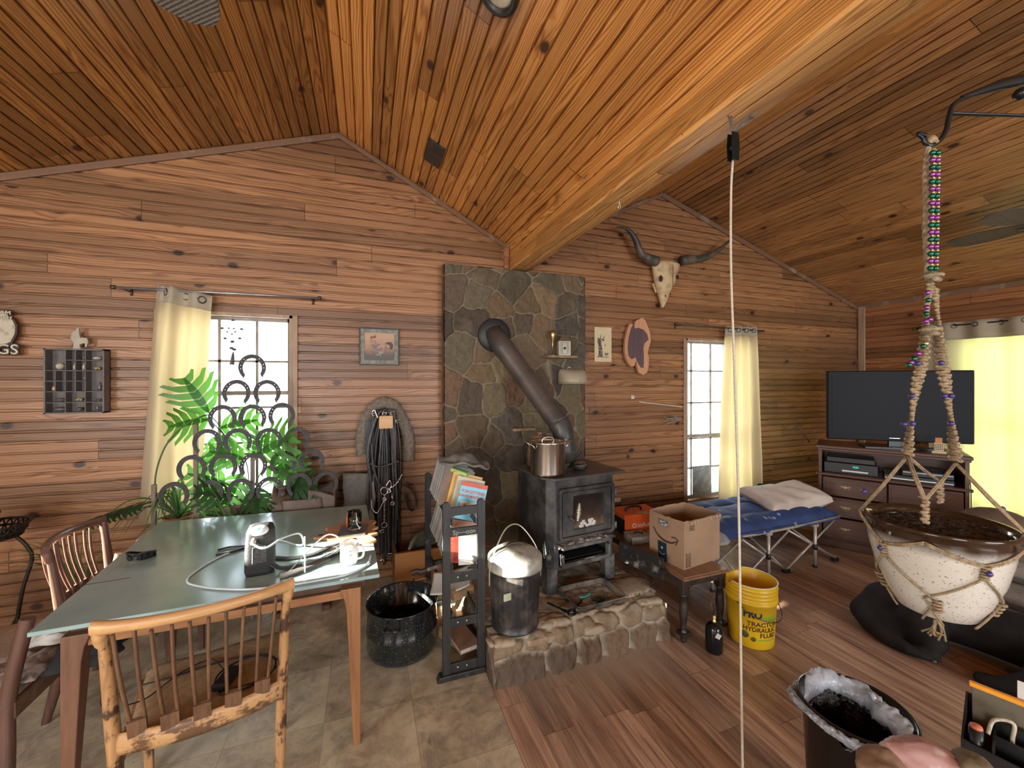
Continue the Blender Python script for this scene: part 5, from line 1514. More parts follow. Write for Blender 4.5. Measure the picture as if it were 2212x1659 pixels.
def ivy_leaf(mb, c, s, a):
    M = Matrix.Translation(c) @ Matrix.Rotation(R_(90), 4, 'X') @ Matrix.Rotation(a, 4, 'Z')
    pts = []
    for k in range(10):
        t = 2 * PI * k / 10; r = s * (1.0 if k % 2 == 0 else 0.55); pts.append((r * math.cos(t), r * math.sin(t)))
    mb.prism(pts, 0.001, M)
for i, (x, y, z, s) in enumerate(((0.13, -0.14, -0.10, 0.026), (0.155, -0.13, -0.115, 0.028), (0.08, -0.16, -0.09, 0.03), (0.09, -0.15, -0.13, 0.026), (0.05, -0.1, 0.14, 0.035), (0.0, -0.1, 0.16, 0.04), (0.06, -0.15, 0.02, 0.03))):
    mb = MB(); ivy_leaf(mb, (x, y, z), s, i * 1.1); lf = mb.obj('leaf', leaf_d, iv)
    mb = MB(); mb.tube([(x, y + 0.004, z), (x * 0.5, y * 0.6, max(z + 0.03, 0.12) )], 0.0015, 5); mb.obj('stalk', stem_m, lf)
fn = thing('feathery_plant', 'pale drooping feathery plant behind the dark slat back chair', 'plant', (-1.62, 3.15, 0.0))
mb = MB(); mb.lathe([(0.0001, 0), (0.09, 0), (0.12, 0.2), (0.125, 0.22), (0.11, 0.22), (0.0001, 0.19)], 24); mb.obj('pot', mat('clay_pot', (0, 0, 0)), fn)
for i in range(22):
    a = lerp(-0.25, PI + 0.25, i / 21); L = rr.uniform(0.18, 0.32)
    mb = MB(); dx = math.cos(a) * L; 
    strap_leaf(mb, (0.0, 0, 0.2), (dx * 0.2, -0.02, 0.62), (dx, -0.08 - 0.1 * rr.random(), 0.62 + 0.16 * math.sin(a) - 0.05 * rr.random()), 0.007)
    mb.obj('leaf', leaf_s, fn)
for i in range(5):
    mb = MB(); b = (0.02 + i * 0.05, -0.05, 0.76 + 0.016 * i); lobed_leaf(mb, b, (0.9, -0.2, 0.3), (0, -.6, 1), 0.10, 4); mb.obj('leaf', leaf_d, fn)
    
# ================================================================ saddle and horse tack
sd_ = thing('saddle', 'brown leather saddle on a dark rack behind the teal table', 'saddle', (-0.41, 3.24, 0.0))
leather = mat('brown_leather', (0.055, 0.032, 0.022), 0.42, c2=(0.12, 0.075, 0.05), scale=8, bump=0.2)
suede = mat('grey_brown_suede', (0.16, 0.13, 0.11), 0.8, scale=10)
mb = MB(); mb.grid(lambda u, v: (lerp(-0.2, 0.2, u), 0.13 * math.cos(PI * v) * -1, 0.66 + 0.19 * math.sin(PI * v) * (1 - 0.18 * math.sin(PI * u)) + 0.05 * abs(2 * u - 1) ** 3), 24, 20); mb.obj('saddle_seat', leather, sd_, solid=0.02)
mb = MB(); mb.grid(lambda u, v: (lerp(-0.13, 0.11, u) + 0.01 * math.sin(v * 6), -0.145 - 0.012 * math.sin(PI * u), lerp(0.80, 0.50, v)), 12, 14); mb.obj('fender', suede, sd_, solid=0.012)
mb = MB(); mb.lathe([(0.0001, 0), (0.035, 0.004), (0.04, 0.012), (0.03, 0.02), (0.02, 0.03), (0.025, 0.06), (0.03, 0.07)], 20, Matrix.Translation((-0.14, -0.08, 0.89)) @ Matrix.Rotation(R_(180), 4, 'X')); mb.obj('horn', leather, sd_)
mb = MB(); mb.grid(lambda u, v: (lerp(0.03, 0.20, u), -0.15 + 0.02 * math.sin(u * 5), lerp(0.86 - 0.05 * u, 0.62 + 0.05 * math.sin(u * 9), v)), 14, 10); mb.obj('skirt', suede, sd_, solid=0.01)
mb = MB(); mb.bar((-0.2, 0, 0.60), (0.2, 0, 0.60), 0.14, 0.1); mb.bar((-0.14, 0, 0), (-0.14, 0, 0.56), 0.05, 0.05); mb.bar((0.14, 0, 0), (0.14, 0, 0.56), 0.05, 0.05); mb.bar((-.14, -.15, .02), (-.14, .15, .02), .05, .04); mb.bar((.14, -.15, .02), (.14, .15, .02), .05, .04)
mb.obj('saddle_rack', dk_post, sd_)
mb = MB(); mb.grid(lambda u, v: (lerp(-0.17, 0.06, u) + 0.02 * nz(v * 4, 2), 3.34 - 0.012 * math.sin(u * 7 + v) - 0.02 * v, lerp(0.90 - 0.02 * u, 0.42, v)), 24, 24)
mb.grid(lambda u, v: (lerp(-0.17, 0.06, u), lerp(3.34, 3.44, v), 0.90 - 0.02 * u - 0.02 * v), 10, 4)
tag(mb.obj('grey_blanket', mat('grey_brown_felt', (0.18, 0.165, 0.15), 0.95, scale=30, bump=0.5), solid=0.012), 'grey felt saddle blanket hanging on the wall between the saddle and the bridles', 'blanket')
tk = thing('bridle_rack', 'wooden peg block on the wall hung with black bridles, straps and chain', 'tack rack', (0.14, WY - 0.012, 0.0))
mb = MB(); mb.box(-0.05, 0.055, -0.17, 0.012, 1.245, 1.345, bev=0.004); mb.obj('peg_block', wood_mat('cut_pine_block', (0.50, 0.27, 0.11), (0.68, 0.42, 0.20), 'X', 1.4), tk, label='pale square cut pine block')
strap_m = mat('black_bridle_leather', (0.018, 0.017, 0.018), 0.42, c2=(0.045, 0.04, 0.04), scale=20, bump=0.2)
brown_st = mat('brown_bridle_leather', (0.06, 0.028, 0.018), 0.45, scale=20)
def hang(mb, x0, x1, zb, yo, w=0.02, sway=0.0, zt=1.36):
    mb.sweep(path([(x0, yo, zb + 0.06), (x0 - 0.005 + sway, yo - 0.01, (zb + zt) / 2), (lerp(x0, x1, .2), yo, zt - 0.05), (lerp(x0, x1, .5), yo + 0.01, zt), (lerp(x0, x1, .8), yo, zt - 0.05), (x1 + sway, yo - 0.008, (zb + zt) / 2), (x1, yo, zb + 0.05)], 5), w, 0.006, up=(0, -1, 0.01), r=0.2)
rr = random.Random(21)
for i in range(26):
    a = rr.uniform(-0.125, 0.0); b = rr.uniform(0.0, 0.115); zb = rr.choice((0.35, 0.5, 0.62, 0.75, 0.85, 0.12, 0.2)) + rr.uniform(-.05, .05)
    mb = MB(); hang(mb, a, b, zb, -0.02 - 0.005 * i, rr.uniform(0.014, 0.026), rr.uniform(-.02, .02), 1.352 + 0.0012 * i)
    mb.obj('strap', brown_st if i in (4, 11, 17) else strap_m, tk)
mb = MB(); mb.sweep(path([(-0.115, -0.165, 0.98), (-0.05, -0.17, 0.95), (0.03, -0.17, 0.965), (0.10, -0.165, 0.985)]), 0.014, 0.006, up=(0, -1, 0)); mb.sweep(path([(-0.105, -0.17, 1.13), (-0.09, -0.172, 0.95), (-0.05, -0.175, 0.82), (-0.02, -0.175, 0.79)]), 0.014, 0.006, up=(0, -1, 0)); mb.obj('strap', strap_m, tk)
mb = MB(); mb.tube(path([(0.13, -0.12, 0.79), (0.20, -0.10, 0.74), (0.235, -0.09, 0.66), (0.235, -0.09, 0.58), (0.19, -0.1, 0.575), (0.15, -0.12, 0.70)]), 0.009); mb.obj('rein_loop', strap_m, tk)
chrome = mat('polished_bit_metal', (0.75, 0.74, 0.72), 0.18, 1.0, var=0.05, bump=0)
for n_, pts, r in (('bit', [(-0.105, -0.18, 0.70), (-0.10, -0.18, 0.64), (-0.07, -0.18, 0.60), (-0.05, -0.18, 0.62), (-0.01, -0.18, 0.70)], 0.005), ('bit', [(0.0, -0.18, 0.80), (0.03, -0.18, 0.84), (0.04, -0.18, 0.80), (0.025, -0.18, 0.76)], 0.004), ('bit', [(0.045, -0.18, 0.74), (0.05, -0.18, 0.66)], 0.004)):
    mb = MB(); mb.tube(path(pts), r, 8); mb.torus((pts[-1][0], pts[-1][1], pts[-1][2]), 0.013, 0.0035, 14, 6, M=Matrix.Translation(pts[-1]) @ Matrix.Rotation(R_(90), 4, 'X') @ Matrix.Translation(tuple(-c for c in pts[-1]))); mb.obj(n_, chrome, tk)
def chain(mb, pts, link=0.016, r=0.0022):
    P = path(pts, 10); L = 0; last = P[0]; k = 0
    for p in P[1:]:
        seg = (p - last).length
        while L + seg >= link:
            t = (link - L) / seg; last = last.lerp(p, t); seg = (p - last).length; L = 0; k += 1
            M = Matrix.Translation(last) @ rot_to(p - last if (p - last).length > 1e-6 else Vector((0, 0, 1))).to_4x4() @ Matrix.Rotation(PI / 2 * (k % 2), 4, 'Z') @ Matrix.Rotation(PI / 2, 4, 'X')
            mb.torus((0, 0, 0), link * 0.48, r, 10, 5, M=M, sx=0.7, sy=1.15)
        L += seg; last = p
mb = MB(); chain(mb, [(-0.01, -0.185, 0.74), (-0.012, -0.185, 0.62), (-0.012, -0.185, 0.53)], 0.013); chain(mb, [(0.012, -0.185, 0.77), (0.075, -0.185, 0.81), (0.125, -0.17, 0.88)], 0.013)
mb.torus((0, 0, 0), 0.02, 0.003, 18, 6, M=Matrix.Translation((-0.012, -0.185, 0.50)) @ Matrix.Rotation(R_(90), 4, 'X')); mb.torus((0, 0, 0), 0.028, 0.003, 18, 6, M=Matrix.Translation((-0.012, -0.185, 0.765)) @ Matrix.Rotation(R_(90), 4, 'X'))
mb.obj('curb_chain', chrome, tk)
mb = MB()
for x, z, a in ((-0.085, 1.36, 0.4), (-0.01, 1.362, -0.3), (0.05, 1.365, 0.2), (-0.03, 0.22, .3), (0.03, 0.26, .1), (-0.03, 0.45, .5), (0.09, 1.30, 0.2)):
    M = Matrix.Translation((x, -0.175, z)) @ Matrix.Rotation(R_(90), 4, 'X') @ Matrix.Rotation(a, 4, 'Z')
    mb.tube([(-0.014, -0.01, 0), (0.014, -0.01, 0), (0.014, 0.01, 0), (-0.014, 0.01, 0)], 0.0022, 6, True, M=M)
mb.tube(path([(-0.10, -0.18, 1.375), (-0.085, -0.185, 1.395), (-0.075, -0.185, 1.37), (-0.06, -0.185, 1.33)]), 0.006); mb.obj('buckle', chrome, tk)
wl = thing('fleece_girth', 'shaggy grey brown fleece girth draped in an arch over the bridle peg', 'girth', (0.14, 3.40, 0.0))
fleece = mat('shaggy_fleece', (0.24, 0.20, 0.155), 0.98, c2=(0.15, 0.125, 0.10), scale=40, bump=1.0, thr=(.4, .6))
mb = MB(); P = path([(-0.165, 0, 1.02), (-0.175, 0, 1.16), (-0.14, 0, 1.32), (-0.05, 0, 1.43), (0.05, 0, 1.425), (0.13, 0, 1.31), (0.185, 0, 1.14), (0.185, 0, 0.96)], 10)
def fl(u, v):
    i = u * (len(P) - 1); a = int(min(i, len(P) - 2)); q = P[a].lerp(P[a + 1], i - a); d = (P[a + 1] - P[a]).normalized(); s = Vector((-d.z, 0, d.x)); t = v * 2 * PI
    k = 1 + 0.15 * nz(u * 60, v * 20)
    return tuple(q + s * math.cos(t) * 0.046 * k + Vector((0, -1, 0)) * math.sin(t) * 0.026 * k)
mb.grid(fl, 90, 16, close_u=False); mb.obj('fleece', fleece, wl)
mb = MB(); mb.box(-0.15, -0.09, -0.04, -0.028, 1.04, 1.30, bev=0.003); mb.obj('liner', mat('blue_grey_liner', (0.07, 0.085, 0.10), 0.7), wl)
# ================================================================ curtains
def curtain_mat(name, c, back, w=0.55):
    N = NT(name)
    f = N.noise(N.coord(), 260, 2); g = N.noise(N.coord(), 3, 4)
    col = N.ramp(N.math('ADD', N.math('MULTIPLY', f, 0.5), N.math('MULTIPLY', g, 0.5)), [(0.3, tuple(x * .85 for x in c)), (0.7, c)])
    N.base(col); N.set(Roughness=0.85)
    tr = N.n('ShaderNodeBsdfTranslucent'); tr.inputs[0].default_value = (*back, 1)
    mx = N.n('ShaderNodeMixShader'); mx.inputs[0].default_value = w
    N.l(N.b.outputs[0], mx.inputs[1]); N.l(tr.outputs[0], mx.inputs[2]); N.l(mx.outputs[0], N.out.inputs['Surface'])
    return N.m
cream = curtain_mat('cream_curtain', (0.50, 0.42, 0.30), (0.80, 0.60, 0.26), 0.30)
yellow = curtain_mat('yellow_lit_curtain', (0.52, 0.46, 0.32), (0.90, 0.78, 0.26), 0.34)
hem_m = curtain_mat('cream_header', (0.48, 0.42, 0.31), (0.5, 0.42, 0.25), 0.15)
ring_m = mat('dark_grommet', (0.10, 0.09, 0.08), 0.35, 0.8)
rod_m = mat('grey_curtain_rod', (0.42, 0.42, 0.44), 0.3, 0.8, var=0.1)
def curtain(name, label, tl, tr, bl, br, folds, amp, m, axis='X', grom=4, nu=150, nv=50, hem=0.11, phase=0.0, holes=None, rings=None):
    """tl.. are (u, z) along the wall; axis X: depth is -Y, axis Y: depth is -X"""
    t = thing(name, label, 'curtain', (0, 0, 0))
    off = (tl[0] + tr[0]) / 2
    base = (off, WY - 0.095, 0) if axis == 'X' else (XR - 0.105, off, 0)
    t.location = base
    def P(u, v, extra=0.0):
        top = lerp(tl[0], tr[0], u); bot = lerp(bl[0], br[0], u)
        uu = lerp(top, bot, v ** 0.8) - off
        z = lerp(lerp(tl[1], tr[1], u), lerp(bl[1], br[1], u), v)
        a = amp * (1 + 0.25 * math.sin(v * 3 + u * 5)) * (0.8 + 0.3 * v)
        d = a * math.sin(u * folds * 2 * PI + phase + 0.5 * math.sin(v * 2.2 + u * 3)) + 0.006 * nz(u * 9, v * 3)
        d += extra
        return (uu, d, z) if axis == 'X' else (d, uu, z)
    H = lerp(tl[1] - bl[1], tr[1] - br[1], 0.5); hv = hem / H
    mb = MB(); mb.grid(lambda u, v: P(u, hv + v * (1 - hv)), nu, nv); mb.obj('cloth', m, t)
    mb = MB(); mb.grid(lambda u, v: P(u, v * hv * 1.02), nu, 4); mb.obj('header', hem_m, t, solid=0.003)
    hg = 0.045 / H
    for i in range(grom):
        u = (i + 0.5) / grom
        p = Vector(P(u, hg)); p2 = Vector(P(u + 0.01, hg)); d = (p2 - p).normalized(); nrm = d.cross(Vector((0, 0, 1)))
        M = Matrix.Translation(p) @ rot_to(nrm).to_4x4()
        mb = MB(); mb.torus((0, 0, 0), 0.022, 0.0055, 18, 6, M=M); mb.obj('grommet', ring_m, t)
    return t
curtain('curtain', 'cream grommet curtain gathered at the left side of the left window', (-1.325, 2.275), (-1.02, 2.215), (-1.44, 0.66), (-1.09, 0.66), 2.2, 0.028, cream, grom=3, phase=0.4)
curtain('curtain', 'cream grommet curtain hanging at the right side of the tall middle window', (3.735, 2.225), (4.205, 2.235), (3.64, 0.21), (4.27, 0.21), 4.0, 0.03, cream, grom=4)
curtain('curtain', 'wide yellow glowing curtain with pinholes across the window behind the television', (2.72, 2.262), (0.35, 2.24), (2.66, 0.05), (0.35, 0.05), 9, 0.022, yellow, axis='Y', grom=14, nu=300, hem=0.19)
def rod(name, label, p0, p1, m=None, brackets=()):
    t = thing(name, label, 'curtain rod', p0)
    a = Vector(p0); b = Vector(p1) - a
    mb = MB(); mb.tube([(0, 0, 0), b], 0.008, 12); mb.obj('rod_tube', m or rod_m, t)
    for q in (Vector((0, 0, 0)), b):
        mb = MB(); dd_ = b.normalized() * 0.012; mb.tube([q - dd_, q + dd_], 0.013, 12); mb.obj('finial', ring_m, t)
    for f in brackets:
        q = b * f; mb = MB()
        ww = Vector((0, WY - a.y, 0)) if abs(b.y) < 0.5 else Vector((XR - a.x, 0, 0))
        mb.tube([q - Vector((0, 0, 0.012)), q - Vector((0, 0, 0.012)) + ww * 0.98], 0.004, 8); mb.tube([q + ww * 0.95 + Vector((0, 0, -.035)), q + ww * 0.95 + Vector((0, 0, .01))], 0.008, 8); mb.obj('bracket', ring_m, t)
rod('curtain_rod', 'slim grey curtain rod above the left window', (-1.56, WY - 0.095, 2.232), (-0.335, WY - 0.095, 2.245), brackets=(0.045, 0.955))
rod('curtain_rod', 'dark curtain rod above the tall middle window', (3.05, WY - 0.095, 2.215), (4.30, WY - 0.095, 2.19), ring_m, brackets=(0.05, 0.97))
rod('curtain_rod', 'dark curtain rod carrying the wide yellow curtain on the right wall', (XR - 0.105, 2.80, 2.225), (XR - 0.105, 0.25, 2.20), ring_m, brackets=(0.02, 0.97))

# ================================================================ wall decoration
def flat_shape(pts, y, th=0.008):
    """outline measured in the photograph, built on the wall plane and given thickness; returns mesh, origin"""
    P = [at_y(px, py, y) for px, py in pts]
    cx = sum(p[0] for p in P) / len(P); cz = sum(p[2] for p in P) / len(P)
    mb = MB(); M = Matrix.Translation((0, 0, 0)) @ Matrix.Rotation(R_(90), 4, 'X')
    mb.prism([(p[0] - cx, p[2] - cz) for p in P], th, M)
    return mb, (cx, y, cz)
# rooster sign on the left edge
sgp = [(-46, 690), (-20, 676), (0, 668), (24, 670), (25, 684), (36, 690), (43, 704), (42, 722), (32, 742), (22, 747), (-10, 750), (-40, 742), (-60, 720)]
mb, o = flat_shape(sgp, WY - 0.022, 0.02)
sg = thing('rooster_sign', 'cut out hen and egg sign with pale letters at the left edge of the wall', 'sign', o)
mb.obj('backboard', mat('brown_sign_edge', (0.05, 0.03, 0.02), 0.6), sg)
cream_p = mat('aged_cream_paint', (0.52, 0.46, 0.34), 0.6, c2=(0.28, 0.22, 0.16), scale=12, thr=(.5, .62))
mb, o2 = flat_shape([(4 + (x - 4) * .88, 712 + (y - 712) * .88) for x, y in sgp], WY - 0.026, 0.004)
mb.obj('painted_hen', cream_p, sg, loc=(o2[0] - o[0], -0.02, o2[2] - o[2]))
def wall_text(s, px, py, y, size, m, parent, org, name='lettering', bold=0.0, align='RIGHT', ex=0.004):
    p = at_y(px, py, y); return text_part(name, s, size, m, parent, facing((p[0] - org[0], p[1] - org[1], p[2] - org[2])), extrude=ex, bold=bold, align=align)
wall_text('EGGS', 41, 766, WY - 0.04, 0.088, mat('brown_letter_edge', (0.05, 0.03, 0.02), 0.6), sg, o, bold=0.008)
wall_text('EGGS', 40.5, 765, WY - 0.05, 0.086, mat('cream_letter', (0.62, 0.57, 0.45), 0.6), sg, o)
wall_text('FARM', 24, 680, WY - 0.05, 0.034, mat('cream_letter', (0, 0, 0)), sg, o)
wall_text('FRESH', 26, 690, WY - 0.05, 0.03, mat('cream_letter', (0, 0, 0)), sg, o)

# printer's tray with trinkets
grey_w = wood_mat('grey_tray_wood', (0.10, 0.085, 0.08), (0.17, 0.145, 0.135), 'X', 1.0, 0.6)
a_ = at_y(93, 752, WY - 0.075); b_ = at_y(224, 892, WY - 0.075)
TX0, TX1, TZ0, TZ1 = a_[0], b_[0], b_[2], a_[2]
tr_ = thing('shadow_box', 'grey wooden divided shadow box of small trinkets on the left wall', 'shadow box', ((TX0 + TX1) / 2, WY, TZ0))
W_, H_ = TX1 - TX0, TZ1 - TZ0; hw_ = W_ / 2; D_ = 0.072
mb = MB(); t_ = 0.008
mb.box(-hw_, -hw_ + t_, -D_, -0.002, 0, H_); mb.box(hw_ - t_, hw_, -D_, -0.002, 0, H_); mb.box(-hw_, hw_, -D_, -0.002, 0, t_); mb.box(-hw_, hw_, -D_, -0.002, H_ - t_, H_); mb.box(-hw_, hw_, -0.008, -0.002, 0, H_)
mb.obj('case', grey_w, tr_)
fx = lambda f: lerp(-hw_ + 0.004, hw_ - 0.004, f); fz = lambda f: lerp(H_ - 0.004, 0.004, f)
divs = [('h', 0.335, 0, 1), ('h', 0.665, 0, 1), ('h', 0.835, 0, 1), ('v', 0.34, 0, 1), ('v', 0.68, 0, 1), ('v', 0.51, 0, 0.665), ('h', 0.17, 0.34, 1), ('h', 0.50, 0, 0.68), ('v', 0.17, 0.335, 0.665)]
for k, p, q0, q1 in divs:
    mb = MB()
    if k == 'h': mb.box(fx(q0), fx(q1), -D_ + 0.004, -0.008, fz(p) - 0.002, fz(p) + 0.002)
    else: mb.box(fx(p) - 0.002, fx(p) + 0.002, -D_ + 0.004, -0.008, fz(q1), fz(q0))
    mb.obj('divider', grey_w, tr_)
pale = mat('pale_trinket', (0.55, 0.50, 0.38), 0.5, c2=(.35, .3, .22), scale=50); tinyd = mat('dark_bead_trinket', (0.10, 0.09, 0.09), 0.25); gold = mat('gilt_trinket', (0.55, 0.45, 0.15), 0.3, 0.7); copper = mat('copper_thimble', (0.6, 0.33, 0.24), 0.4, 0.3)
def trinket(lbl, kind, fxx, fzz, r, m, nm='trinket'):
    mb = MB()
    x, z = fx(fxx) + tr_.location.x, fz(fzz) + tr_.location.z + 0.0022
    if kind == 'ball': mb.ball((0, 0, r), r, 14)
    elif kind == 'egg': mb.ball((0, 0, r * .55), r, 14, (1.25, 0.8, 0.55))
    elif kind == 'cup': mb.lathe([(0.0001, 0), (r, 0), (r * .85, r * 2.0), (r * .3, r * 2.3), (0.0001, r * 2.3)], 14)
    elif kind == 'fig': mb.lathe([(0.0001, 0), (r * .8, 0), (r * .4, r * .9), (r * .75, r * 1.6), (r * .25, r * 2.3), (r * .45, r * 2.8), (0.0001, r * 3.3)], 12)
    elif kind == 'cluster':
        for i in range(9): mb.ball((rnd.uniform(-1, 1) * r, rnd.uniform(-.4, .4) * r, r * .35 + rnd.random() * r * .8), r * .38, 8)
    tag(mb.obj(nm, m, loc=(x, WY - 0.036, z)), lbl, 'trinket', 'trinkets in the shadow box')
for a in (('pale round ball in the top left cell of the shadow box', 'ball', .20, .325, .022, pale), ('pale narrow figure in the upper middle cell of the shadow box', 'fig', .44, .325, .012, pale), ('silvery stacked bead figure, topmost in its column of the shadow box', 'fig', .60, .162, .011, tinyd),
          ('pale stacked figure under the topmost bead figure in the shadow box', 'fig', .60, .325, .013, pale), ('tiny reclining figure in the top right cell of the shadow box', 'egg', .84, .162, .020, pale), ('yellow flower shaped trinket in the right column of the shadow box', 'cluster', .84, .325, .014, gold),
          ('little silver bottle in the middle of the shadow box', 'fig', .61, .492, .011, tinyd), ('copper thimble in the lower left of the shadow box', 'cup', .10, .655, .013, copper), ('tiny grey pebble beside the copper thimble in the shadow box', 'ball', .27, .655, .008, tinyd),
          ('grey cone shaped trinket at the right of the shadow box', 'fig', .88, .655, .017, tinyd), ('dark glossy egg in the left cell, second row up of the shadow box', 'egg', .20, .828, .02, tinyd), ('gilt nugget cluster in the centre cell near the bottom of the shadow box', 'cluster', .53, .828, .016, gold),
          ('dark flat stone in the right cell, second row up of the shadow box', 'egg', .86, .828, .014, tinyd), ('large dark egg in the bottom left cell of the shadow box', 'egg', .20, .985, .028, tinyd), ('dark glass knob in the bottom centre cell of the shadow box', 'ball', .53, .985, .014, tinyd), ('dark figure in the bottom right cell of the shadow box', 'fig', .84, .985, .014, tinyd)): trinket(*a)
mb, o = flat_shape([(160, 748), (162, 735), (155, 725), (158, 713), (166, 708), (168, 703), (173, 703), (174, 718), (176, 724), (190, 724), (193, 732), (189, 744), (186, 744), (186, 736), (180, 736), (174, 739), (177, 748)], WY - 0.04, 0.012)
tag(mb.obj('animal_cutout', mat('grey_cream_cutout', (0.40, 0.36, 0.28), 0.7), loc=(o[0], o[1], TZ1 + 0.0 + (o[2] - at_y(165, 748, WY - 0.04)[2]))), 'small grey cut out animal figure standing on the shadow box', 'figurine')

# framed rooster picture
a_ = at_y(776, 707, WY - 0.02); b_ = at_y(862.5, 789.5, WY - 0.02); w_, h_ = b_[0] - a_[0], a_[2] - b_[2]
pc = thing('framed_picture', 'square framed rooster picture between the left window and the chimney', 'picture', ((a_[0] + b_[0]) / 2, WY, (a_[2] + b_[2]) / 2))
mb = MB()
def ring_box(mb, w, h, t, y0, y1):
    mb.box(-w / 2, -w / 2 + t, y0, y1, -h / 2, h / 2); mb.box(w / 2 - t, w / 2, y0, y1, -h / 2, h / 2); mb.box(-w / 2 + t, w / 2 - t, y0, y1, h / 2 - t, h / 2); mb.box(-w / 2 + t, w / 2 - t, y0, y1, -h / 2, -h / 2 + t)
ring_box(mb, w_, h_, 0.008, -0.022, -0.002); mb.obj('frame', mat('dark_brown_frame', (0.025, 0.015, 0.013), 0.5), pc)
mb = MB(); ring_box(mb, w_ - 0.014, h_ - 0.014, 0.032, -0.016, -0.002); mb.obj('mat_border', mat('grey_green_marbled', (0.16, 0.16, 0.13), 0.6, c2=(0.26, 0.26, 0.22), scale=30), pc)
mb = MB(); mb.box(-w_ / 2 + .03, w_ / 2 - .03, -0.010, -0.002, -h_ / 2 + .03, h_ / 2 - .03)
NB = NT('picture_ground'); z = NB.sep(NB.coord())[2]; nn = NB.noise(NB.coord(), 25, 4)
NB.base(NB.ramp(NB.math('ADD', NB.math('MULTIPLY_ADD', z, 4.0, 0.45), NB.math('MULTIPLY', nn, 0.2)), [(0.25, (0.09, 0.08, 0.075)), (0.33, (0.16, 0.11, 0.085)), (0.5, (0.36, 0.20, 0.13)), (0.85, (0.48, 0.30, 0.19))])); NB.set(Roughness=0.5)
mb.obj('canvas', NB.m, pc)
def sub(pts, k=1.0, ox=0, oz=0): return [((x * k) + ox, (y * k) + oz) for x, y in pts]
cxy = lambda x, y: ((x / 1810 * 120 + 760 - 819.2) / (862.5 - 776) * w_, -(y / 1659 * 110 + 690 - 748.2) / (789.5 - 707) * h_)
def pic(name, pts, m, y=-0.0115, th=0.002):
    mb = MB(); mb.prism([cxy(*p) for p in pts], th, Matrix.Translation((0, y + th, 0)) @ Matrix.Rotation(R_(90), 4, 'X')); return mb.obj(name, m, pc)
pic('rooster_body', [(600, 620), (640, 580), (700, 590), (760, 680), (800, 750), (900, 800), (1000, 815), (1060, 760), (1150, 710), (1270, 710), (1340, 790), (1330, 900), (1290, 990), (1260, 940), (1180, 960), (1120, 990), (1050, 1040), (960, 1060), (870, 1045), (760, 1000), (680, 930), (630, 850), (620, 760), (590, 700)], mat('russet_feathers', (0.24, 0.13, 0.10), 0.6, c2=(0.42, 0.28, 0.22), scale=40))
pic('rooster_tail', [(1080, 770), (1150, 712), (1270, 710), (1340, 790), (1330, 900), (1290, 990), (1255, 930), (1200, 950), (1240, 850), (1180, 790)], mat('dark_tail_feathers', (0.07, 0.06, 0.055), 0.6), -0.0125)
pic('rooster_wing', [(640, 780), (760, 860), (860, 980), (930, 1040), (820, 1020), (700, 950), (640, 860)], mat('grey_wing', (0.16, 0.17, 0.16), 0.6), -0.0125)
pic('rooster_comb', [(600, 640), (600, 560), (640, 520), (680, 560), (700, 500), (730, 545), (770, 470), (785, 550), (740, 600), (690, 590), (650, 580)], mat('dull_red', (0.22, 0.06, 0.045), 0.6), -0.0125)
pic('rooster_leg', [(860, 1040), (880, 1120), (780, 1160), (790, 1180), (900, 1150), (920, 1220), (940, 1220), (925, 1130), (1000, 1100), (1030, 1040)], mat('pale_leg', (0.30, 0.28, 0.26), 0.6), -0.0125)

# cattle skull
sk = thing('cattle_skull', 'longhorn cattle skull with dark curving horns mounted high on the wall', 'skull', (at_y(1440, 600, WY - 0.1)[0], WY, at_y(1440, 600, WY - 0.1)[2]))
so = sk.location
bone = mat('aged_bone', (0.58, 0.43, 0.25), 0.7, c2=(0.38, 0.25, 0.13), scale=10, bump=0.4, thr=(0.45, 0.65))
def rel(px, py, y=WY - 0.10): p = at_y(px, py, y); return Vector((p[0] - so.x, p[1] - so.y, p[2] - so.z))
prof = [(558, 1418, 1474, .055), (566, 1413, 1476, .07), (580, 1415, 1468, .08), (592, 1418, 1466, .085), (606, 1420, 1462, .08), (618, 1422, 1456, .07), (632, 1427, 1450, .055), (645, 1431, 1447, .045), (656, 1433, 1442, .03), (664, 1434, 1438, .015)]
vs = []; n = 16
for py, x0, x1, d in prof:
    a = rel(x0, py); b = rel(x1, py); cx = (a.x + b.x) / 2; hw = (b.x - a.x) / 2
    for j in range(n):
        t = 2 * PI * j / n
        vs.append((cx + hw * math.cos(t), -0.06 - d * math.sin(t) * (1 + 0.12 * math.cos(2 * t)) * 0.9, a.z + 0.004 * nz(j * 1.3, py)))
fs = [[i * n + j, i * n + (j + 1) % n, (i + 1) * n + (j + 1) % n, (i + 1) * n + j] for i in range(len(prof) - 1) for j in range(n)] + [list(range(n)), [(len(prof) - 1) * n + j for j in range(n)]]
mb = MB(); mb.add(vs, fs, True); mb.obj('skull_bone', bone, sk, subsurf=1)
for px, py, s in ((1424, 603, 0.028), (1460, 600, 0.02)):
    p = rel(px, py); mb = MB(); mb.ball((p.x, -0.125, p.z), s, 12, (0.7, 0.5, 1.2)); mb.obj('eye_socket', mat('dark_socket', (0.03, 0.02, 0.015), 0.9), sk)
mb = MB()
for px, py, s in ((1436, 640, 0.008), (1446, 636, .008)): p = rel(px, py); mb.ball((p.x, -0.115, p.z), s, 8, (0.6, 0.5, 2.2))
mb.bar(rel(1444, 575) + Vector((0, -0.066, 0)), rel(1446, 625) + Vector((0, -0.05, 0)), 0.004, 0.004)
mb.obj('nasal_gap', mat('dark_socket', (0, 0, 0)), sk)
mb = MB()
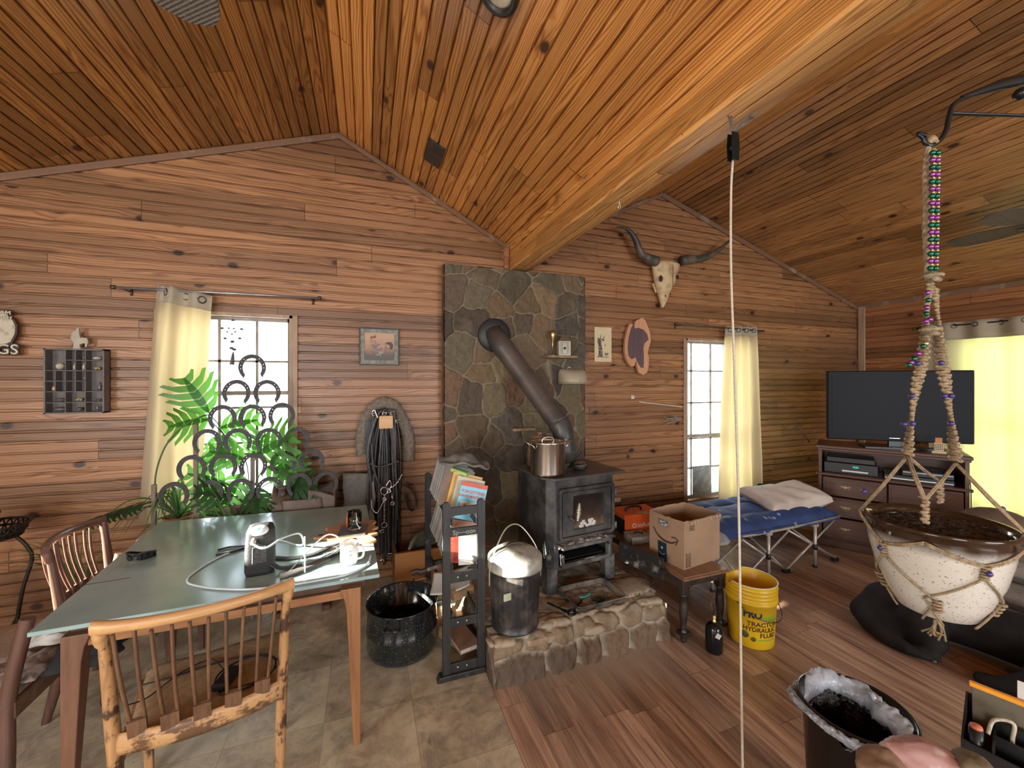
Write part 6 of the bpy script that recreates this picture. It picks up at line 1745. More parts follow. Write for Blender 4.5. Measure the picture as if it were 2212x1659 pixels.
for i in range(6): p = rel(1418 + i * 1.1, 612 + i * 3.2); mb.ball((p.x, -0.05, p.z), 0.011, 8, (1, 1, 1.2))
mb.obj('teeth', bone, sk)
horn_m = mat('dark_grey_horn', (0.045, 0.042, 0.04), 0.45, c2=(0.12, 0.09, 0.065), scale=6, bump=0.3)
for pts, r0 in (([(1418, 565), (1400, 560), (1385, 553), (1376, 540), (1368, 522), (1355, 505), (1340, 497), (1321, 497)], .046), ([(1472, 563), (1490, 561), (1505, 561), (1525, 556), (1545, 543), (1560, 530), (1572, 517)], .046)):
    P = path([rel(px, py) + Vector((0, -0.02 * i * 0.5, 0)) for i, (px, py) in enumerate(pts)], 6)
    mb = MB(); mb.tube(P, 0.03, 14, rs=[r0 * (1 - (i / (len(P) - 1)) ** 1.6 * 0.9) * (1.12 if i < 9 else 1) for i in range(len(P))]); mb.obj('horn', horn_m, sk)
# wooden giraffe plaque
a_ = at_y(1284.5, 706, WY - 0.014); b_ = at_y(1321, 782, WY - 0.014); w_, h_ = b_[0] - a_[0], a_[2] - b_[2]
gp = thing('giraffe_plaque', 'narrow cream board with a dark bending animal drawing right of the chimney', 'plaque', ((a_[0] + b_[0]) / 2, WY, (a_[2] + b_[2]) / 2))
mb = MB(); mb.box(-w_ / 2, w_ / 2, -0.016, -0.001, -h_ / 2, h_ / 2, bev=0.002); mb.obj('board', mat('cream_plaque', (0.62, 0.52, 0.33), 0.6, var=0.08, scale=8), gp)
ink = mat('dark_ink', (0.05, 0.035, 0.03), 0.6, c2=(0.35, 0.28, 0.2), scale=60, thr=(.5, .56))
gxy = lambda x, y: ((x - 1130) / 290 * w_, -(y - 667) / 610 * h_)
def ink_shape(pts): 
    mb = MB(); mb.prism([gxy(*p) for p in pts], 0.0012, Matrix.Translation((0, -0.016, 0)) @ Matrix.Rotation(R_(90), 4, 'X')); return mb
for nm, pts in (('body_drawing', [(1045, 885), (1050, 780), (1045, 700), (1035, 640), (1035, 560), (1050, 545), (1065, 580), (1080, 540), (1078, 490), (1092, 490), (1090, 540), (1100, 600), (1095, 680), (1112, 720), (1115, 800), (1125, 885)]), ('head_drawing', [(1095, 570), (1130, 560), (1140, 515), (1150, 520), (1142, 575), (1152, 610), (1120, 600)]),
                ('ground_drawing', [(1020, 885), (1220, 880), (1222, 890), (1020, 895)]), ('bush_drawing', [(1165, 855), (1150, 800), (1185, 830), (1195, 800), (1200, 830), (1225, 800), (1205, 860)]), ('twig_drawing', [(1150, 640), (1158, 640), (1170, 695), (1160, 700)])): ink_shape(pts).obj(nm, ink, gp)
# slab of cedar with a dark heart
sl = [(1346, 760), (1347, 735), (1352, 712), (1357, 700), (1363, 700), (1366, 707), (1370, 694), (1378, 690), (1383, 687), (1390, 692), (1396, 707), (1401, 722), (1402, 738), (1398, 752), (1395, 762), (1398, 775), (1397, 795), (1394, 804), (1386, 810), (1377, 806), (1372, 790), (1371, 776), (1367, 790), (1361, 793), (1354, 786), (1349, 775)]
mb, o = flat_shape(sl, WY - 0.03, 0.028); cs_ = thing('cedar_slab', 'irregular cedar slab with dark purple heartwood hung left of the tall window', 'wall hanging', o)
mb.obj('pale_sapwood', wood_mat('pale_sapwood', (0.48, 0.23, 0.12), (0.58, 0.32, 0.18), 'Z', .5, .35), cs_)
mb, o2 = flat_shape([(1362, 712), (1368, 700), (1372, 710), (1378, 708), (1390, 712), (1398, 722), (1401, 734), (1397, 737), (1392, 742), (1390, 752), (1391, 775), (1390, 795), (1384, 794), (1378, 784), (1373, 772), (1364, 776), (1358, 768), (1356, 750), (1358, 730)], WY - 0.0595, 0.002)
mb.obj('dark_heartwood', wood_mat('purple_heartwood', (0.07, 0.045, 0.06), (0.13, 0.08, 0.09), 'Z', 1.0, .35), cs_, loc=(o2[0] - o[0], -0.0285, o2[2] - o[2]))
for px, py, a in ((1381, 726, .5), (1363, 755, .5)):
    p = at_y(px, py, WY - 0.06); mb = MB(); mb.cbox((p[0] - o[0], -0.033, p[2] - o[2]), (0.003, 0.003, 0.032), ry=a); mb.obj('clock_hand', mat('silver_buckle', (.7, .7, .7)), cs_)
# stone wall shelf and its things
shf = thing('wall_shelf', 'little projecting stone shelf on the right side of the chimney face', 'shelf', (1.66, CY - 0.028, 1.845))
mb = MB(); mb.box(-0.155, 0.145, -0.115, 0.03, -0.022, 0.0, bev=0.004); mb.obj('shelf_slab', mat('tan_ledge_stone', (0, 0, 0)), shf)
SY = CY - 0.09
cstk = thing('candlestick', 'tall slender brass goblet on the left of the chimney shelf', 'candlestick', (1.575, SY, 1.8455))
mb = MB(); mb.lathe([(0.0001, 0), (0.028, 0), (0.026, 0.005), (0.006, 0.012), (0.005, 0.09), (0.008, 0.13), (0.022, 0.16), (0.028, 0.19), (0.024, 0.225), (0.021, 0.225), (0.02, 0.18), (0.0001, 0.15)], 22); mb.obj('goblet', mat('tarnished_brass', (0.50, 0.34, 0.16), 0.3, 0.9), cstk)
lan = thing('tin_lantern', 'small punched cream tin lantern on the right of the chimney shelf', 'lantern', (1.685, SY, 1.8455), R_(-14))
mb = MB(); mb.box(-0.055, 0.055, -0.045, 0.045, 0, 0.13, bev=0.002); mb.obj('body', mat('cream_tin', (0.48, 0.46, 0.35), 0.5), lan)
mb = MB(); mb.add([(-0.058, -0.048, 0.13), (0.058, -0.048, 0.13), (0.058, 0.048, 0.13), (-0.058, 0.048, 0.13), (0, 0, 0.20)], [[0, 1, 4], [1, 2, 4], [2, 3, 4], [3, 0, 4], [3, 2, 1, 0]]); mb.obj('roof', mat('rusty_tin_roof', (0.13, 0.10, 0.08), 0.6), lan)
mb = MB()
for s in (-1, 1):
    mb.box(s * 0.038 - .001, s * 0.038 + .001, -0.0462, -0.045, 0.015, 0.118)
    for k in range(8): mb.box(s * 0.024 - .006, s * 0.024 + .006, -0.0462, -0.045, 0.022 + k * 0.012, 0.026 + k * 0.012)
mb.box(-0.038, 0.038, -0.0462, -0.045, 0.014, 0.016); mb.box(-0.038, 0.038, -0.0462, -0.045, 0.117, 0.119)
for k in range(8): mb.cbox((0, -0.0456, 0.065), (0.022, 0.0012, 0.004), ry=k * PI / 8)
mb.obj('punched_holes', black_m, lan)
bw = thing('enamel_basin', 'chipped cream enamel basin hung upside down below the chimney shelf', 'basin', (1.80, CY - 0.03, 1.595))
mb = MB()
mb.grid(lambda u, v: (0.145 * math.cos(u * PI) * (1 - 0.3 * v ** 3), -0.135 * math.sin(u * PI) * (1 - 0.3 * v ** 3) * math.cos(v * PI / 2 * .98), 0.13 * math.sin(v * PI / 2) ** .8 + 0.001), 36, 14)
mb.grid(lambda u, v: (0.150 * math.cos(u * PI), -0.14 * math.sin(u * PI), 0.008 * v - 0.004), 36, 1)
mb.obj('bowl', mat('chipped_enamel', (0.40, 0.35, 0.25), 0.35, c2=(0.10, 0.035, 0.025), scale=26, thr=(0.66, 0.68), bump=0.05), bw, solid=0.003)
mb = MB(); mb.tube([(-0.06, -0.02, 0.135), (-0.04, -0.03, 0.15), (-0.015, -0.02, 0.135)], 0.006); mb.obj('hanging_ring', pale, bw)
# small wall plate and dried roots
p = at_y(1367.5, 858, WY - 0.01); mb = MB(); mb.box(-0.018, 0.018, -0.01, 0, -0.018, 0.018, bev=0.002)
wp_ = thing('outlet', 'tiny white socket plate on the wall below the cedar slab', 'socket', (p[0], WY, p[2])); mb.obj('plate', mat('white_plastic', (0.7, 0.68, 0.62), 0.4), wp_)
mb = MB()
for x, z in ((-0.007, 0.006), (0.007, 0.006), (0, -0.006)): mb.box(x - .003, x + .003, -0.0115, -0.0095, z - .003, z + .003)
mb.obj('socket_slot', black_m, wp_)
a_ = at_y(1380, 868, WY - 0.03); b_ = at_y(1474, 879, WY - 0.16); mb = MB(); mb.bar((0, 0, 0), (b_[0] - a_[0], b_[1] - a_[1], b_[2] - a_[2]), 0.012, 0.006)
tag(mb.obj('slim_bracket', mat('white_painted_metal', (0.55, 0.55, 0.55), 0.4), loc=a_), 'thin white arm reaching from the wall toward the tall window', 'bracket')
c_ = at_y(1472, 904, WY - 0.06); mb = MB(); rr = random.Random(9)
for i in range(16):
    d = Vector((-rr.uniform(.12, .30), rr.uniform(-.05, .03), rr.uniform(-.06, .05))); q = [Vector((0, 0, 0)), d * .4 + Vector((0, 0, rr.uniform(-.015, .015))), d]
    mb.tube(path(q, 4), 0.0025, 5, rs=None)
tag(mb.obj('dried_roots', mat('grey_root', (0.35, 0.30, 0.27), 0.9), loc=c_), 'spray of pale dried roots fixed beside the tall window frame', 'roots')
# suncatcher in the left window
chm = thing('wind_chime', 'dark wire and bead ornament with a tassel hanging in the left window', 'ornament', at_y(503, 676, WY + 0.03))
oo = chm.location; wire = mat('dark_wire', (0.05, 0.045, 0.04), 0.5, 0.3)
def rw(px, py): p = at_y(px, py, WY + 0.03); return Vector((p[0] - oo.x, p[1] - oo.y, p[2] - oo.z))
mb = MB()
for pts in ([(503, 676), (503, 693), (490, 700)], [(480, 709), (492, 694), (503, 692), (515, 697), (522, 711)], [(480, 709), (494, 709), (503, 714), (512, 709), (522, 711)], [(485, 730), (503, 739), (518, 731)], [(485, 730), (500, 720), (522, 711)], [(503, 739), (503, 752), (505, 762), (503, 790)]): mb.tube([rw(*q) for q in pts], 0.0012, 5)
mb.obj('wire', wire, chm)
for px, py, s in ((480, 709, .010), (522, 711, .010), (494, 709, .007), (505, 710, .007), (491, 717, .007), (508, 717, .007), (501, 722, .007), (486, 731, .010), (518, 731, .010), (502, 738, .012), (503, 692, .009), (500, 752, .012), (506, 755, .012)):
    p = rw(px, py); mb = MB(); mb.ball(p, s, 8, (1.2, .7, .8)); mb.obj('bead', wire, chm)
mb = MB(); a, b = rw(504, 760), rw(501, 788); mb.tube([a, a.lerp(b, .3), b], 0.01, 8, rs=[0.004, 0.010, 0.017]); mb.obj('tassel', mat('grey_tassel', (.12, .1, .09), .9), chm)
# ================================================================ between table and hearth
speck = NT('speckled_black_enamel'); sf = speck.noise(speck.coord(), 130, 2, 0.7)
speck.base(speck.ramp(sf, [(0.65, (0.014, 0.018, 0.019)), (0.70, (0.40, 0.42, 0.41))])); speck.set(Roughness=0.12); speck.b.inputs['Coat Weight'].default_value = 0.3
cp = thing('enamel_stock_pot', 'large speckled black enamel pot standing on the floor right of the table leg', 'pot', (0.205, 2.515, 0.002))
mb = MB(); R1 = 0.205
mb.lathe([(0.0001, 0), (R1 - 0.03, 0), (R1 - 0.008, 0.012), (R1, 0.04), (R1, 0.135), (R1 + 0.004, 0.14), (R1, 0.146), (R1, 0.28), (R1 + 0.007, 0.288), (R1 + 0.005, 0.296), (R1 - 0.004, 0.29), (R1 - 0.005, 0.15), (R1 - 0.012, 0.144), (R1 - 0.006, 0.13), (R1 - 0.008, 0.03), (R1 - 0.03, 0.012), (0.0001, 0.01)], 64)
mb.obj('pot_wall', speck.m, cp)
for s in (-1, 1):
    mb = MB(); mb.tube(path([(s * (R1), -0.04, 0.23), (s * (R1 + 0.025), -0.035, 0.235), (s * (R1 + 0.03), 0, 0.238), (s * (R1 + 0.025), 0.035, 0.235), (s * R1, 0.04, 0.23)]), 0.006); mb.obj('handle', speck.m, cp, rot=(0, 0, R_(70)))
cb2 = thing('wooden_drawer', 'orange wooden drawer front standing on the floor behind the black pot', 'drawer', (0.43, 3.06, 0.002))
mb = MB(); mb.box(-0.235, 0.20, -0.012, 0.012, 0.0, 0.345, bev=0.002); mb.obj('front_panel', wood_mat('orange_veneer', (0.36, 0.15, 0.05), (0.50, 0.23, 0.08), 'X', 0.6, 0.4), cb2)
mb = MB(); mb.box(-0.235, -0.22, 0.012, 0.30, 0, 0.33); mb.box(0.185, 0.20, 0.012, 0.30, 0, 0.33); mb.box(-0.235, 0.2, 0.012, 0.3, 0, 0.012); mb.obj('drawer_box', wood_mat('brown_drawer_box', (0.22, 0.10, 0.05), (0.32, 0.16, 0.08), 'X', .6), cb2)
mb = MB(); mb.lathe([(0.0001, 0), (0.10, 0.004), (0.145, 0.03), (0.15, 0.035), (0.10, 0.012), (0.0001, 0.008)], 40)
tag(mb.obj('metal_plate', mat('green_grey_tin', (0.22, 0.23, 0.17), 0.35, 0.5, c2=(.12, .12, .10), scale=12), loc=(0.42, 3.20, 0.29), rot=(R_(78), 0, R_(20))), 'round green grey tin plate propped in the orange drawer', 'plate')
kn = thing('cleaver', 'tool with a ribbed dark handle stuck across the magazine rack side', 'tool', (0.33, 2.63, 0.385), R_(4))
mb = MB(); mb.sweep(path([(-0.06, 0, 0), (-0.03, 0, 0.008), (0.0, 0, -0.002), (0.04, 0, 0.004)]), 0.022, 0.035); mb.obj('handle', mat('ribbed_dark_handle', (0.05, 0.025, 0.02), 0.4), kn)
mb = MB(); mb.tube(path([(-0.055, 0, -0.02), (-0.04, 0, -0.05), (0.0, 0, -0.045), (0.04, 0, -0.05)]), 0.0035); mb.bar((0.04, 0, 0.005), (0.22, 0, 0.03), 0.004, 0.022); mb.obj('blade', steel, kn)

# magazine rack
bk = wood_mat('worn_black_rack', (0.012, 0.013, 0.013), (0.035, 0.036, 0.034), 'Z', 1.0, 0.42, worn=((0.18, 0.19, 0.16), 0.60))
rkx = thing('magazine_rack', 'tall narrow black wooden magazine rack on a foot beside the hearth', 'rack', (0.503, 2.16, 0.002))
PW, PH = 0.042, 0.958
for x, y in ((-0.097, 0.0), (0.097, 0.0), (-0.09, 0.74), (0.097, 0.74)):
    mb = MB(); mb.prism([(-PW / 2, 0.03), (PW / 2, 0.03), (PW / 2, PH - 0.012), (PW / 2 - 0.012, PH), (-PW / 2 + 0.012, PH), (-PW / 2, PH - 0.012)], 0.022, Matrix.Translation((x, y + 0.011, 0)) @ Matrix.Rotation(R_(90), 4, 'X')); mb.obj('post', bk, rkx)
for y in (0.0, 0.74):
    mb = MB(); mb.prism([(-0.15, 0.0), (0.118, 0.0), (0.118, 0.03), (-0.135, 0.03)], 0.05, Matrix.Translation((0, y + 0.025, 0)) @ Matrix.Rotation(R_(90), 4, 'X')); mb.obj('foot', bk, rkx, bevel=0.004)
for z, h in ((0.055, 0.05), (0.30, 0.048), (0.545, 0.055), (0.79, 0.045), (0.905, 0.045)):
    for y in (0.0, 0.74):
        mb = MB(); mb.box(-0.077, 0.077, y - 0.009, y + 0.009, z - h / 2, z + h / 2)
        cr = mb.obj('cross_bar', bk, rkx, bevel=0.002)
        if y == 0 and z < 0.6:
            for sx in (-0.035, 0.015): mb = MB(); mb.tube([(sx, -0.0085, z), (sx, -0.0105, z)], 0.006, 10); mb.obj('screw_head', mat('bright_screw', (.6, .6, .58), .3, .9), cr)
for z in (0.30, 0.56, 0.80):
    for s in (-1, 1):
        mb = MB(); mb.bar((s * 0.066, -0.005, z + 0.04), (s * 0.066, 0.745, z + 0.04), 0.008, 0.03); mb.obj('side_slat', bk, rkx)
text_part('carving', 'Sp~~oon', 0.036, mat('bright_scratch', (0.35, 0.36, 0.33), 0.6), rkx, facing((0, -0.0095, 0.778)), extrude=0.0004, xs=0.95)
# publications: each its own thing, leaning clockwise in the rack
def pages(): return mat('page_edges', (0.50, 0.47, 0.42), 0.8, var=0.25, scale=60)
mag_cols = [(0.30, 0.30, 0.31), (0.42, 0.40, 0.37), (0.22, 0.24, 0.26), (0.5, 0.46, 0.40), (0.33, 0.25, 0.20), (0.24, 0.26, 0.22)]
def book(name, label, x, y, z, w, h, th, cover, rz=0, ry=17, group=None, cat='book', tilt=-10):
    t = thing(name, label, cat, (x, y, z), group=group, rot=(R_(tilt), R_(ry), R_(rz)))
    mb = MB(); mb.box(-w / 2 + 0.002, w / 2 - 0.001, 0.0015, th - 0.0015, 0.002, h - 0.002); mb.obj('pages', pages(), t)
    mb = MB(); mb.box(-w / 2, w / 2, 0, 0.0012, 0, h); mb.box(-w / 2, w / 2, th - 0.0012, th, 0, h); mb.box(w / 2 - 0.0012, w / 2, 0, th, 0, h); mb.obj('cover', cover, t)
    return t
mcov = [mat('magazine_cover_tone%s' % w_, c, 0.5) for w_, c in zip(('a', 'b', 'c', 'd', 'e', 'f'), mag_cols)]
m0 = book('magazine', 'thin grey magazine leaning in the upper tier of the black rack', 0.50, 2.80, 0.835, 0.19, 0.235, 0.009, mcov[0], cat='magazine', group='magazines in the upper tier of the rack')
for i in range(1, 17):
    c = dup(m0, (0.50 + rnd.uniform(-.004, .004), 2.80 - i * 0.0205, 0.835 + rnd.uniform(-.006, .006)), rot=(R_(-10 + rnd.uniform(-1, 1)), R_(17 + rnd.uniform(-1.5, 1.5)), 0))
    for ch in c.children:
        if ch.name.startswith('cover'): ch.data = ch.data.copy(); ch.data.materials[0] = mcov[i % 6]
m1 = book('magazine', 'thin grey magazine leaning in the lower tier of the black rack', 0.50, 2.80, 0.575, 0.19, 0.235, 0.009, mcov[2], ry=19, cat='magazine', group='magazines in the lower tier of the rack')
for i in range(1, 22):
    c = dup(m1, (0.50 + rnd.uniform(-.004, .004), 2.80 - i * 0.022, 0.575 + rnd.uniform(-.006, .006)), rot=(R_(-10 + rnd.uniform(-1, 1)), R_(19 + rnd.uniform(-1.5, 1.5)), 0))
    for ch in c.children:
        if ch.name.startswith('cover'): ch.data = ch.data.copy(); ch.data.materials[0] = mcov[(i * 5 + 1) % 6]
ylw = mat('orange_yellow_cover', (0.62, 0.36, 0.10), 0.5); red = mat('red_print', (0.55, 0.10, 0.06), 0.5); blu = mat('sky_blue_cover', (0.16, 0.50, 0.66), 0.4, var=.1, scale=4); wht = mat('white_cover', (0.68, 0.68, 0.64), 0.5, var=.05); dkt = mat('dark_brown_print', (0.05, 0.03, 0.02), 0.5)
b1 = book('book', 'thick orange yellow annual with brown spine lettering near the front of the rack', 0.52, 2.345, 0.835, 0.185, 0.225, 0.045, ylw, ry=17)
mb = MB(); mb.box(-0.0945, -0.0925, 0, 0.045, 0, 0.225); mb.obj('spine', ylw, b1)
text_part('lettering', 'ZARD NURSE   FIR', 0.026, dkt, b1, facing((-0.0946, 0.0225, 0.11), (-1, 0, 0)) @ Matrix.Rotation(R_(90), 4, 'Z') @ Matrix.Translation((0, -0.008, 0)), extrude=0.0004)
b2 = book('book', 'slim cream book directly behind the blue comedy case in the rack', 0.535, 2.315, 0.830, 0.175, 0.212, 0.022, mat('cream_cover', (0.55, 0.50, 0.36), 0.5), ry=17)
b3 = book('video_case', 'blue video case with red film title, frontmost in the upper rack tier', 0.548, 2.268, 0.812, 0.165, 0.21, 0.016, blu, ry=16, cat='video case')
mb = MB(); mb.box(-0.0825, 0.0825, -0.001, 0, 0.185, 0.21); mb.obj('red_band', red, b3)
for s_, z_, sz in (('FORGETTING', 0.148, 0.024), ('SARAH MARSHALL', 0.124, 0.0205)): text_part('lettering', s_, sz, red, b3, facing((0, -0.0012, z_)), extrude=0.0005, bold=0.0006)
mb = MB(); mb.box(-0.065, 0.07, -0.0012, 0, 0.03, 0.10); mb.obj('photo_panel', wht, b3)
for x in (-0.035, 0.04):
    mb = MB(); mb.prism([(x - .02, .03), (x + .02, .03), (x + .018, .06), (x + .006, .068), (x + .010, .082), (x, .09), (x - .010, .082), (x - .006, .068), (x - .018, .06)], 0.0006, Matrix.Translation((0, -0.0013, 0)) @ Matrix.Rotation(R_(90), 4, 'X')); mb.obj('figure_print', mat('figure_print', (0.35, 0.2, 0.14), .5), b3)
b4 = book('book', 'brown book with Georgia lettering in the middle of the rack', 0.515, 2.31, 0.560, 0.19, 0.225, 0.02, mat('tan_cover', (0.36, 0.22, 0.15), 0.5), ry=14)
text_part('lettering', 'Georgia K', 0.036, mat('maroon_print', (0.16, 0.03, 0.02), .5), b4, facing((0.0, -0.0012, 0.175)), extrude=0.0005)
for x, s in ((-0.04, .03), (0.03, .035)):
    mb = MB(); mb.torus((0, 0, 0), s, 0.004, 20, 5, M=Matrix.Translation((x, -0.002, 0.105)) @ Matrix.Rotation(R_(90), 4, 'X') @ Matrix.Diagonal((1, 1, .3, 1))); mb.obj('scroll_print', mat('maroon_print', (0, 0, 0)), b4)
b5 = book('book', 'orange paperback with a pale panel low in the rack behind the white leaflet', 0.49, 2.285, 0.565, 0.15, 0.17, 0.012, red, ry=10)
b6 = book('leaflet', 'blank white leaflet lit by the sun in the middle of the rack', 0.565, 2.225, 0.572, 0.155, 0.165, 0.006, wht, ry=4, cat='leaflet', tilt=-14)

for z0, nm, lb in ((0.328, 'book', 'worn brown hardback lying flat on the lowest rack shelf'),): 
    bb = thing(nm, lb, 'book', (0.53, 2.34, 0.084), R_(12)); mb = MB(); mb.box(-0.06, 0.06, -0.12, 0.12, 0.0, 0.02); mb.obj('pages', pages(), bb); mb = MB(); mb.box(-0.063, 0.063, -0.123, 0.123, 0.02, 0.023); mb.box(-0.063, 0.063, -0.123, 0.123, -0.003, 0.0); mb.obj('cover', mat('tan_cover', (0, 0, 0)), bb)
ht_ = MB()
def hatf(u, v):
    a = u * 2 * PI; r = lerp(0.02, 1.0, v); bx = 0.165 * r * math.cos(a); by = 0.13 * r * math.sin(a)
    z = 0.05 * math.exp(-(r * 1.9) ** 4) + 0.012 * math.sin(3 * a) * r * r + 0.016 * nz(bx * 14, by * 14) - 0.17 * bx
    return (bx, by, z)
ht_.grid(hatf, 48, 20, close_u=True)
tag(ht_.obj('felt_hat', mat('grey_felt', (0.19, 0.19, 0.175), 0.95, c2=(.12, .12, .11), scale=14, bump=.5), loc=(0.585, 2.50, 1.098), solid=0.012), 'squashed grey felt hat lying on top of the magazines', 'hat')
mb = MB(); mb.cbox((0, 0, 0), (0.11, 0.05, 0.022), rz=R_(-38), ry=R_(14), bev=0.003)
tag(mb.obj('green_box', mat('lime_green_carton', (0.32, 0.50, 0.16), 0.5, var=.08), loc=(0.535, 2.40, 1.066)), 'small lime green carton tucked under the grey hat', 'carton')
# odds and ends inside and behind the rack
pw = thing('dustpan', 'white scoop catching the sun at the left side of the magazine rack', 'scoop', (0.49, 2.42, 0.385), rot=(R_(8), R_(-14), R_(-20)))
mb = MB(); mb.grid(lambda u, v: (lerp(-0.12, 0.12, u), lerp(-0.09, 0.10, v), 0.03 * (2 * u - 1) ** 2 * 0.6 + 0.02 * v ** 3), 16, 12); mb.obj('pan', mat('white_enamel_scoop', (0.7, 0.71, 0.66), 0.35, var=.04), pw, solid=0.003)
br = thing('paint_brush', 'grey bristled brush with a pale wooden handle resting inside the rack', 'brush', (0.575, 2.40, 0.40), rot=(R_(14), R_(28), 0))
mb = MB(); mb.box(-0.03, 0.03, -0.012, 0.012, 0.0, 0.08, bev=0.003); mb.obj('bristles', mat('grey_bristle', (.12, .12, .115), .9, scale=60, bump=.8), br)
mb = MB(); mb.sweep(path([(0.01, 0, 0.0), (0.02, 0, -0.05), (0.03, 0, -0.13), (0.038, 0, -0.2)]), 0.028, 0.014, up=(0, 1, 0), ws=None); mb.obj('handle', mat('blond_handle', (.55, .38, .2), .5), br)
mb = MB(); mb.lathe([(0.0001, 0.002), (0.055, 0), (0.075, 0.05), (0.078, 0.052), (0.06, 0.012), (0.0001, 0.01)], 28)
tag(mb.obj('small_bowl', mat('olive_glaze', (.12, .12, .07), .2), loc=(0.56, 2.62, 0.315 + .04)), 'small olive glazed bowl inside the lower rack', 'bowl')
lgm = wood_mat('split_firewood', (0.30, 0.18, 0.09), (0.50, 0.33, 0.18), 'X', .8, .8)
for i, (p, r, L, lb) in enumerate((((0.535, 2.36, 0.325 + .03), (0, 5, 30), .16, 'split firewood piece with bark on the middle rack shelf'), ((0.53, 2.62, 0.03), (0, 0, 78), .30, 'long pale firewood split lying on the floor inside the rack'), ((0.50, 2.45, 0.028), (0, 0, 118), .26, 'wedge of firewood lying in the sunlit foot of the rack'))):
    mb = MB(); mb.prism([(-0.03, -0.022), (0.035, -0.02), (0.028, 0.012), (0.004, 0.03), (-0.022, 0.016)], L, Matrix.Rotation(R_(90), 4, 'Y') @ Matrix.Rotation(R_(90), 4, 'Z') @ Matrix.Translation((0, 0, -L / 2)))
    tag(mb.obj('firewood', lgm, loc=p, rot=tuple(R_(q) for q in r), bevel=0.003), lb, 'firewood', 'firewood in the rack')

# ================================================================ right of the stove
lt = thing('side_table', 'long low wooden table with turned dark legs right of the stove', 'table', (1.99, 2.45, 0.0))
tabw = wood_mat('scratched_brown_top', (0.15, 0.075, 0.045), (0.30, 0.165, 0.10), 'Y', .9, .4)
mb = MB(); mb.box(-0.185, 0.19, -0.53, 0.55, 0.400, 0.412, bev=0.003); mb.box(-0.175, 0.18, -0.52, 0.54, 0.410, 0.42, bev=0.003); mb.obj('table_top', tabw, lt)
dkw = mat('dark_stained_wood', (0.022, 0.017, 0.015), 0.35, c2=(.05, .035, .03), scale=8, bump=.1)
mb = MB()
for a, b in (((-0.15, -0.49), (0.155, -0.49)), ((-0.15, 0.5), (0.155, 0.5)), ((-0.155, -0.48), (-0.155, 0.49)), ((0.16, -0.48), (0.16, 0.49))): mb.bar((*a, 0.375), (*b, 0.375), 0.02, 0.05)
mb.obj('apron', dkw, lt)
tl = [(0.0001, 0), (0.010, 0.0), (0.016, 0.008), (0.017, 0.02), (0.011, 0.032), (0.018, 0.038), (0.024, 0.045), (0.024, 0.072), (0.016, 0.08), (0.020, 0.088), (0.016, 0.10), (0.021, 0.13), (0.026, 0.18), (0.024, 0.24), (0.019, 0.285), (0.026, 0.29), (0.026, 0.30)]
for x, y in ((-0.145, -0.48), (0.15, -0.48), (-0.145, 0.49), (0.15, 0.49)):
    mb = MB(); mb.lathe(tl, 20, c=(x, y, 0)); mb.box(x - 0.026, x + 0.026, y - 0.026, y + 0.026, 0.30, 0.40, bev=0.003); lg = mb.obj('leg', dkw, lt)
    if y < 0:
        mb = MB(); mb.box(x - 0.03, x + 0.035, y - 0.03, y + 0.03, 0.045, 0.068, bev=0.002); mb.obj('leg_block', dkw, lg)
card = mat('brown_cardboard', (0.36, 0.235, 0.145), 0.8, var=.12, scale=5, bump=.08)
bx = thing('cardboard_box', 'open brown cardboard box with a printed smile arrow on the low side table', 'box', (1.886, 2.01, 0.4205), R_(9))
mb = MB(); W_, D2, H_ = 0.36, 0.275, 0.305
ns = 16
def wavy(x0, y0, x1, y1, h0, sd): 
    vs = []
    for i in range(ns + 1):
        u = i / ns; x = lerp(x0, x1, u); y = lerp(y0, y1, u); hh = h0 + 0.008 * nz(u * 9, sd) + 0.004 * nz(u * 30, sd)
        bow_ = 0.012 * math.sin(PI * u); nx, ny = (y1 - y0), -(x1 - x0); L = math.hypot(nx, ny); nx /= L; ny /= L
        vs += [(x, y, 0), (x + nx * bow_ * .5, y + ny * bow_ * .5, h0 * .6), (x + nx * bow_, y + ny * bow_, hh)]
    mb.add(vs, [[i * 3 + j, i * 3 + 3 + j, i * 3 + 4 + j, i * 3 + 1 + j] for i in range(ns) for j in range(2)])
wavy(0, 0, W_, 0, H_, 1); wavy(W_, 0, W_, D2, H_, 2); wavy(W_, D2, 0, D2, H_, 3); wavy(0, D2, 0, 0, H_, 4)
mb.add([(0, 0, 0.002), (W_, 0, .002), (W_, D2, .002), (0, D2, .002)], [[0, 1, 2, 3]])
mb.obj('carton', card, bx, solid=0.004)
mb = MB()
for k in range(10):
    x = W_ * (0.10 + 0.09 * k); mb.add([(x, -0.014, H_ - 0.004), (x + 0.032, -0.015, H_ - 0.004), (x + 0.018 + 0.01 * nz(k), -0.016, H_ - 0.018 - 0.014 * rnd.random())], [[0, 1, 2]])
mb.obj('torn_edge', mat('torn_pale_card', (0.42, 0.29, 0.19), .9), bx, solid=0.0015)
lf = lambda y, z, o=0.0065: (-o - 0.010 * (z / H_) * math.sin(PI * min(1, max(0, y / D2))) , y, z)
inkb = mat('brown_print', (0.06, 0.035, 0.025), .6)
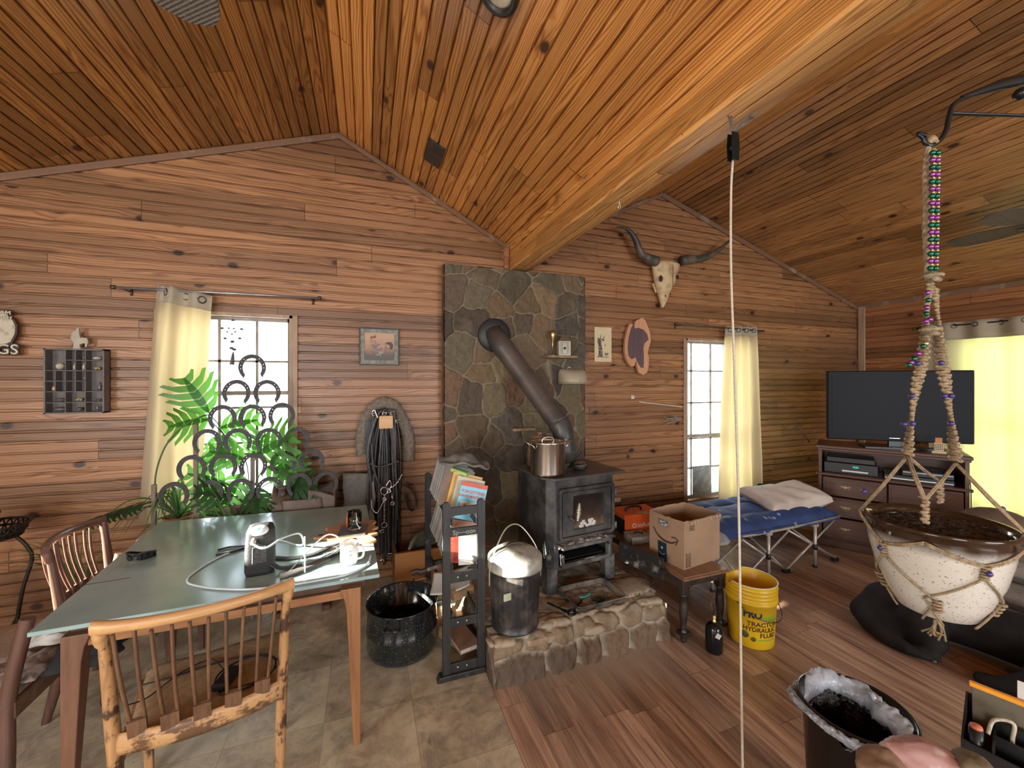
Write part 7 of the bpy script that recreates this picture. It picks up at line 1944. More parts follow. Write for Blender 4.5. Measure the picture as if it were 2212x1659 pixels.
mb = MB(); P = path([lf(0.235, 0.205), lf(0.20, 0.165), lf(0.15, 0.142), lf(0.09, 0.142), lf(0.045, 0.165)], 6); mb.sweep(P, 0.010, 0.001, up=(-1, 0, 0), ws=[0.004 + 0.010 * math.sin(PI * min(1, i / (len(P) - 1) * .9 + .08)) for i in range(len(P))]); mb.sweep([lf(0.085, 0.180), lf(0.06, 0.186), lf(0.036, 0.176)], 0.007, 0.001, up=(-1, 0, 0)); mb.sweep([lf(0.036, 0.178), lf(0.045, 0.160), lf(0.055, 0.138)], 0.007, 0.001, up=(-1, 0, 0)); mb.obj('smile_arrow', inkb, bx)
mb = MB(); mb.add([lf(0.195, 0.0, .005), lf(0.125, 0.0, .005), lf(0.125, 0.125, .009), lf(0.195, 0.125, .009)], [[0, 1, 2, 3]]); mb.obj('navy_tape', mat('navy_tape', (.02, .035, .05), .25), bx)
mb = MB(); mb.sweep(path([lf(.185, .055, .011), lf(.16, .045, .011), lf(.135, .055, .011)]), .006, .001, up=(-1, 0, 0)); mb.lathe([(0.0001, 0), (.010, 0), (.010, .001), (.0001, .001)], 12, M=facing(lf(.16, .088, .0115), (-1, 0, 0))); mb.obj('tape_print', mat('grey_blue_print', (.25, .33, .38), .5), bx)
mb = MB(); mb.add([lf(0.175, 0.245, .012), lf(0.105, 0.238, .013), lf(0.11, 0.275, .014), lf(0.18, 0.28, .013)], [[0, 1, 2, 3]]); mb.obj('torn_tape', mat('dark_torn_tape', (.10, .12, .15), .5, c2=(.5, .5, .52), scale=60, thr=(.5, .55)), bx)
mb = MB()
for k in range(9): mb.box(0.02, 0.055, -0.0045, -0.0035, 0.012 + k * 0.010, 0.0155 + k * 0.010)
mb.box(0.016, 0.018, -0.0045, -0.0035, 0.008, 0.105); mb.box(0.057, 0.059, -0.0045, -0.0035, 0.008, 0.105)
for k in range(3): mb.box(0.035, 0.085, -0.016, -0.014, 0.245 + k * 0.012, 0.2475 + k * .012)
mb.obj('stamp_print', inkb, bx)
ob = thing('orange_case', 'bright orange carry case with black handle and tag on the low table', 'case', (2.02, 2.70, 0.4205), R_(-4))
org = mat('bright_orange_card', (0.72, 0.12, 0.03), 0.4, var=.08); mb = MB(); mb.box(-0.14, 0.19, -0.10, 0.12, 0, 0.155, bev=0.003); mb.obj('case_body', org, ob)
mb = MB(); mb.box(-0.1415, -0.12, -0.098, 0.118, 0.002, 0.12); mb.obj('case_side', black_m, ob)
mb = MB(); mb.tube(path([(-0.07, 0.0, 0.156), (-0.06, 0, 0.178), (0.0, 0, 0.186), (0.06, 0, 0.178), (0.07, 0, 0.156)]), 0.009); mb.obj('handle', rubber, ob)
mb = MB(); mb.cbox((0.03, -0.07, 0.158), (0.045, 0.11, 0.002), rz=R_(28), rx=R_(-6)); mb.obj('paper_tag', mat('buff_tag', (.5, .45, .32), .7), ob)
text_part('lettering', 'ioAuto', 0.052, wht, ob, facing((0.045, -0.1005, 0.055)), align='CENTER'); text_part('lettering', 'SUPER', 0.026, mat('pale_red_print', (.8, .3, .2), .5), ob, facing((-0.03, -0.1005, 0.02)))
mb = MB(); mb.torus((0, 0, 0), 0.016, 0.003, 18, 6, M=facing((-0.055, -0.101, 0.07))); mb.obj('round_logo', wht, ob)
gb = thing('grey_box', 'small grey metal box in front of the orange case on the low table', 'box', (1.93, 2.50, 0.4205), R_(-8)); mb = MB(); mb.box(-0.10, 0.06, -0.07, 0.07, 0, 0.05, bev=0.003); mb.obj('box_body', mat('grey_metal_box', (.28, .27, .24), .5, c2=(.4, .39, .35), scale=20), gb)
mb = MB(); mb.tube(path([(-0.05, 0, .051), (-.02, .02, .056), (.01, -.01, .056), (.03, .02, .051)]), .006); mb.obj('cable_clip', rubber, gb)
mb = MB(); mb.cbox((0, 0, 0.018), (0.13, 0.19, 0.034), rz=R_(-30), bev=.003); tag(mb.obj('blue_book', mat('pale_blue_cover', (.25, .36, .48), .5), loc=(2.055, 2.47, 0.4205)), 'thick pale blue book between the grey box and the cardboard box', 'book')
hb = thing('stacked_brush', 'bundle of dark bristles with a tan card top behind the stove on the low table', 'brush', (1.96, 2.93, 0.4205)); mb = MB(); mb.box(-.07, .07, -.05, .04, .17, .205, bev=.004); mb.obj('card_top', card, hb); mb = MB()
for r_ in range(3):
    for i in range(16): mb.bar((-.065 + i * .0088, -.045 - .003 * r_, .055 * r_ + .06), (-.067 + i * .0088 + rnd.uniform(-.005, .005), -.05, .055 * r_ + .004), .006, .004)
mb.box(-.065, .065, -.04, .04, 0, .17); mb.obj('bristles', mat('dark_brown_bristle', (.05, .035, .03), .9), hb)

# yellow bucket
yb = thing('yellow_bucket', 'tall yellow hydraulic fluid bucket with a torn rim beside the low side table', 'bucket', (2.275, 1.86, 0.0), R_(40))
yel = mat('yellow_plastic', (0.78, 0.50, 0.015), 0.35, c2=(0.66, 0.43, 0.03), scale=6, bump=.05, thr=(.45, .75))
mb = MB()
pf = [(0.0001, 0.004), (0.122, 0.0), (0.127, 0.006), (0.131, 0.09), (0.139, 0.262), (0.147, 0.264), (0.1475, 0.284), (0.141, 0.286), (0.142, 0.305), (0.146, 0.307), (0.142, 0.310), (0.143, 0.328), (0.147, 0.330), (0.143, 0.333), (0.144, 0.350), (0.148, 0.352), (0.144, 0.355), (0.145, 0.372)]
n = 72; vs = []
inner = [(0.140, 0.372), (0.138, 0.26), (0.124, 0.01), (0.0001, 0.012)]
allp = pf + [(0.147, 0.378)] + inner
for r, z in allp:
    for j in range(n):
        t = 2 * PI * j / n; zz = z
        if z > 0.345: zz = z - 0.022 * max(0, math.sin((t - 0.25) * 1.4)) ** 0.5 * (1 if 0.35 < t < 2.3 else 0) - (0.016 if 2.1 < t < 2.2 else 0)
        vs.append((r * math.cos(t), r * math.sin(t), zz))
fs = [[i * n + j, i * n + (j + 1) % n, (i + 1) * n + (j + 1) % n, (i + 1) * n + j] for i in range(len(allp) - 1) for j in range(n)]
mb.add(vs, fs, True); mb.obj('bucket_wall', yel, yb)
mb = MB(); mb.tube([(0.1445 * math.cos(a), 0.1445 * math.sin(a), 0.379) for a in [R_(q) for q in range(135, 382, 6)]], 0.0035, 6); mb.obj('pale_rim', mat('cut_pale_plastic', (.8, .76, .6), .4), yb)
def bucket_text(s, size, z, m, ang, name='lettering', xs=1.0, bold=0.0, zr=0.135):
    r = 0.128 + (z / 0.262) * 0.011 + 0.0008
    M = Matrix.Rotation(R_(ang), 4, 'Z') @ facing((0, -r, z))
    return text_part(name, s, size, m, yb, M, extrude=0.0004, bend=r, xs=xs, bold=bold)
TA = -62
bucket_text('PRO', 0.062, 0.195, mat('black_print', (.02, .02, .02), .4), TA - 24, xs=0.85, bold=.003)
bucket_text('max', 0.06, 0.180, mat('green_print', (.16, .42, .04), .4), TA + 20, xs=1.0, bold=.001)
bucket_text('TRACTOR', 0.036, 0.146, mat('brown_bucket_print', (.10, .04, .015), .4), TA + 2, xs=1.12, bold=.001)
bucket_text('HYDRAULIC', 0.036, 0.113, mat('brown_bucket_print', (0, 0, 0)), TA - 4, xs=1.0, bold=.001)
bucket_text('FLUID', 0.036, 0.080, mat('brown_bucket_print', (0, 0, 0)), TA + 16, xs=1.12, bold=.001)
bucket_text('_______', 0.03, 0.066, mat('green_print', (0, 0, 0)), TA + 12, xs=1.0, bold=.0015)
for a, z, s in ((-42, .085, .022), (-22, .065, .014)):
    mb = MB(); mb.ball((0, 0, 0), s, 10, (1, .12, 1), M=Matrix.Rotation(R_(TA + a), 4, 'Z') @ Matrix.Translation((0, -.132, z))); mb.obj('tractor_mark', mat('dark_olive_print', (.10, .09, .02), .4), yb)
mb = MB(); mb.tube(path([(0.148 * math.cos(a), 0.148 * math.sin(a), 0.27) if k in (0, 8) else (0.165 * math.cos(a), 0.165 * math.sin(a), 0.27 - 0.085 * math.sin(k / 8 * PI)) for k, a in enumerate([R_(150 + k * 22.5) for k in range(9)])], 5), 0.0025, 6); mb.obj('bail_handle', ring_m, yb)
# torch cylinder
tq = thing('gas_torch', 'squat black gas cylinder with a brass torch nozzle in front of the yellow bucket', 'gas torch', (1.96, 1.845, 0.0))
mb = MB(); mb.lathe([(0.0001, 0), (0.046, 0), (0.049, 0.006), (0.049, 0.125), (0.045, 0.148), (0.03, 0.165), (0.014, 0.172), (0.0001, 0.172)], 32); mb.obj('cylinder', mat('black_gloss_cylinder', (.008, .010, .012), .18, bump=0), tq)
mb = MB(); mb.lathe([(0.0001, .168), (.012, .168), (.014, .18), (.009, .185), (.012, .20), (.008, .215), (.0001, .215)], 14); mb.obj('valve', mat('brass_valve', (.6, .42, .2), .3, .9), tq)
mb = MB(); mb.tube(path([(0, 0, .21), (-.004, -.004, .25), (-.022, -.01, .30)]), .005); mb.obj('nozzle', ring_m, tq)
mb = MB(); mb.cbox((0, 0, 0), (.03, .001, .028), ry=.5, M=Matrix.Rotation(R_(-20), 4, 'Z') @ Matrix.Translation((0, -.0495, .115))); mb.obj('torn_label', paper_m, tq)

# ================================================================ camp cot
cot = thing('camp_cot', 'folding camp cot with grey tube legs under the tall middle window', 'cot', (3.05, 2.70, 0.0))
tube_m = mat('grey_beige_tube', (0.42, 0.38, 0.33), 0.35, 0.3); joint = mat('black_joint', (.012, .012, .014), .5)
LX0, LX1, LY0, LY1, CZ = -0.86, 0.93, -0.33, 0.33, 0.395
mb = MB(); mb.tube([(LX0, LY0, CZ), (-.1, LY0, CZ - .02), (.35, LY0, CZ - .015), (LX1, LY0, CZ + .01), (LX1, LY1, CZ + .01), (LX0, LY1, CZ)], 0.011, 8, True); mb.obj('side_rail', tube_m, cot)
mb = MB(); mb.grid(lambda u, v: (lerp(LX0, LX1, u), lerp(LY0, LY1, v), CZ + 0.006 - 0.03 * math.sin(PI * v)), 20, 10); mb.obj('canvas', mat('navy_canvas', (.015, .02, .04), .8), cot, solid=.003)
for x in (-0.55, 0.05, 0.61):
    for y in (LY0, LY1):
        mb = MB(); mb.tube([(x, y, 0.0), (x, y, CZ - .02)], .013, 10); mb.box(x - .03, x + .03, y - .014, y + .014, CZ - .045, CZ - .02, bev=.003); lgx = mb.obj('leg', tube_m, cot)
        mb = MB(); mb.tube([(x, y, .155), (x, y, .20)], .018, 10); mb.tube([(x, y, 0), (x, y, .018)], .018, 10); mb.obj('leg_joint', joint, lgx)
for i, (xa, za, xb, zb) in enumerate(((-.78, CZ - .06, -.22, .02), (-.22, .02, .02 + .30, CZ - .04), (.30, CZ - .04, .92, .02), (-.78, .02, -.22, CZ - .05), (-.22, CZ - .05, .28, .02), (.28, .02, .90, CZ - .02))):
    for s, y in ((0, LY0 + .02), (1, LY1 - .02)):
        mb = MB(); mb.tube([(xa, y, za), (xb, y + (0.0 if s else .0), zb)], .0095, 8); mb.obj('brace', tube_m, cot)
for x in (-.22, .28, .90):
    mb = MB(); mb.tube([(x, LY0 + .02, .02), (x * .8, LY1 - .02, CZ - .05)], .008, 8); mb.obj('brace', tube_m, cot)
    mb = MB(); mb.box(x - .03, x + .03, LY0 + .0, LY0 + .04, .0, .03, bev=.004); mb.obj('foot_cap', joint, cot)
def mat_blue():
    N = NT('blue_print_quilt'); co = N.coord(); v = N.n('ShaderNodeTexVoronoi'); N.l(co, v.inputs['Vector']); v.inputs['Scale'].default_value = 9
    k = N.ramp(v.outputs['Distance'], [(0.13, 1.0), (0.17, 0.0)])
    col = N.mix(k, N.ramp(N.noise(co, 6, 4), [(.3, (.015, .035, .12)), (.7, (.03, .07, .22))]), (.30, .32, .40)); N.base(col); N.set(Roughness=.7); N.bump(N.noise(co, 60, 3), .2, .004); return N.m
mb = MB()
def pad(u, v):
    x = lerp(LX0 + .05, LX1 + .02, u); y = lerp(LY0 - .01, LY1 + .02, v); e = min(1, min(u * 8, (1 - u) * 8, v * 5, (1 - v) * 5)); e = max(0, e)
    tuft = 0.6 + 0.4 * abs(math.sin(u * 7 * PI)) ** .5 * abs(math.sin(v * 3 * PI + .4)) ** .5
    return (x, y + .02 * nz(u * 6, v), CZ + 0.014 + (0.085 * tuft + .02 * nz(u * 8, v * 4)) * e ** .6 - (0.03 if v < .03 else 0))
mb.grid(pad, 90, 40)
mtr = mb.obj('sleeping_pad', mat_blue(), loc=(3.05, 2.70, 0.0)); tag(mtr, 'blue quilted sleeping pad with a small white print spread on the camp cot', 'sleeping pad')
mb = MB()
def pil(u, v, s):
    x = lerp(-1, 1, u); y = lerp(-1, 1, v); e = (1 - abs(x) ** 4) ** .5 * (1 - abs(y) ** 4) ** .5
    wv = .010 * math.sin(x * 9 + y * 4) + .014 * nz(x * 3, y * 3, s)
    k = 1 - 0.09 * (1 - abs(x) ** 2) * abs(y); k2 = 1 - .07 * (1 - y * y)
    return (x * .36 * k2, y * .20 * k, s * (.095 * e ** .6 + wv * e) + .035 * x * x)
mb.grid(lambda u, v: pil(u, v, 1), 40, 26); mb.grid(lambda u, v: pil(u, v, -.6), 40, 26)
tag(mb.obj('pillow', mat('creased_cream_pillow', (.52, .44, .38), .85, c2=(.60, .53, .47), scale=6, bump=.5), loc=(3.68, 2.66, 0.505), rot=(R_(12), R_(-3), R_(-4))), 'creased cream pillow lying at the far end of the camp cot', 'pillow')
mb = MB(); mb.grid(lambda u, v: (0.2 * math.cos(u * 6.28) * (v + .02), .12 * math.sin(u * 6.28) * (v + .02), .09 * (1 - v * v) + .025 * nz(u * 5 + v * 2, v * 4)), 30, 12)
tag(mb.obj('clear_bag', mat('grey_clear_plastic', (.30, .31, .33), .15, bump=.3), loc=(2.38, 2.32, .425)), 'crumpled grey plastic bag at the hidden end of the cot beside the box', 'bag')
mb = MB(); crumple(mb, 0, 0, 0, .36, .12, .16, 21); tag(mb.obj('navy_bedding', mat('navy_cloth', (.02, .03, .07), .85), loc=(4.05, 3.08, .36), solid=.004), 'heap of dark navy bedding between the cot pillow and the television cabinet', 'bedding')
mb = MB(); mb.box(-.34, .34, -.1, .1, 0, .36); tag(mb.obj('storage_tub', mat('dark_blue_tub', (.02, .025, .04), .5), loc=(4.05, 3.16, 0), bevel=.02), 'dark storage tub on the floor under the navy bedding', 'tub')

# ================================================================ television corner
cw = wood_mat('dark_cherry', (0.045, 0.020, 0.014), (0.11, 0.048, 0.030), 'X', .8, .28)
CR = R_(-60.0)
cab = thing('tv_cabinet', 'dark cherry cabinet with open shelf and drawers carrying the television', 'cabinet', (4.22, 2.70, 0.0), CR)
CWd, CDp = 1.0, 0.46
mb = MB(); mb.box(-.02, CWd + .02, -.02, CDp, .955, .985, bev=.006); mb.box(-.01, CWd + .01, -.01, CDp, .935, .957, bev=.004); mb.obj('top_board', cw, cab)
mb = MB(); mb.box(0, .025, 0, CDp, .06, .935); mb.box(CWd - .025, CWd, 0, CDp, .06, .935); mb.box(.025, CWd - .025, CDp - .015, CDp, .06, .935); mb.box(.025, CWd - .025, 0.01, CDp, .695, .715); mb.box(.025, CWd - .025, .01, CDp, .06, .10); mb.obj('carcass', cw, cab)
for q in ((-.02, CWd + .02, -.022, .03, .690, .716), (-.015, CWd + .015, -.015, .02, .0, .075)): mb = MB(); mb.box(*q, bev=.006); mb.obj('moulding', cw, cab)
brass = mat('aged_brass_pull', (.30, .22, .13), .35, .8)
for r, (z0, z1) in enumerate(((.50, .68), (.30, .485), (.09, .285))):
    for c in range(2):
        x0 = .03 + c * (CWd - .06) / 2 + .004; x1 = .03 + (c + 1) * (CWd - .06) / 2 - .004
        mb = MB(); mb.box(x0, x1, -.010, .02, z0, z1, bev=.006); mb.box(x0 + .02, x1 - .02, -.013, -.008, z0 + .02, z1 - .02, bev=.002); dr = mb.obj('drawer', cw, cab)
        xm = (x0 + x1) / 2 - (.12 if c == 0 else -.0); zm = (z0 + z1) / 2
        xm = (x0 + x1) / 2 if c else x0 + .17
        mb = MB(); mb.prism([(xm - .045, zm + .008), (xm - .03, zm + .016), (xm - .012, zm + .010), (xm, zm + .02), (xm + .012, zm + .010), (xm + .03, zm + .016), (xm + .045, zm + .008), (xm + .02, zm), (xm, zm - .012), (xm - .02, zm)], .003, Matrix.Translation((0, -.012, 0)) @ Matrix.Rotation(R_(90), 4, 'X')); mb.tube(path([(xm - .03, -.018, zm + .004), (xm - .02, -.026, zm - .012), (xm, -.028, zm - .016), (xm + .02, -.026, zm - .012), (xm + .03, -.018, zm + .004)]), .003, 6); mb.obj('drawer_pull', brass, dr)
def on_cab(x, y, z):
    c, s = math.cos(CR), math.sin(CR); return (4.22 + x * c - y * s, 2.70 + x * s + y * c, z)
blk = mat('black_appliance', (.012, .013, .015), .35, bump=.05)
vcr = thing('video_recorder', 'black video recorder with green clock digits in the left of the cabinet shelf', 'video recorder', on_cab(.04, .06, .7155), CR)
mb = MB(); mb.box(0, .40, 0, .30, 0, .10, bev=.004); mb.box(.02, .38, .02, .28, .102, .15, bev=.004); mb.obj('case', blk, vcr)
emi = NT('green_display'); emi.base(emi.ramp(emi.noise(emi.coord(), 5), [(0, (0, .1, .06)), (1, (0, .1, .06))])); emi.set(Emission_Color=(0.05, 0.9, 0.55, 1), Emission_Strength=1.2)
text_part('clock_digits', '12:51', .022, emi.m, vcr, facing((.24, -.0005, .062)))
mb = MB(); mb.box(.14, .33, -.003, 0, .02, .034); mb.obj('tape_slot', mat('silver_strip', (.5, .5, .5), .3, .7), vcr)
dvd = thing('disc_player', 'flat black disc player with a silver front strip on the right of the cabinet shelf', 'disc player', on_cab(.48, .03, .7155), CR)
mb = MB(); mb.box(0, .44, 0, .30, 0, .045, bev=.003); mb.obj('case', blk, dvd); mb = MB(); mb.box(.005, .435, -.003, 0, .010, .020); mb.obj('silver_trim', mat('silver_strip', (0, 0, 0)), dvd)
rcv = thing('receiver', 'thin black receiver stacked on the disc player in the cabinet shelf', 'receiver', on_cab(.60, .05, .7615), CR)
mb = MB(); mb.box(0, .32, 0, .24, 0, .05, bev=.003); mb.obj('case', blk, rcv); mb = MB(); mb.box(.005, .315, -.003, 0, .030, .036); mb.obj('silver_trim', mat('silver_strip', (0, 0, 0)), rcv)
TVA = math.atan2(1.95 - 2.64, 5.10 - 4.26)
tv = thing('television', 'large black flat screen television turned off on the corner cabinet', 'television', (4.26, 2.64, 0.986), TVA)
TW, THh = 1.09, .665
mb = MB(); mb.box(0, TW, 0, .05, .062, .062 + THh, bev=.008); mb.box(.2, TW - .2, .05, .10, .15, .55, bev=.02); mb.obj('bezel', mat('gloss_black_bezel', (.010, .011, .013), .5, bump=0, spec=.15), tv)
mb = MB(); mb.box(.035, TW - .035, -.002, .001, .13, .062 + THh - .03); mb.obj('screen', mat('dark_screen', (.016, .018, .021), .5, bump=0, var=.02, spec=.12), tv)
mb = MB(); mb.box(.48, .56, -.003, 0, .088, .094); mb.obj('maker_badge', mat('silver_strip', (0, 0, 0)), tv)
mb = MB(); mb.bar((TW / 2, .03, .0), (TW / 2, .03, .075), .12, .03); mb.prism([(TW / 2 - .28, -.08), (TW / 2 + .28, -.08), (TW / 2 + .24, .16), (TW / 2 - .24, .16)], .012, Matrix.Translation((0, 0, 0))); mb.obj('stand', blk, tv)
cal = thing('desk_calendar', 'small cream block calendar with orange top in front of the television', 'calendar', on_cab(.83, .06, .986), CR)
mb = MB(); mb.box(-.03, .03, 0, .02, .0, .09, bev=.002); mb.box(-.045, .045, -.02, .04, 0, .02, bev=.002); mb.obj('block', mat('cream_block', (.55, .45, .28), .6), cal); mb = MB(); mb.box(-.022, .022, .0, .02, .09, .135, bev=.002); mb.obj('orange_top', mat('orange_wood', (.55, .22, .06), .5), cal)
mb = MB()
for i in range(5):
    for j in range(4): mb.box(-.026 + i * .011, -.019 + i * .011, -.0012, 0, .03 + j * .014, .038 + j * .014)
mb.obj('date_grid', dkt, cal)
# iron rabbit-ear aerial left of the television
mb = MB(); mb.tube([(0, 0, 0), (-.13, .05, .20)], .004); mb.tube([(0, 0, 0), (.02, .02, .02)], .006); tag(mb.obj('aerial', ring_m, loc=(4.24, 2.80, .99)), 'thin dark aerial rod leaning left of the television', 'aerial')
coil('tv_cable', 'thin dark cable hanging down the yellow curtain right of the television cabinet', 'cable', [(4.97, 1.95, .90), (4.98, 1.93, .7), (4.99, 1.93, .5), (4.98, 1.93, .3), (5.0, 1.95, .1)], .004, ring_m)
# ================================================================ hanging planter
CR_, SR_ = math.cos(YAW), math.sin(YAW)
def cross_dir(l, f=0.0): return Vector((l * CR_ + f * SR_, -l * SR_ + f * CR_, 0))   # l: along the window wall's skew, f: away
hk = Vector((1.791, 0.786, 2.415))
jute = mat('jute_cord', (0.42, 0.31, 0.18), 0.9, c2=(.27, .19, .11), scale=80, bump=.8, thr=(.4, .6))
post = MB(); post.box(-.05, .05, -.05, .05, 0, 3.30); po = post.obj('post', wood_mat('brown_post', (.16, .08, .045), (.3, .16, .09), 'Z', .8, .5), loc=hk + cross_dir(0.50, -.02) - Vector((0, 0, 2.415))); structure(po)
arm = thing('plant_bracket', 'black iron scroll bracket holding the macrame hanger near the right edge', 'bracket', hk)
mb = MB(); mb.tube(path([cross_dir(-.028) + Vector((0, 0, .022)), cross_dir(-.02) + Vector((0, 0, .004)), cross_dir(0.0) + Vector((0, 0, -.002)), cross_dir(.03) + Vector((0, 0, .018)), cross_dir(.05) + Vector((0, 0, .055)), cross_dir(.06) + Vector((0, 0, .10)), cross_dir(.085) + Vector((0, 0, .145)), cross_dir(.20) + Vector((0, 0, .185)), cross_dir(.46) + Vector((0, 0, .235))], 7), .0075, 10, rs=None); mb.obj('arm_bar', black_gloss, arm)
mb = MB(); mb.sweep([cross_dir(.10) + Vector((0, 0, .158)), cross_dir(.24) + Vector((0, 0, .205)), cross_dir(.46) + Vector((0, 0, .25))], .02, .03, ws=[.014, .022, .024], hs=[.014, .036, .04]); mb.ball(cross_dir(.30) + Vector((0, 0, .172)), .020, 12); mb.obj('thick_arm', black_gloss, arm)
mb = MB(); mb.sweep([cross_dir(.062) + Vector((0, 0, .105)), cross_dir(.46) + Vector((0, 0, .092))], .014, .010); mb.obj('strut', black_gloss, arm)
mb = MB(); mb.tube(path([cross_dir(-.03) + Vector((0, 0, .02)), cross_dir(-.045) + Vector((0, 0, .035)), cross_dir(-.03) + Vector((0, .01, .045)), cross_dir(-.015) + Vector((0, 0, .03))]), .006); mb.obj('scroll', black_gloss, arm)
PC = Vector((1.805, 0.782, 1.135))
mh = thing('macrame_hanger', 'beige knotted macrame plant hanger with purple and green beads', 'plant hanger', hk)
def L(p): return Vector(p) - hk
mb = MB(); mb.tube(path([L(hk) + cross_dir(-.012) + Vector((0, 0, .004)), Vector((0, 0, .022)), cross_dir(.014) + Vector((0, 0, .004))]), .010); mb.obj('top_loop', jute, mh)
def sennit(name, P, w, tw=0.0, knots=0.010):
    mb = MB(); P = path(P, 14); s = 0.0; prev = P[0]; acc = 0; k = 0
    for i in range(1, len(P)):
        seg = (P[i] - prev); Lg = seg.length; 
        while acc + Lg >= knots:
            t = (knots - acc) / Lg; prev = prev.lerp(P[i], t); seg = P[i] - prev; Lg = max(seg.length, 1e-9); acc = 0; s += knots; k += 1
            a = s * tw; d = cross_dir(math.cos(a), math.sin(a)).normalized(); ww = w * (0.9 + .2 * nz(s * 30, w * 99))
            up = Vector((0, 0, .002 if k % 2 else -.002))
            mb.tube([prev - d * ww * .5 + up, prev + Vector((0, 0, .003)) + cross_dir(0, -.004), prev + d * ww * .5 - up], knots * .56, 6)
            mb.ball(prev + d * ww * (.5 if k % 2 else -.5), knots * .62, 6)
        acc += Lg; prev = P[i]
    return mb.obj(name, jute, mh)
nk = lambda px, py, f=0.0, T=1.35: Vector(((px - 1106) / FPX * (T + f) * CR_ + (T + f) * SR_, -(px - 1106) / FPX * (T + f) * SR_ + (T + f) * CR_, EYE + (822 - py) / FPX * (T + f)))
mb = MB(); P = path([L(nk(2004, 318)), L(nk(1998, 380)), L(nk(2000, 440)), L(nk(1999, 500)), L(nk(2003, 590))], 8)
for j in range(3): mb.tube([p + cross_dir(.004 * math.sin(i * .9 + j * 2), .004 * math.cos(i * .9 + j * 2)) for i, p in enumerate(P)], .0055, 6)
mb.obj('cord_wrap', jute, mh)
sennit('sennit', [L(nk(2015, 320)), L(nk(2012, 450)), L(nk(2010, 600)), L(nk(2011, 640))], .020)
sennit('sennit', [L(nk(2010, 620)), L(nk(2003, 660)), L(nk(1998, 720)), L(nk(1992, 780)), L(nk(1978, 840)), L(nk(1968, 910)), L(nk(1960, 985))], .028, 9)
sennit('sennit', [L(nk(2016, 620)), L(nk(2022, 660)), L(nk(2026, 720)), L(nk(2034, 780)), L(nk(2044, 840)), L(nk(2054, 910)), L(nk(2064, 1000))], .030, 9)
sennit('back_sennit', [L(nk(2030, 1038, .12)), L(nk(2031, 1088, .12))], .02)
purp = mat('purple_metallic_bead', (.30, .08, .34), .18, .75, bump=0); grn = mat('green_metallic_bead', (.02, .14, .08), .18, .75, bump=0); gld = mat('gold_bead', (.70, .52, .24), .2, .9, bump=0); nvy = mat('navy_bead', (.045, .035, .16), .15, bump=0)
def bead(p, r, m): 
    b = MB(); b.ball((0, 0, 0), r, 10); return b.obj('bead', m, mh, loc=p)
for i in range(17):
    y = 330 + i * 15.6
    for s, x in ((0, 2014.5), (1, 2026)):
        x2 = x - (y - 330) * .020
        bead(L(nk(x2, y, -.03)), .0088, grn if i % 2 == 0 else purp)
        if i < 16: b = bead(L(nk(x2 + 3, y + 7.8, -.03)), .0045, gld)
for x, y, m in ((2004, 632, purp), (2005, 648, grn), (2002, 664, purp), (2001, 678, grn), (2000, 694, purp), (2009, 690, purp), (1994, 748, grn), (2000, 742, gld), (1984, 764, purp), (1975, 775, grn), (1968, 783, purp), (1964, 788, grn)): bead(L(nk(x, y, -.025)), .0085, m)
for x, y in ((1970, 855), (1953, 916), (1971, 915), (1983, 785), (2040, 855), (2055, 855), (2033, 784), (2055, 915), (1867, 1061), (2165, 1099)): bead(L(nk(x, y, -.03 if y < 1000 else 0)), .0085, nvy)
for x, y in ((2014, 596), (2010, 712)):
    b = MB(); p = L(nk(x, y, -.01)); b.ball(p, .028, 14, (1, .7, .55)); b.obj('ceramic_bead', mat('slate_green_bead', (.12, .15, .13), .5, c2=(.25, .26, .2), scale=40), mh)
    b = MB(); b.torus(p, .024, .006, 18, 6); b.tube([p + Vector((-.02, -.01, -.012)), p + Vector((.02, -.01, -.014))], .008); b.obj('knot_ring', jute, mh)
# pot
pt = thing('hanging_pot', 'large speckled cream stoneware pot with brown rim hanging in the macrame', 'pot', PC)
gz = NT('speckled_stoneware'); co = gz.coord(); z = gz.sep(co)[2]; spk = gz.noise(co, 150, 2, .7)
body = gz.mix(gz.ramp(spk, [(.62, 0.0), (.67, .8)]), (.60, .56, .48), (.12, .08, .05))
edge = gz.math('ADD', z, gz.math('MULTIPLY_ADD', gz.noise(co, 6, 3), .02, -.01))
gz.base(gz.mix(gz.ramp(gz.math('MULTIPLY_ADD', edge, 12, .9), [(.12, 0.0), (.62, 1.0)]), body, (.035, .018, .010))); gz.set(Roughness=.13); gz.b.inputs['Coat Weight'].default_value = .4
mb = MB()
mb.lathe([(.0001, -.285), (.086, -.285), (.10, -.278), (.128, -.225), (.154, -.155), (.170, -.085), (.177, -.035), (.177, -.018), (.178, -.004), (.184, .003), (.187, .010), (.184, .016), (.176, .014), (.166, .004), (.160, -.012), (.150, -.06)], 72); mb.obj('pot_shell', gz.m, pt)
mb = MB(); mb.grid(lambda u, v: (.164 * v * math.cos(u * 2 * PI), .164 * v * math.sin(u * 2 * PI), -.012 + .006 * nz(u * 40, v * 20) + .008 * nz(math.cos(u * 6.28) * v * 5, math.sin(u * 6.28) * v * 5)), 90, 40, close_u=True)
for i in range(260):
    a = rnd.random() * 6.28; r = .15 * rnd.random() ** .5; p = Vector((r * math.cos(a), r * math.sin(a), -.006 + rnd.random() * .008)); d = Vector((rnd.uniform(-1, 1), rnd.uniform(-1, 1), rnd.uniform(-.1, .5))) * .009; mb.tube([p - d, p + d], .0014, 4)
so_ = mb.obj('potting_soil', mat('dark_bark_soil', (.03, .021, .016), .95, c2=(.13, .095, .07), scale=50, bump=1.0), pt); so_['kind'] = 'stuff'
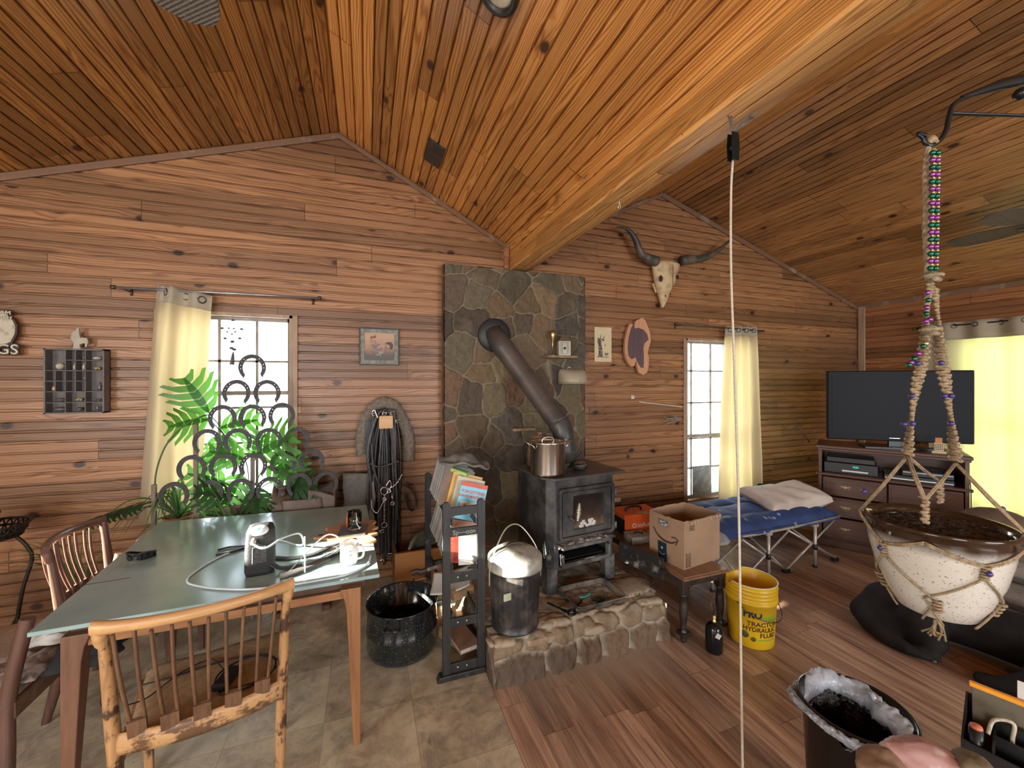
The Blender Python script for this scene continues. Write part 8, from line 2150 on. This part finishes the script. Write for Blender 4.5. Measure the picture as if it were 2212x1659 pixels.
# net of cords round the pot
cprof = [(.190, .016), (.192, 0.0), (.181, -.03), (.175, -.08), (.164, -.13), (.145, -.19), (.118, -.25), (.098, -.29), (.09, -.30)]
def on_pot(a, z):
    for (r0, z0), (r1, z1) in zip(cprof, cprof[1:]):
        if z <= z0 and z >= z1: r = lerp(r0, r1, (z0 - z) / (z0 - z1)); break
    else: r = .19
    return PC + cross_dir(math.cos(a) * (r + .003), math.sin(a) * (r + .003)) + Vector((0, 0, z)) - hk
def pot_cord(a0, z0, a1, z1, n=10, dbl=True):
    mb = MB(); P = [on_pot(lerp(a0, a1, k / n), lerp(z0, z1, k / n) - .006 * math.sin(PI * k / n)) for k in range(n + 1)]
    mb.tube(P, .0034, 6)
    if dbl: mb.tube([p + Vector((0, 0, .006)) for p in P], .003, 6)
    mb.obj('net_cord', jute, mh)
rim_a = [R_(q) for q in (145, 216, 320, 410)]          # left, front, right, back
low_a = [R_(q) for q in (180, 258, 365, 457)]
for i, a in enumerate(rim_a):
    for j in (i, i - 1):
        b = low_a[j % 4]
        b = a + (b - a + PI) % (2 * PI) - PI
        if abs(b - a) < R_(75): pot_cord(a, -.022 if i == 1 else .012, b, -.065)
for j, b in enumerate(low_a):
    P = [on_pot(b, -.065), on_pot(b, -.10)]; mb = MB()
    for k in range(5): mb.torus(P[0].lerp(P[1], k / 4), .008, .004, 10, 5)
    mb.obj('knot', jute, mh); bead(on_pot(b, -.08) + (on_pot(b, -.08) - (PC - hk + Vector((0, 0, -.1)))).normalized() * .010, .0085, nvy)
    for s in (-1, 1): pot_cord(b, -.10, b + s * R_(45), -.205, dbl=False); pot_cord(b + s * R_(45), -.205, b + s * R_(25), -.294, dbl=False)
for a in low_a: mb = MB(); [mb.torus(on_pot(a + R_(45), -.205 - .012 * k), .010, .004, 10, 5) for k in range(4)]; mb.obj('knot', jute, mh)
mb = MB()
for k in range(12): p = PC - hk + Vector((0, 0, -.292)) + cross_dir(-.05 + .008 * math.sin(k), -.05); mb.tube(path([p, p + cross_dir(-.012 * math.sin(k * 2), .01 * math.cos(k)) + Vector((0, 0, -.03)), p + cross_dir(-.03 + .004 * k, .02 * math.cos(k)) + Vector((0, 0, -.05 - .01 * math.sin(k * 3)))]), .003, 5)
mb.obj('cord_tassel', jute, mh)
# cords from the sennits to the rim
SL, SRR, SB = L(nk(1960, 985)), L(nk(2064, 1000)), L(nk(2030, 1060, .17))
rims = [on_pot(rim_a[0], .012), L(nk(1998, 1080, -.12)), on_pot(rim_a[2], .012)]
for a, b in ((SL, rims[0]), (SL, rims[1]), (SL, L(nk(2030, 1040, .12))), (SRR, rims[1]), (SRR, rims[2]), (SRR, L(nk(2030, 1040, .12)))):
    mb = MB()
    for o in (-1, 1): mb.tube([a + cross_dir(.003 * o), a.lerp(b, .5) + cross_dir(.004 * o) + Vector((0, 0, -.004)), b + cross_dir(.003 * o)], .0036, 6)
    mb.obj('net_cord', jute, mh)
sennit('front_sennit', [L(nk(1998, 1078, -.12)), L(nk(1998, 1130, -.135))], .018)

# ================================================================ rope and pulley
rp0 = Vector((1.305, 1.145, BZ - .012))
pul = thing('pulley', 'black pulley block hanging from the bottom of the ceiling beam', 'pulley', rp0)
mb = MB()
for s in (-1, 1): mb.prism([(-.016, -.055), (.016, -.055), (.020, 0), (.016, .05), (-.016, .05), (-.020, 0)], .003, Matrix.Translation((.004, s * .010, -.115)) @ Matrix.Rotation(R_(90), 4, 'X'))
mb.lathe([(.0001, -.006), (.018, -.006), (.014, 0), (.018, .006), (.0001, .006)], 18, Matrix.Translation((.004, 0, -.12)) @ Matrix.Rotation(R_(90), 4, 'X')); mb.obj('block', mat('black_steel', (.012, .014, .015), .3, .5), pul)
mb = MB(); mb.tube(path([(-.004, 0, .0), (-.002, 0, -.03), (.004, 0, -.06)]), .004); mb.tube([(-.02, 0, .0), (-.006, 0, -.04), (.002, 0, -.07)], .002); mb.obj('hanger_hook', iron, pul)
mb = MB(); mb.tube([(.006, 0, -.065), (.03, -.02, -.035), (.055, -.035, -.012)], .0055); mb.lathe([(.0001, 0), (.009, 0), (.009, .006), (.0001, .006)], 10, c=(.057, -.036, -.014)); mb.obj('steel_pin', iron, pul)
coil('rope', 'thin white rope running from the ceiling pulley down past the floor boards', 'rope', [tuple(rp0 + Vector((.004, 0, -.165))), tuple(rp0 + Vector((-.012, -.006, -.30))), tuple(rp0 + Vector((-.016, -.01, -.6))), tuple(rp0 + Vector((-.02, -.03, -1.0))), tuple(rp0 + Vector((-.035, -.06, -1.5))), tuple(rp0 + Vector((-.07, -.10, -2.1))), tuple(rp0 + Vector((-.10, -.135, -2.615)))], .0042, mat('off_white_rope', (.58, .52, .42), .85, scale=120, bump=.6))
ck = thing('cup_hook', 'little white cup hook screwed into the beam near the stove wall', 'hook', (1.30, 1.86, BZ - .012)); mb = MB(); mb.tube([(0, 0, 0), (0, 0, -.045)], .002); mb.torus((0, 0, 0), .008, .0025, 12, 6, M=Matrix.Translation((0, 0, -.053)) @ Matrix.Rotation(R_(90), 4, 'X')); mb.obj('hook_wire', mat('silver_strip', (0, 0, 0)), ck)

# ceiling pieces on the steep slope
def on_slope(x, y, off=0.0): return Vector((x, y, RZ - .515 * (x - RX))) + Vector((-.458, 0, -.889)) * off
SM = Matrix(((.889, 0, -.458), (0, 1, 0), (.458, 0, .889))).to_4x4()
SMx = lambda p: Matrix.Translation(p) @ Matrix.Rotation(math.atan(.515), 4, 'Y')
mb = MB(); mb.box(-.062, .062, -.13, .13, -.016, .0, bev=.002); vt = mb.obj('vent_cover', mat('glossy_black_vent', (.010, .012, .010), .12, c2=(.03, .03, .025), scale=30)); vt.matrix_world = SMx(on_slope(.457, 2.875)); tag(vt, 'small glossy black vent cover on the sloping ceiling', 'vent')
cl_ = thing('ceiling_light', 'round flush ceiling lamp with a dark ring cut by the top picture edge', 'lamp', (0, 0, 0)); cl_.matrix_world = SMx(on_slope(.51, 1.555))
mb = MB(); mb.lathe([(.062, -.004), (.064, -.022), (.075, -.028), (.088, -.022), (.09, 0), (.06, 0)], 40); mb.obj('trim_ring', mat('dark_bronze_ring', (.02, .018, .016), .4), cl_)
mb = MB(); mb.lathe([(.0001, -.016), (.05, -.016), (.064, -.010), (.064, 0), (.0001, 0)], 36); mb.obj('diffuser', mat('cream_diffuser', (.60, .54, .42), .5), cl_)
wick = NT('woven_wicker_blade'); x, y, z = wick.sep(wick.coord())[:3]; wv = wick.math('MULTIPLY', wick.math('SINE', wick.math('MULTIPLY', x, 420)), wick.math('SINE', wick.math('MULTIPLY', y, 420)))
wick.base(wick.ramp(wick.math('MULTIPLY_ADD', wv, .5, .5), [(.2, (.06, .045, .035)), (.8, (.17, .14, .11))])); wick.set(Roughness=.7); wick.bump(wv, .8, .004)
def fan(label, p, rod_len, angles, L_, m, w=.15):
    t = thing('ceiling_fan', label, 'ceiling fan', p)
    mb = MB(); mb.lathe([(.0001, .06), (.05, .06), (.09, .04), (.10, 0), (.09, -.05), (.05, -.07), (.0001, -.07)], 28); mb.obj('motor', mat('dark_bronze_ring', (0, 0, 0)), t)
    mb = MB(); mb.tube([(0, 0, .05), (0, 0, rod_len)], .013); mb.lathe([(.02, rod_len - .05), (.06, rod_len)], 20); mb.obj('down_rod', mat('dark_bronze_ring', (0, 0, 0)), t)
    for a in angles:
        mb = MB(); out = []
        for k in range(25):
            s = k / 24; r = lerp(.17, L_, s); ww = w * .5 * (.45 + .85 * math.sin(PI * min(1, s * .72 + .10))) * (1 - max(0, s - .82) ** 2 * 26) ** .5 if s < .999 else 0.0
            out.append((r, max(ww, 0.004)))
        mb.prism([(r, q) for r, q in out] + [(r, -q) for r, q in out[::-1]], .008, Matrix.Rotation(R_(a), 4, 'Z') @ Matrix.Rotation(R_(10), 4, 'X')); bl = mb.obj('fan_blade', m, t)
        mb = MB(); mb.bar((.07, 0, -.01), (.22, 0, -.004), .03, .008); bi = mb.obj('blade_iron', iron, bl, rot=(0, 0, R_(a)))
    return t
fan('wicker bladed ceiling fan reaching in at the top left', (-.525, .85, 2.745), .74, (90, 210, 330), .68, wick.m, .19)
fb = wood_mat('dark_fan_blade', (.05, .035, .028), (.10, .07, .055), 'X', 1, .8)
f2 = fan('dark ceiling fan with leaf shaped blades at the right edge', (4.76, 1.36, 2.79), .25, (164, 236, 308, 20, 92), .62, fb, .17)
mb = MB(); mb.lathe([(.0001, -.17), (.06, -.15), (.08, -.10), (.05, -.07)], 20); mb.obj('lamp_bowl', mat('smoky_lamp_bowl', (.25, .23, .2), .2), f2)

# ================================================================ dog
fur = NT('short_black_fur'); co = fur.coord(); n1 = fur.noise(co, 120, 4, .7); n2 = fur.noise(co, 7, 3)
fur.base(fur.ramp(fur.math('ADD', fur.math('MULTIPLY', n1, .45), fur.math('MULTIPLY', n2, .55)), [(.3, (.006, .005, .005)), (.62, (.020, .016, .015)), (.8, (.05, .04, .036))])); fur.set(Roughness=.75); fur.b.inputs['Specular IOR Level'].default_value = .25; fur.bump(n1, .7, .006)
dog = thing('dog', 'black short haired dog lying asleep on the wooden floor behind the hanging pot', 'dog', (3.35, 1.30, 0.0))
nodes = {}; ed = []; vs = []; rad = []
def nd(p, r, par=None):
    vs.append((p[0] - 3.35, p[1] - 1.30, p[2])); rad.append(r); i = len(vs) - 1
    if par is not None: ed.append((par, i))
    return i
pel = nd((3.36, 1.50, .15), .135)
a = nd((3.43, 1.30, .155), .135, pel); b = nd((3.46, 1.10, .165), .145, a); c = nd((3.43, .88, .175), .155, b); d = nd((3.37, .68, .17), .13, c)
e = nd((3.36, .52, .17), .09, d); h = nd((3.32, .38, .13), .078, e); m1_ = nd((3.24, .30, .09), .045, h); nd((3.17, .24, .07), .032, m1_)
r0 = nd((3.26, 1.66, .14), .125, pel)
t0 = nd((3.13, 1.72, .08), .075, r0); t1 = nd((3.05, 1.64, .055), .055, t0); t2 = nd((3.0, 1.53, .05), .05, t1); t3 = nd((2.995, 1.43, .04), .038, t2); nd((3.02, 1.35, .03), .02, t3)
f0 = nd((3.15, 1.59, .08), .085, r0); f1 = nd((3.09, 1.52, .06), .055, f0)
k0 = nd((3.20, 1.45, .13), .12, pel); k1 = nd((3.11, 1.37, .09), .075, k0); k2 = nd((3.13, 1.50, .06), .05, k1); k3 = nd((3.075, 1.42, .035), .028, k2); nd((3.06, 1.325, .026), .028, k3)
g0 = nd((3.27, .94, .125), .125, c); g1 = nd((3.15, .97, .085), .085, g0); g2 = nd((3.09, 1.09, .045), .036, g1); nd((3.085, 1.16, .03), .032, g2)
j0 = nd((3.20, .72, .11), .11, d); j1 = nd((3.08, .80, .07), .065, j0); j2 = nd((3.0, .72, .04), .04, j1); nd((2.96, .64, .03), .034, j2)
mb = MB()
for i, r in enumerate(rad): mb.ball(vs[i], r, 14)
for i, j in ed: mb.tube([vs[i], vs[j]], 1, 14, rs=[rad[i], rad[j]])
dob = mb.obj('dog_body', fur.m, dog)
rm = dob.modifiers.new('remesh', 'REMESH'); rm.mode = 'VOXEL'; rm.voxel_size = .011; rm.use_smooth_shade = True
sm_ = dob.modifiers.new('smooth', 'SMOOTH'); sm_.factor = .8; sm_.iterations = 9
for s in (-1, 1):
    mb = MB(); mb.prism([(-.03, 0), (.03, 0), (.012, .07), (-.008, .065)], .008, Matrix.Translation((-.02 + s * .045, -.93, .17)) @ Matrix.Rotation(R_(60), 4, 'X') @ Matrix.Rotation(R_(s * 25), 4, 'Y')); mb.obj('ear', fur.m, dog, bevel=.003)
mb = MB()
for x, y in ((3.04, 1.325), (3.055, 1.318), (3.07, 1.32)): mb.ball((x - 3.35, y - 1.30, .02), .011, 8, (.8, 1.3, .8))
mb.obj('toes', mat('grey_toes', (.12, .11, .10), .7), dog, label='greyish toes of the hind paw')

# rolled cushions behind the dog
csh = thing('floor_cushion', 'grey beige padded cushion stack on the floor at the right edge behind the dog', 'cushion', (4.12, 1.28, 0)); fc = mat('grey_beige_ticking', (.30, .27, .23), .85, c2=(.22, .19, .16), scale=14, bump=.3)
for i, (z, s, o) in enumerate(((.0, 1.0, 0), (.14, .95, .05), (.28, .8, .12))):
    mb = MB(); mb.box(-.30 * s + o, .42, -.5 * s, .5 * s, z, z + .135, bev=.05); mb.obj('cushion_layer', fc, csh, bevel=.01)
mb = MB(); mb.ball((0, 0, .12), .17, 20, (1, 1.2, .75)); tag(mb.obj('brown_cushion', mat('brown_velvet', (.14, .09, .06), .8), loc=(4.35, 1.55, .43)), 'round brown cushion resting on the grey beige cushion stack', 'cushion')
mb = MB(); mb.ball((0, 0, .035), .07, 16, (1, 1, .5)); tag(mb.obj('yellow_ball', mat('pale_yellow_rubber', (.75, .68, .25), .5), loc=(3.66, 1.02, .30)), 'pale yellow toy showing at the right picture edge above the dog', 'toy')

# ================================================================ bin with liner
tb = thing('waste_bin', 'round black waste bin with a folded silver grey bin liner in the foreground', 'bin', (1.52, .86, 0.0))
BH = .545; mb = MB(); mb.lathe([(.0001, 0), (.112, 0), (.118, .01), (.142, BH - .03), (.150, BH - .028), (.156, BH - .012), (.156, BH), (.148, BH), (.138, BH - .03), (.112, .02), (.0001, .015)], 60); mb.obj('bin_wall', mat('satin_black_bin', (.012, .011, .010), .3), tb)
sil = mat('silver_grey_film', (.30, .34, .40), .30, .1, c2=(.50, .55, .62), scale=9, bump=.8); blkf = mat('black_film', (.012, .012, .013), .13, bump=.9, scale=16)
def lin_r(a): return 1 + .05 * math.sin(3 * a + .6) + .04 * nz(math.cos(a) * 3, math.sin(a) * 3)
off_ = cross_dir(-.028, -.012)
def liner(u, v):
    a = u * 2 * PI; r = .135 * lin_r(a); dip = -.06 * math.exp(-((a - 2.2) / .35) ** 2) + .03 * math.exp(-((a - 1.35) / .3) ** 2) - .03 * math.exp(-((a - 5.4) / .4) ** 2); inn = -.035 * math.exp(-((a - .1) / .35) ** 2) - .035 * math.exp(-((a - 6.38) / .35) ** 2)
    rr_ = r + inn + .022 * math.cos(v * PI * 1.15 - .25) * 1.0; z = BH - .005 + dip * .6 + .022 * math.sin(v * PI * 1.15) - .03 * v
    k = .006 * nz(a * 9, v * 3) + .004 * nz(a * 24, v * 5)
    d = cross_dir(math.cos(a), math.sin(a)); return tuple(d * (rr_ + k + .006) + off_ + Vector((0, 0, z + k * 1.6)))
mb = MB(); mb.grid(liner, 150, 14, close_u=True); mb.obj('liner_cuff', sil, tb, solid=.0015)
def linin(u, v):
    a = u * 2 * PI; p0 = Vector(liner(u, 1.0)); q = cross_dir(math.cos(a), math.sin(a)) * (.11 * (1 - v * .75)); q2 = q + off_ * (1 - v) + Vector((0, 0, BH - .02 - .26 * math.sin(v * PI / 2) + .05 * nz(a * 2, v * 2) * v))
    r = p0.lerp(q2, min(1, v * 3.0)); k = .012 * nz(a * 4, v * 7) + .005 * nz(a * 14, v * 16); return tuple(r + Vector((k, k, k)))
mb = MB(); mb.grid(linin, 120, 30, close_u=True); mb.obj('liner_inside', blkf, tb)
mb = MB(); mb.grid(lambda u, v: tuple(cross_dir(.075 + .07 * u + .01 * nz(u * 4, v * 4), -.06 + .10 * v) + Vector((0, 0, BH + .020 - .05 * v * u + .018 * nz(u * 5, v * 5, 3) - .045 * (1 - v)))), 24, 24); mb.obj('liner_flap', sil, tb, solid=.0015)

# ================================================================ near table edge with rocks and organiser
nt = thing('low_stand', 'brown wooden stand just below the lower right picture edge', 'stand', (1.20, .24, 0)); mb = MB(); mb.box(-.42, .40, -.27, .23, .60, .63, bev=.004); mb.obj('stand_top', tabw, nt, rot=(0, 0, -YAW))
for x, y in ((-.38, -.23), (.36, -.23), (-.38, .19), (.36, .19)):
    mb = MB(); mb.bar((x, y, 0), (x, y, .60), .04, .04); mb.obj('leg', dkw, nt, rot=(0, 0, -YAW))
ZS = .6315
def rock(name, label, p, s, m, seed, rot=(0, 0, 0), nu=40):
    mb = MB()
    def f(u, v):
        th = u * 2 * PI; ph = (v - .5) * PI; d = Vector((math.cos(ph) * math.cos(th), math.cos(ph) * math.sin(th), math.sin(ph))); k = 1 + .22 * nz(d.x * 1.4 + seed, d.y * 1.4, d.z * 1.4) + .07 * nz(d.x * 4 + seed, d.y * 4, d.z * 4)
        return (d.x * s[0] * k, d.y * s[1] * k, d.z * s[2] * k)
    mb.grid(f, nu, nu // 2); return tag(mb.obj(name, m, loc=p, rot=rot), label, 'rock')
pk = mat('pink_cream_rock', (.36, .19, .17), .55, c2=(.52, .42, .34), scale=9, bump=.35, thr=(.46, .56))
rock('pink_rock', 'large pink and cream pointed rock in front of the waste bin', nk(2030, 1662, 0, .86), (.10, .045, .046), pk, 2, (R_(8), R_(18), -YAW - R_(12)))
rock('brown_rock', 'dull brown rock at the bottom edge left of the pink rock', nk(1908, 1662, 0, .87), (.05, .045, .04), mat('dull_brown_rock', (.16, .09, .05), .7, c2=(.25, .16, .10), scale=12), 7)
rock('olive_rock', 'small olive brown rock at the bottom edge right of the pink rock', nk(2100, 1672, 0, .84), (.05, .04, .035), mat('olive_brown_rock', (.13, .10, .055), .7, c2=(.20, .15, .08), scale=12), 12)
og = thing('desk_organiser', 'black divided desk organiser holding papers at the lower right corner', 'organiser', nk(2078, 1650, 0, 1.0), -YAW - R_(52)); og.location.z = ZS
oz_ = .125; mb = MB()
def wall_(x0, y0, x1, y1, z0, z1, z2=None, t=.004): 
    dxy = Vector((x1 - x0, y1 - y0, 0)).normalized(); nn_ = Vector((-dxy.y, dxy.x, 0)) * t / 2; z2 = z1 if z2 is None else z2; a, b = Vector((x0, y0, 0)), Vector((x1, y1, 0))
    vs_ = [a - nn_ + Vector((0, 0, z0)), b - nn_ + Vector((0, 0, z0)), b + nn_ + Vector((0, 0, z0)), a + nn_ + Vector((0, 0, z0)), a - nn_ + Vector((0, 0, z1)), b - nn_ + Vector((0, 0, z2)), b + nn_ + Vector((0, 0, z2)), a + nn_ + Vector((0, 0, z1))]
    mb.add(vs_, [[0, 3, 2, 1], [4, 5, 6, 7], [0, 1, 5, 4], [1, 2, 6, 5], [2, 3, 7, 6], [3, 0, 4, 7]])
wall_(0, 0, .32, 0, 0, oz_ - .03, oz_ - .05); wall_(0, 0, 0, .14, 0, oz_ - .03, oz_ + .02); wall_(0, .14, .32, .14, 0, oz_ + .02); wall_(.32, 0, .32, .14, 0, oz_ - .05, oz_ + .02); wall_(.05, .05, .32, .05, 0, oz_ - .015); wall_(.05, .095, .32, .095, 0, oz_ + .0); wall_(.05, 0, .05, .14, 0, oz_ - .02); wall_(.18, 0, .18, .14, 0, oz_ - .02)
mb.box(0, .32, 0, .14, 0, .004); mb.obj('tray', mat('matt_black_card', (.010, .010, .011), .45), og)
fo = thing('folder', 'orange edged cardboard folder standing in the desk organiser', 'folder', og.location, og.rotation_euler.z); mb = MB(); mb.box(.01, .30, .118, .124, .012, oz_ + .055, bev=.001); mb.obj('card_sheet', mat('olive_grey_folder', (.14, .12, .08), .7), fo)
mb = MB(); mb.box(.005, .305, .114, .128, oz_ + .050, oz_ + .062, bev=.002); mb.obj('orange_edge', mat('vivid_orange_edge', (.85, .36, .03), .5), fo)
ppr = thing('papers', 'white paper sheets standing behind the orange folder', 'paper', og.location, og.rotation_euler.z); mb = MB()
for i in range(3): mb.box(.085 + .005 * i, .33, .131 + .003 * i, .1315 + .003 * i, .012, oz_ + .105 - .006 * i)
mb.obj('sheets', paper_m, ppr)
lp = thing('marker', 'black marker with an orange end standing in the front corner of the organiser', 'marker', tuple(Vector(og.location) + Matrix.Rotation(og.rotation_euler.z, 3, 'Z') @ Vector((.022, .022, .0045)))); mb = MB(); mb.lathe([(.0001, 0), (.013, 0), (.013, .120), (.0001, .120)], 16); mb.obj('barrel', rubber, lp); mb = MB(); mb.lathe([(.0001, .1202), (.012, .1202), (.011, .126), (.0001, .126)], 16); mb.obj('end_cap', mat('salmon_orange', (.75, .22, .12), .5), lp)
cl2 = thing('reading_glasses', 'pale plastic spectacles hooked over the organiser dividers', 'glasses', tuple(Vector(og.location) + Matrix.Rotation(og.rotation_euler.z, 3, 'Z') @ Vector((.06, .055, oz_ - .01))), og.rotation_euler.z)
mb = MB(); mb.tube(path([(-.02, -.02, .0), (-.01, 0, .03), (.02, .01, .035), (.02, .012, -.02), (.06, .01, -.03), (.10, .0, .0), (.105, .02, .03), (.13, .035, .02), (.13, .04, -.03)]), .004); mb.obj('frame', pale, cl2)
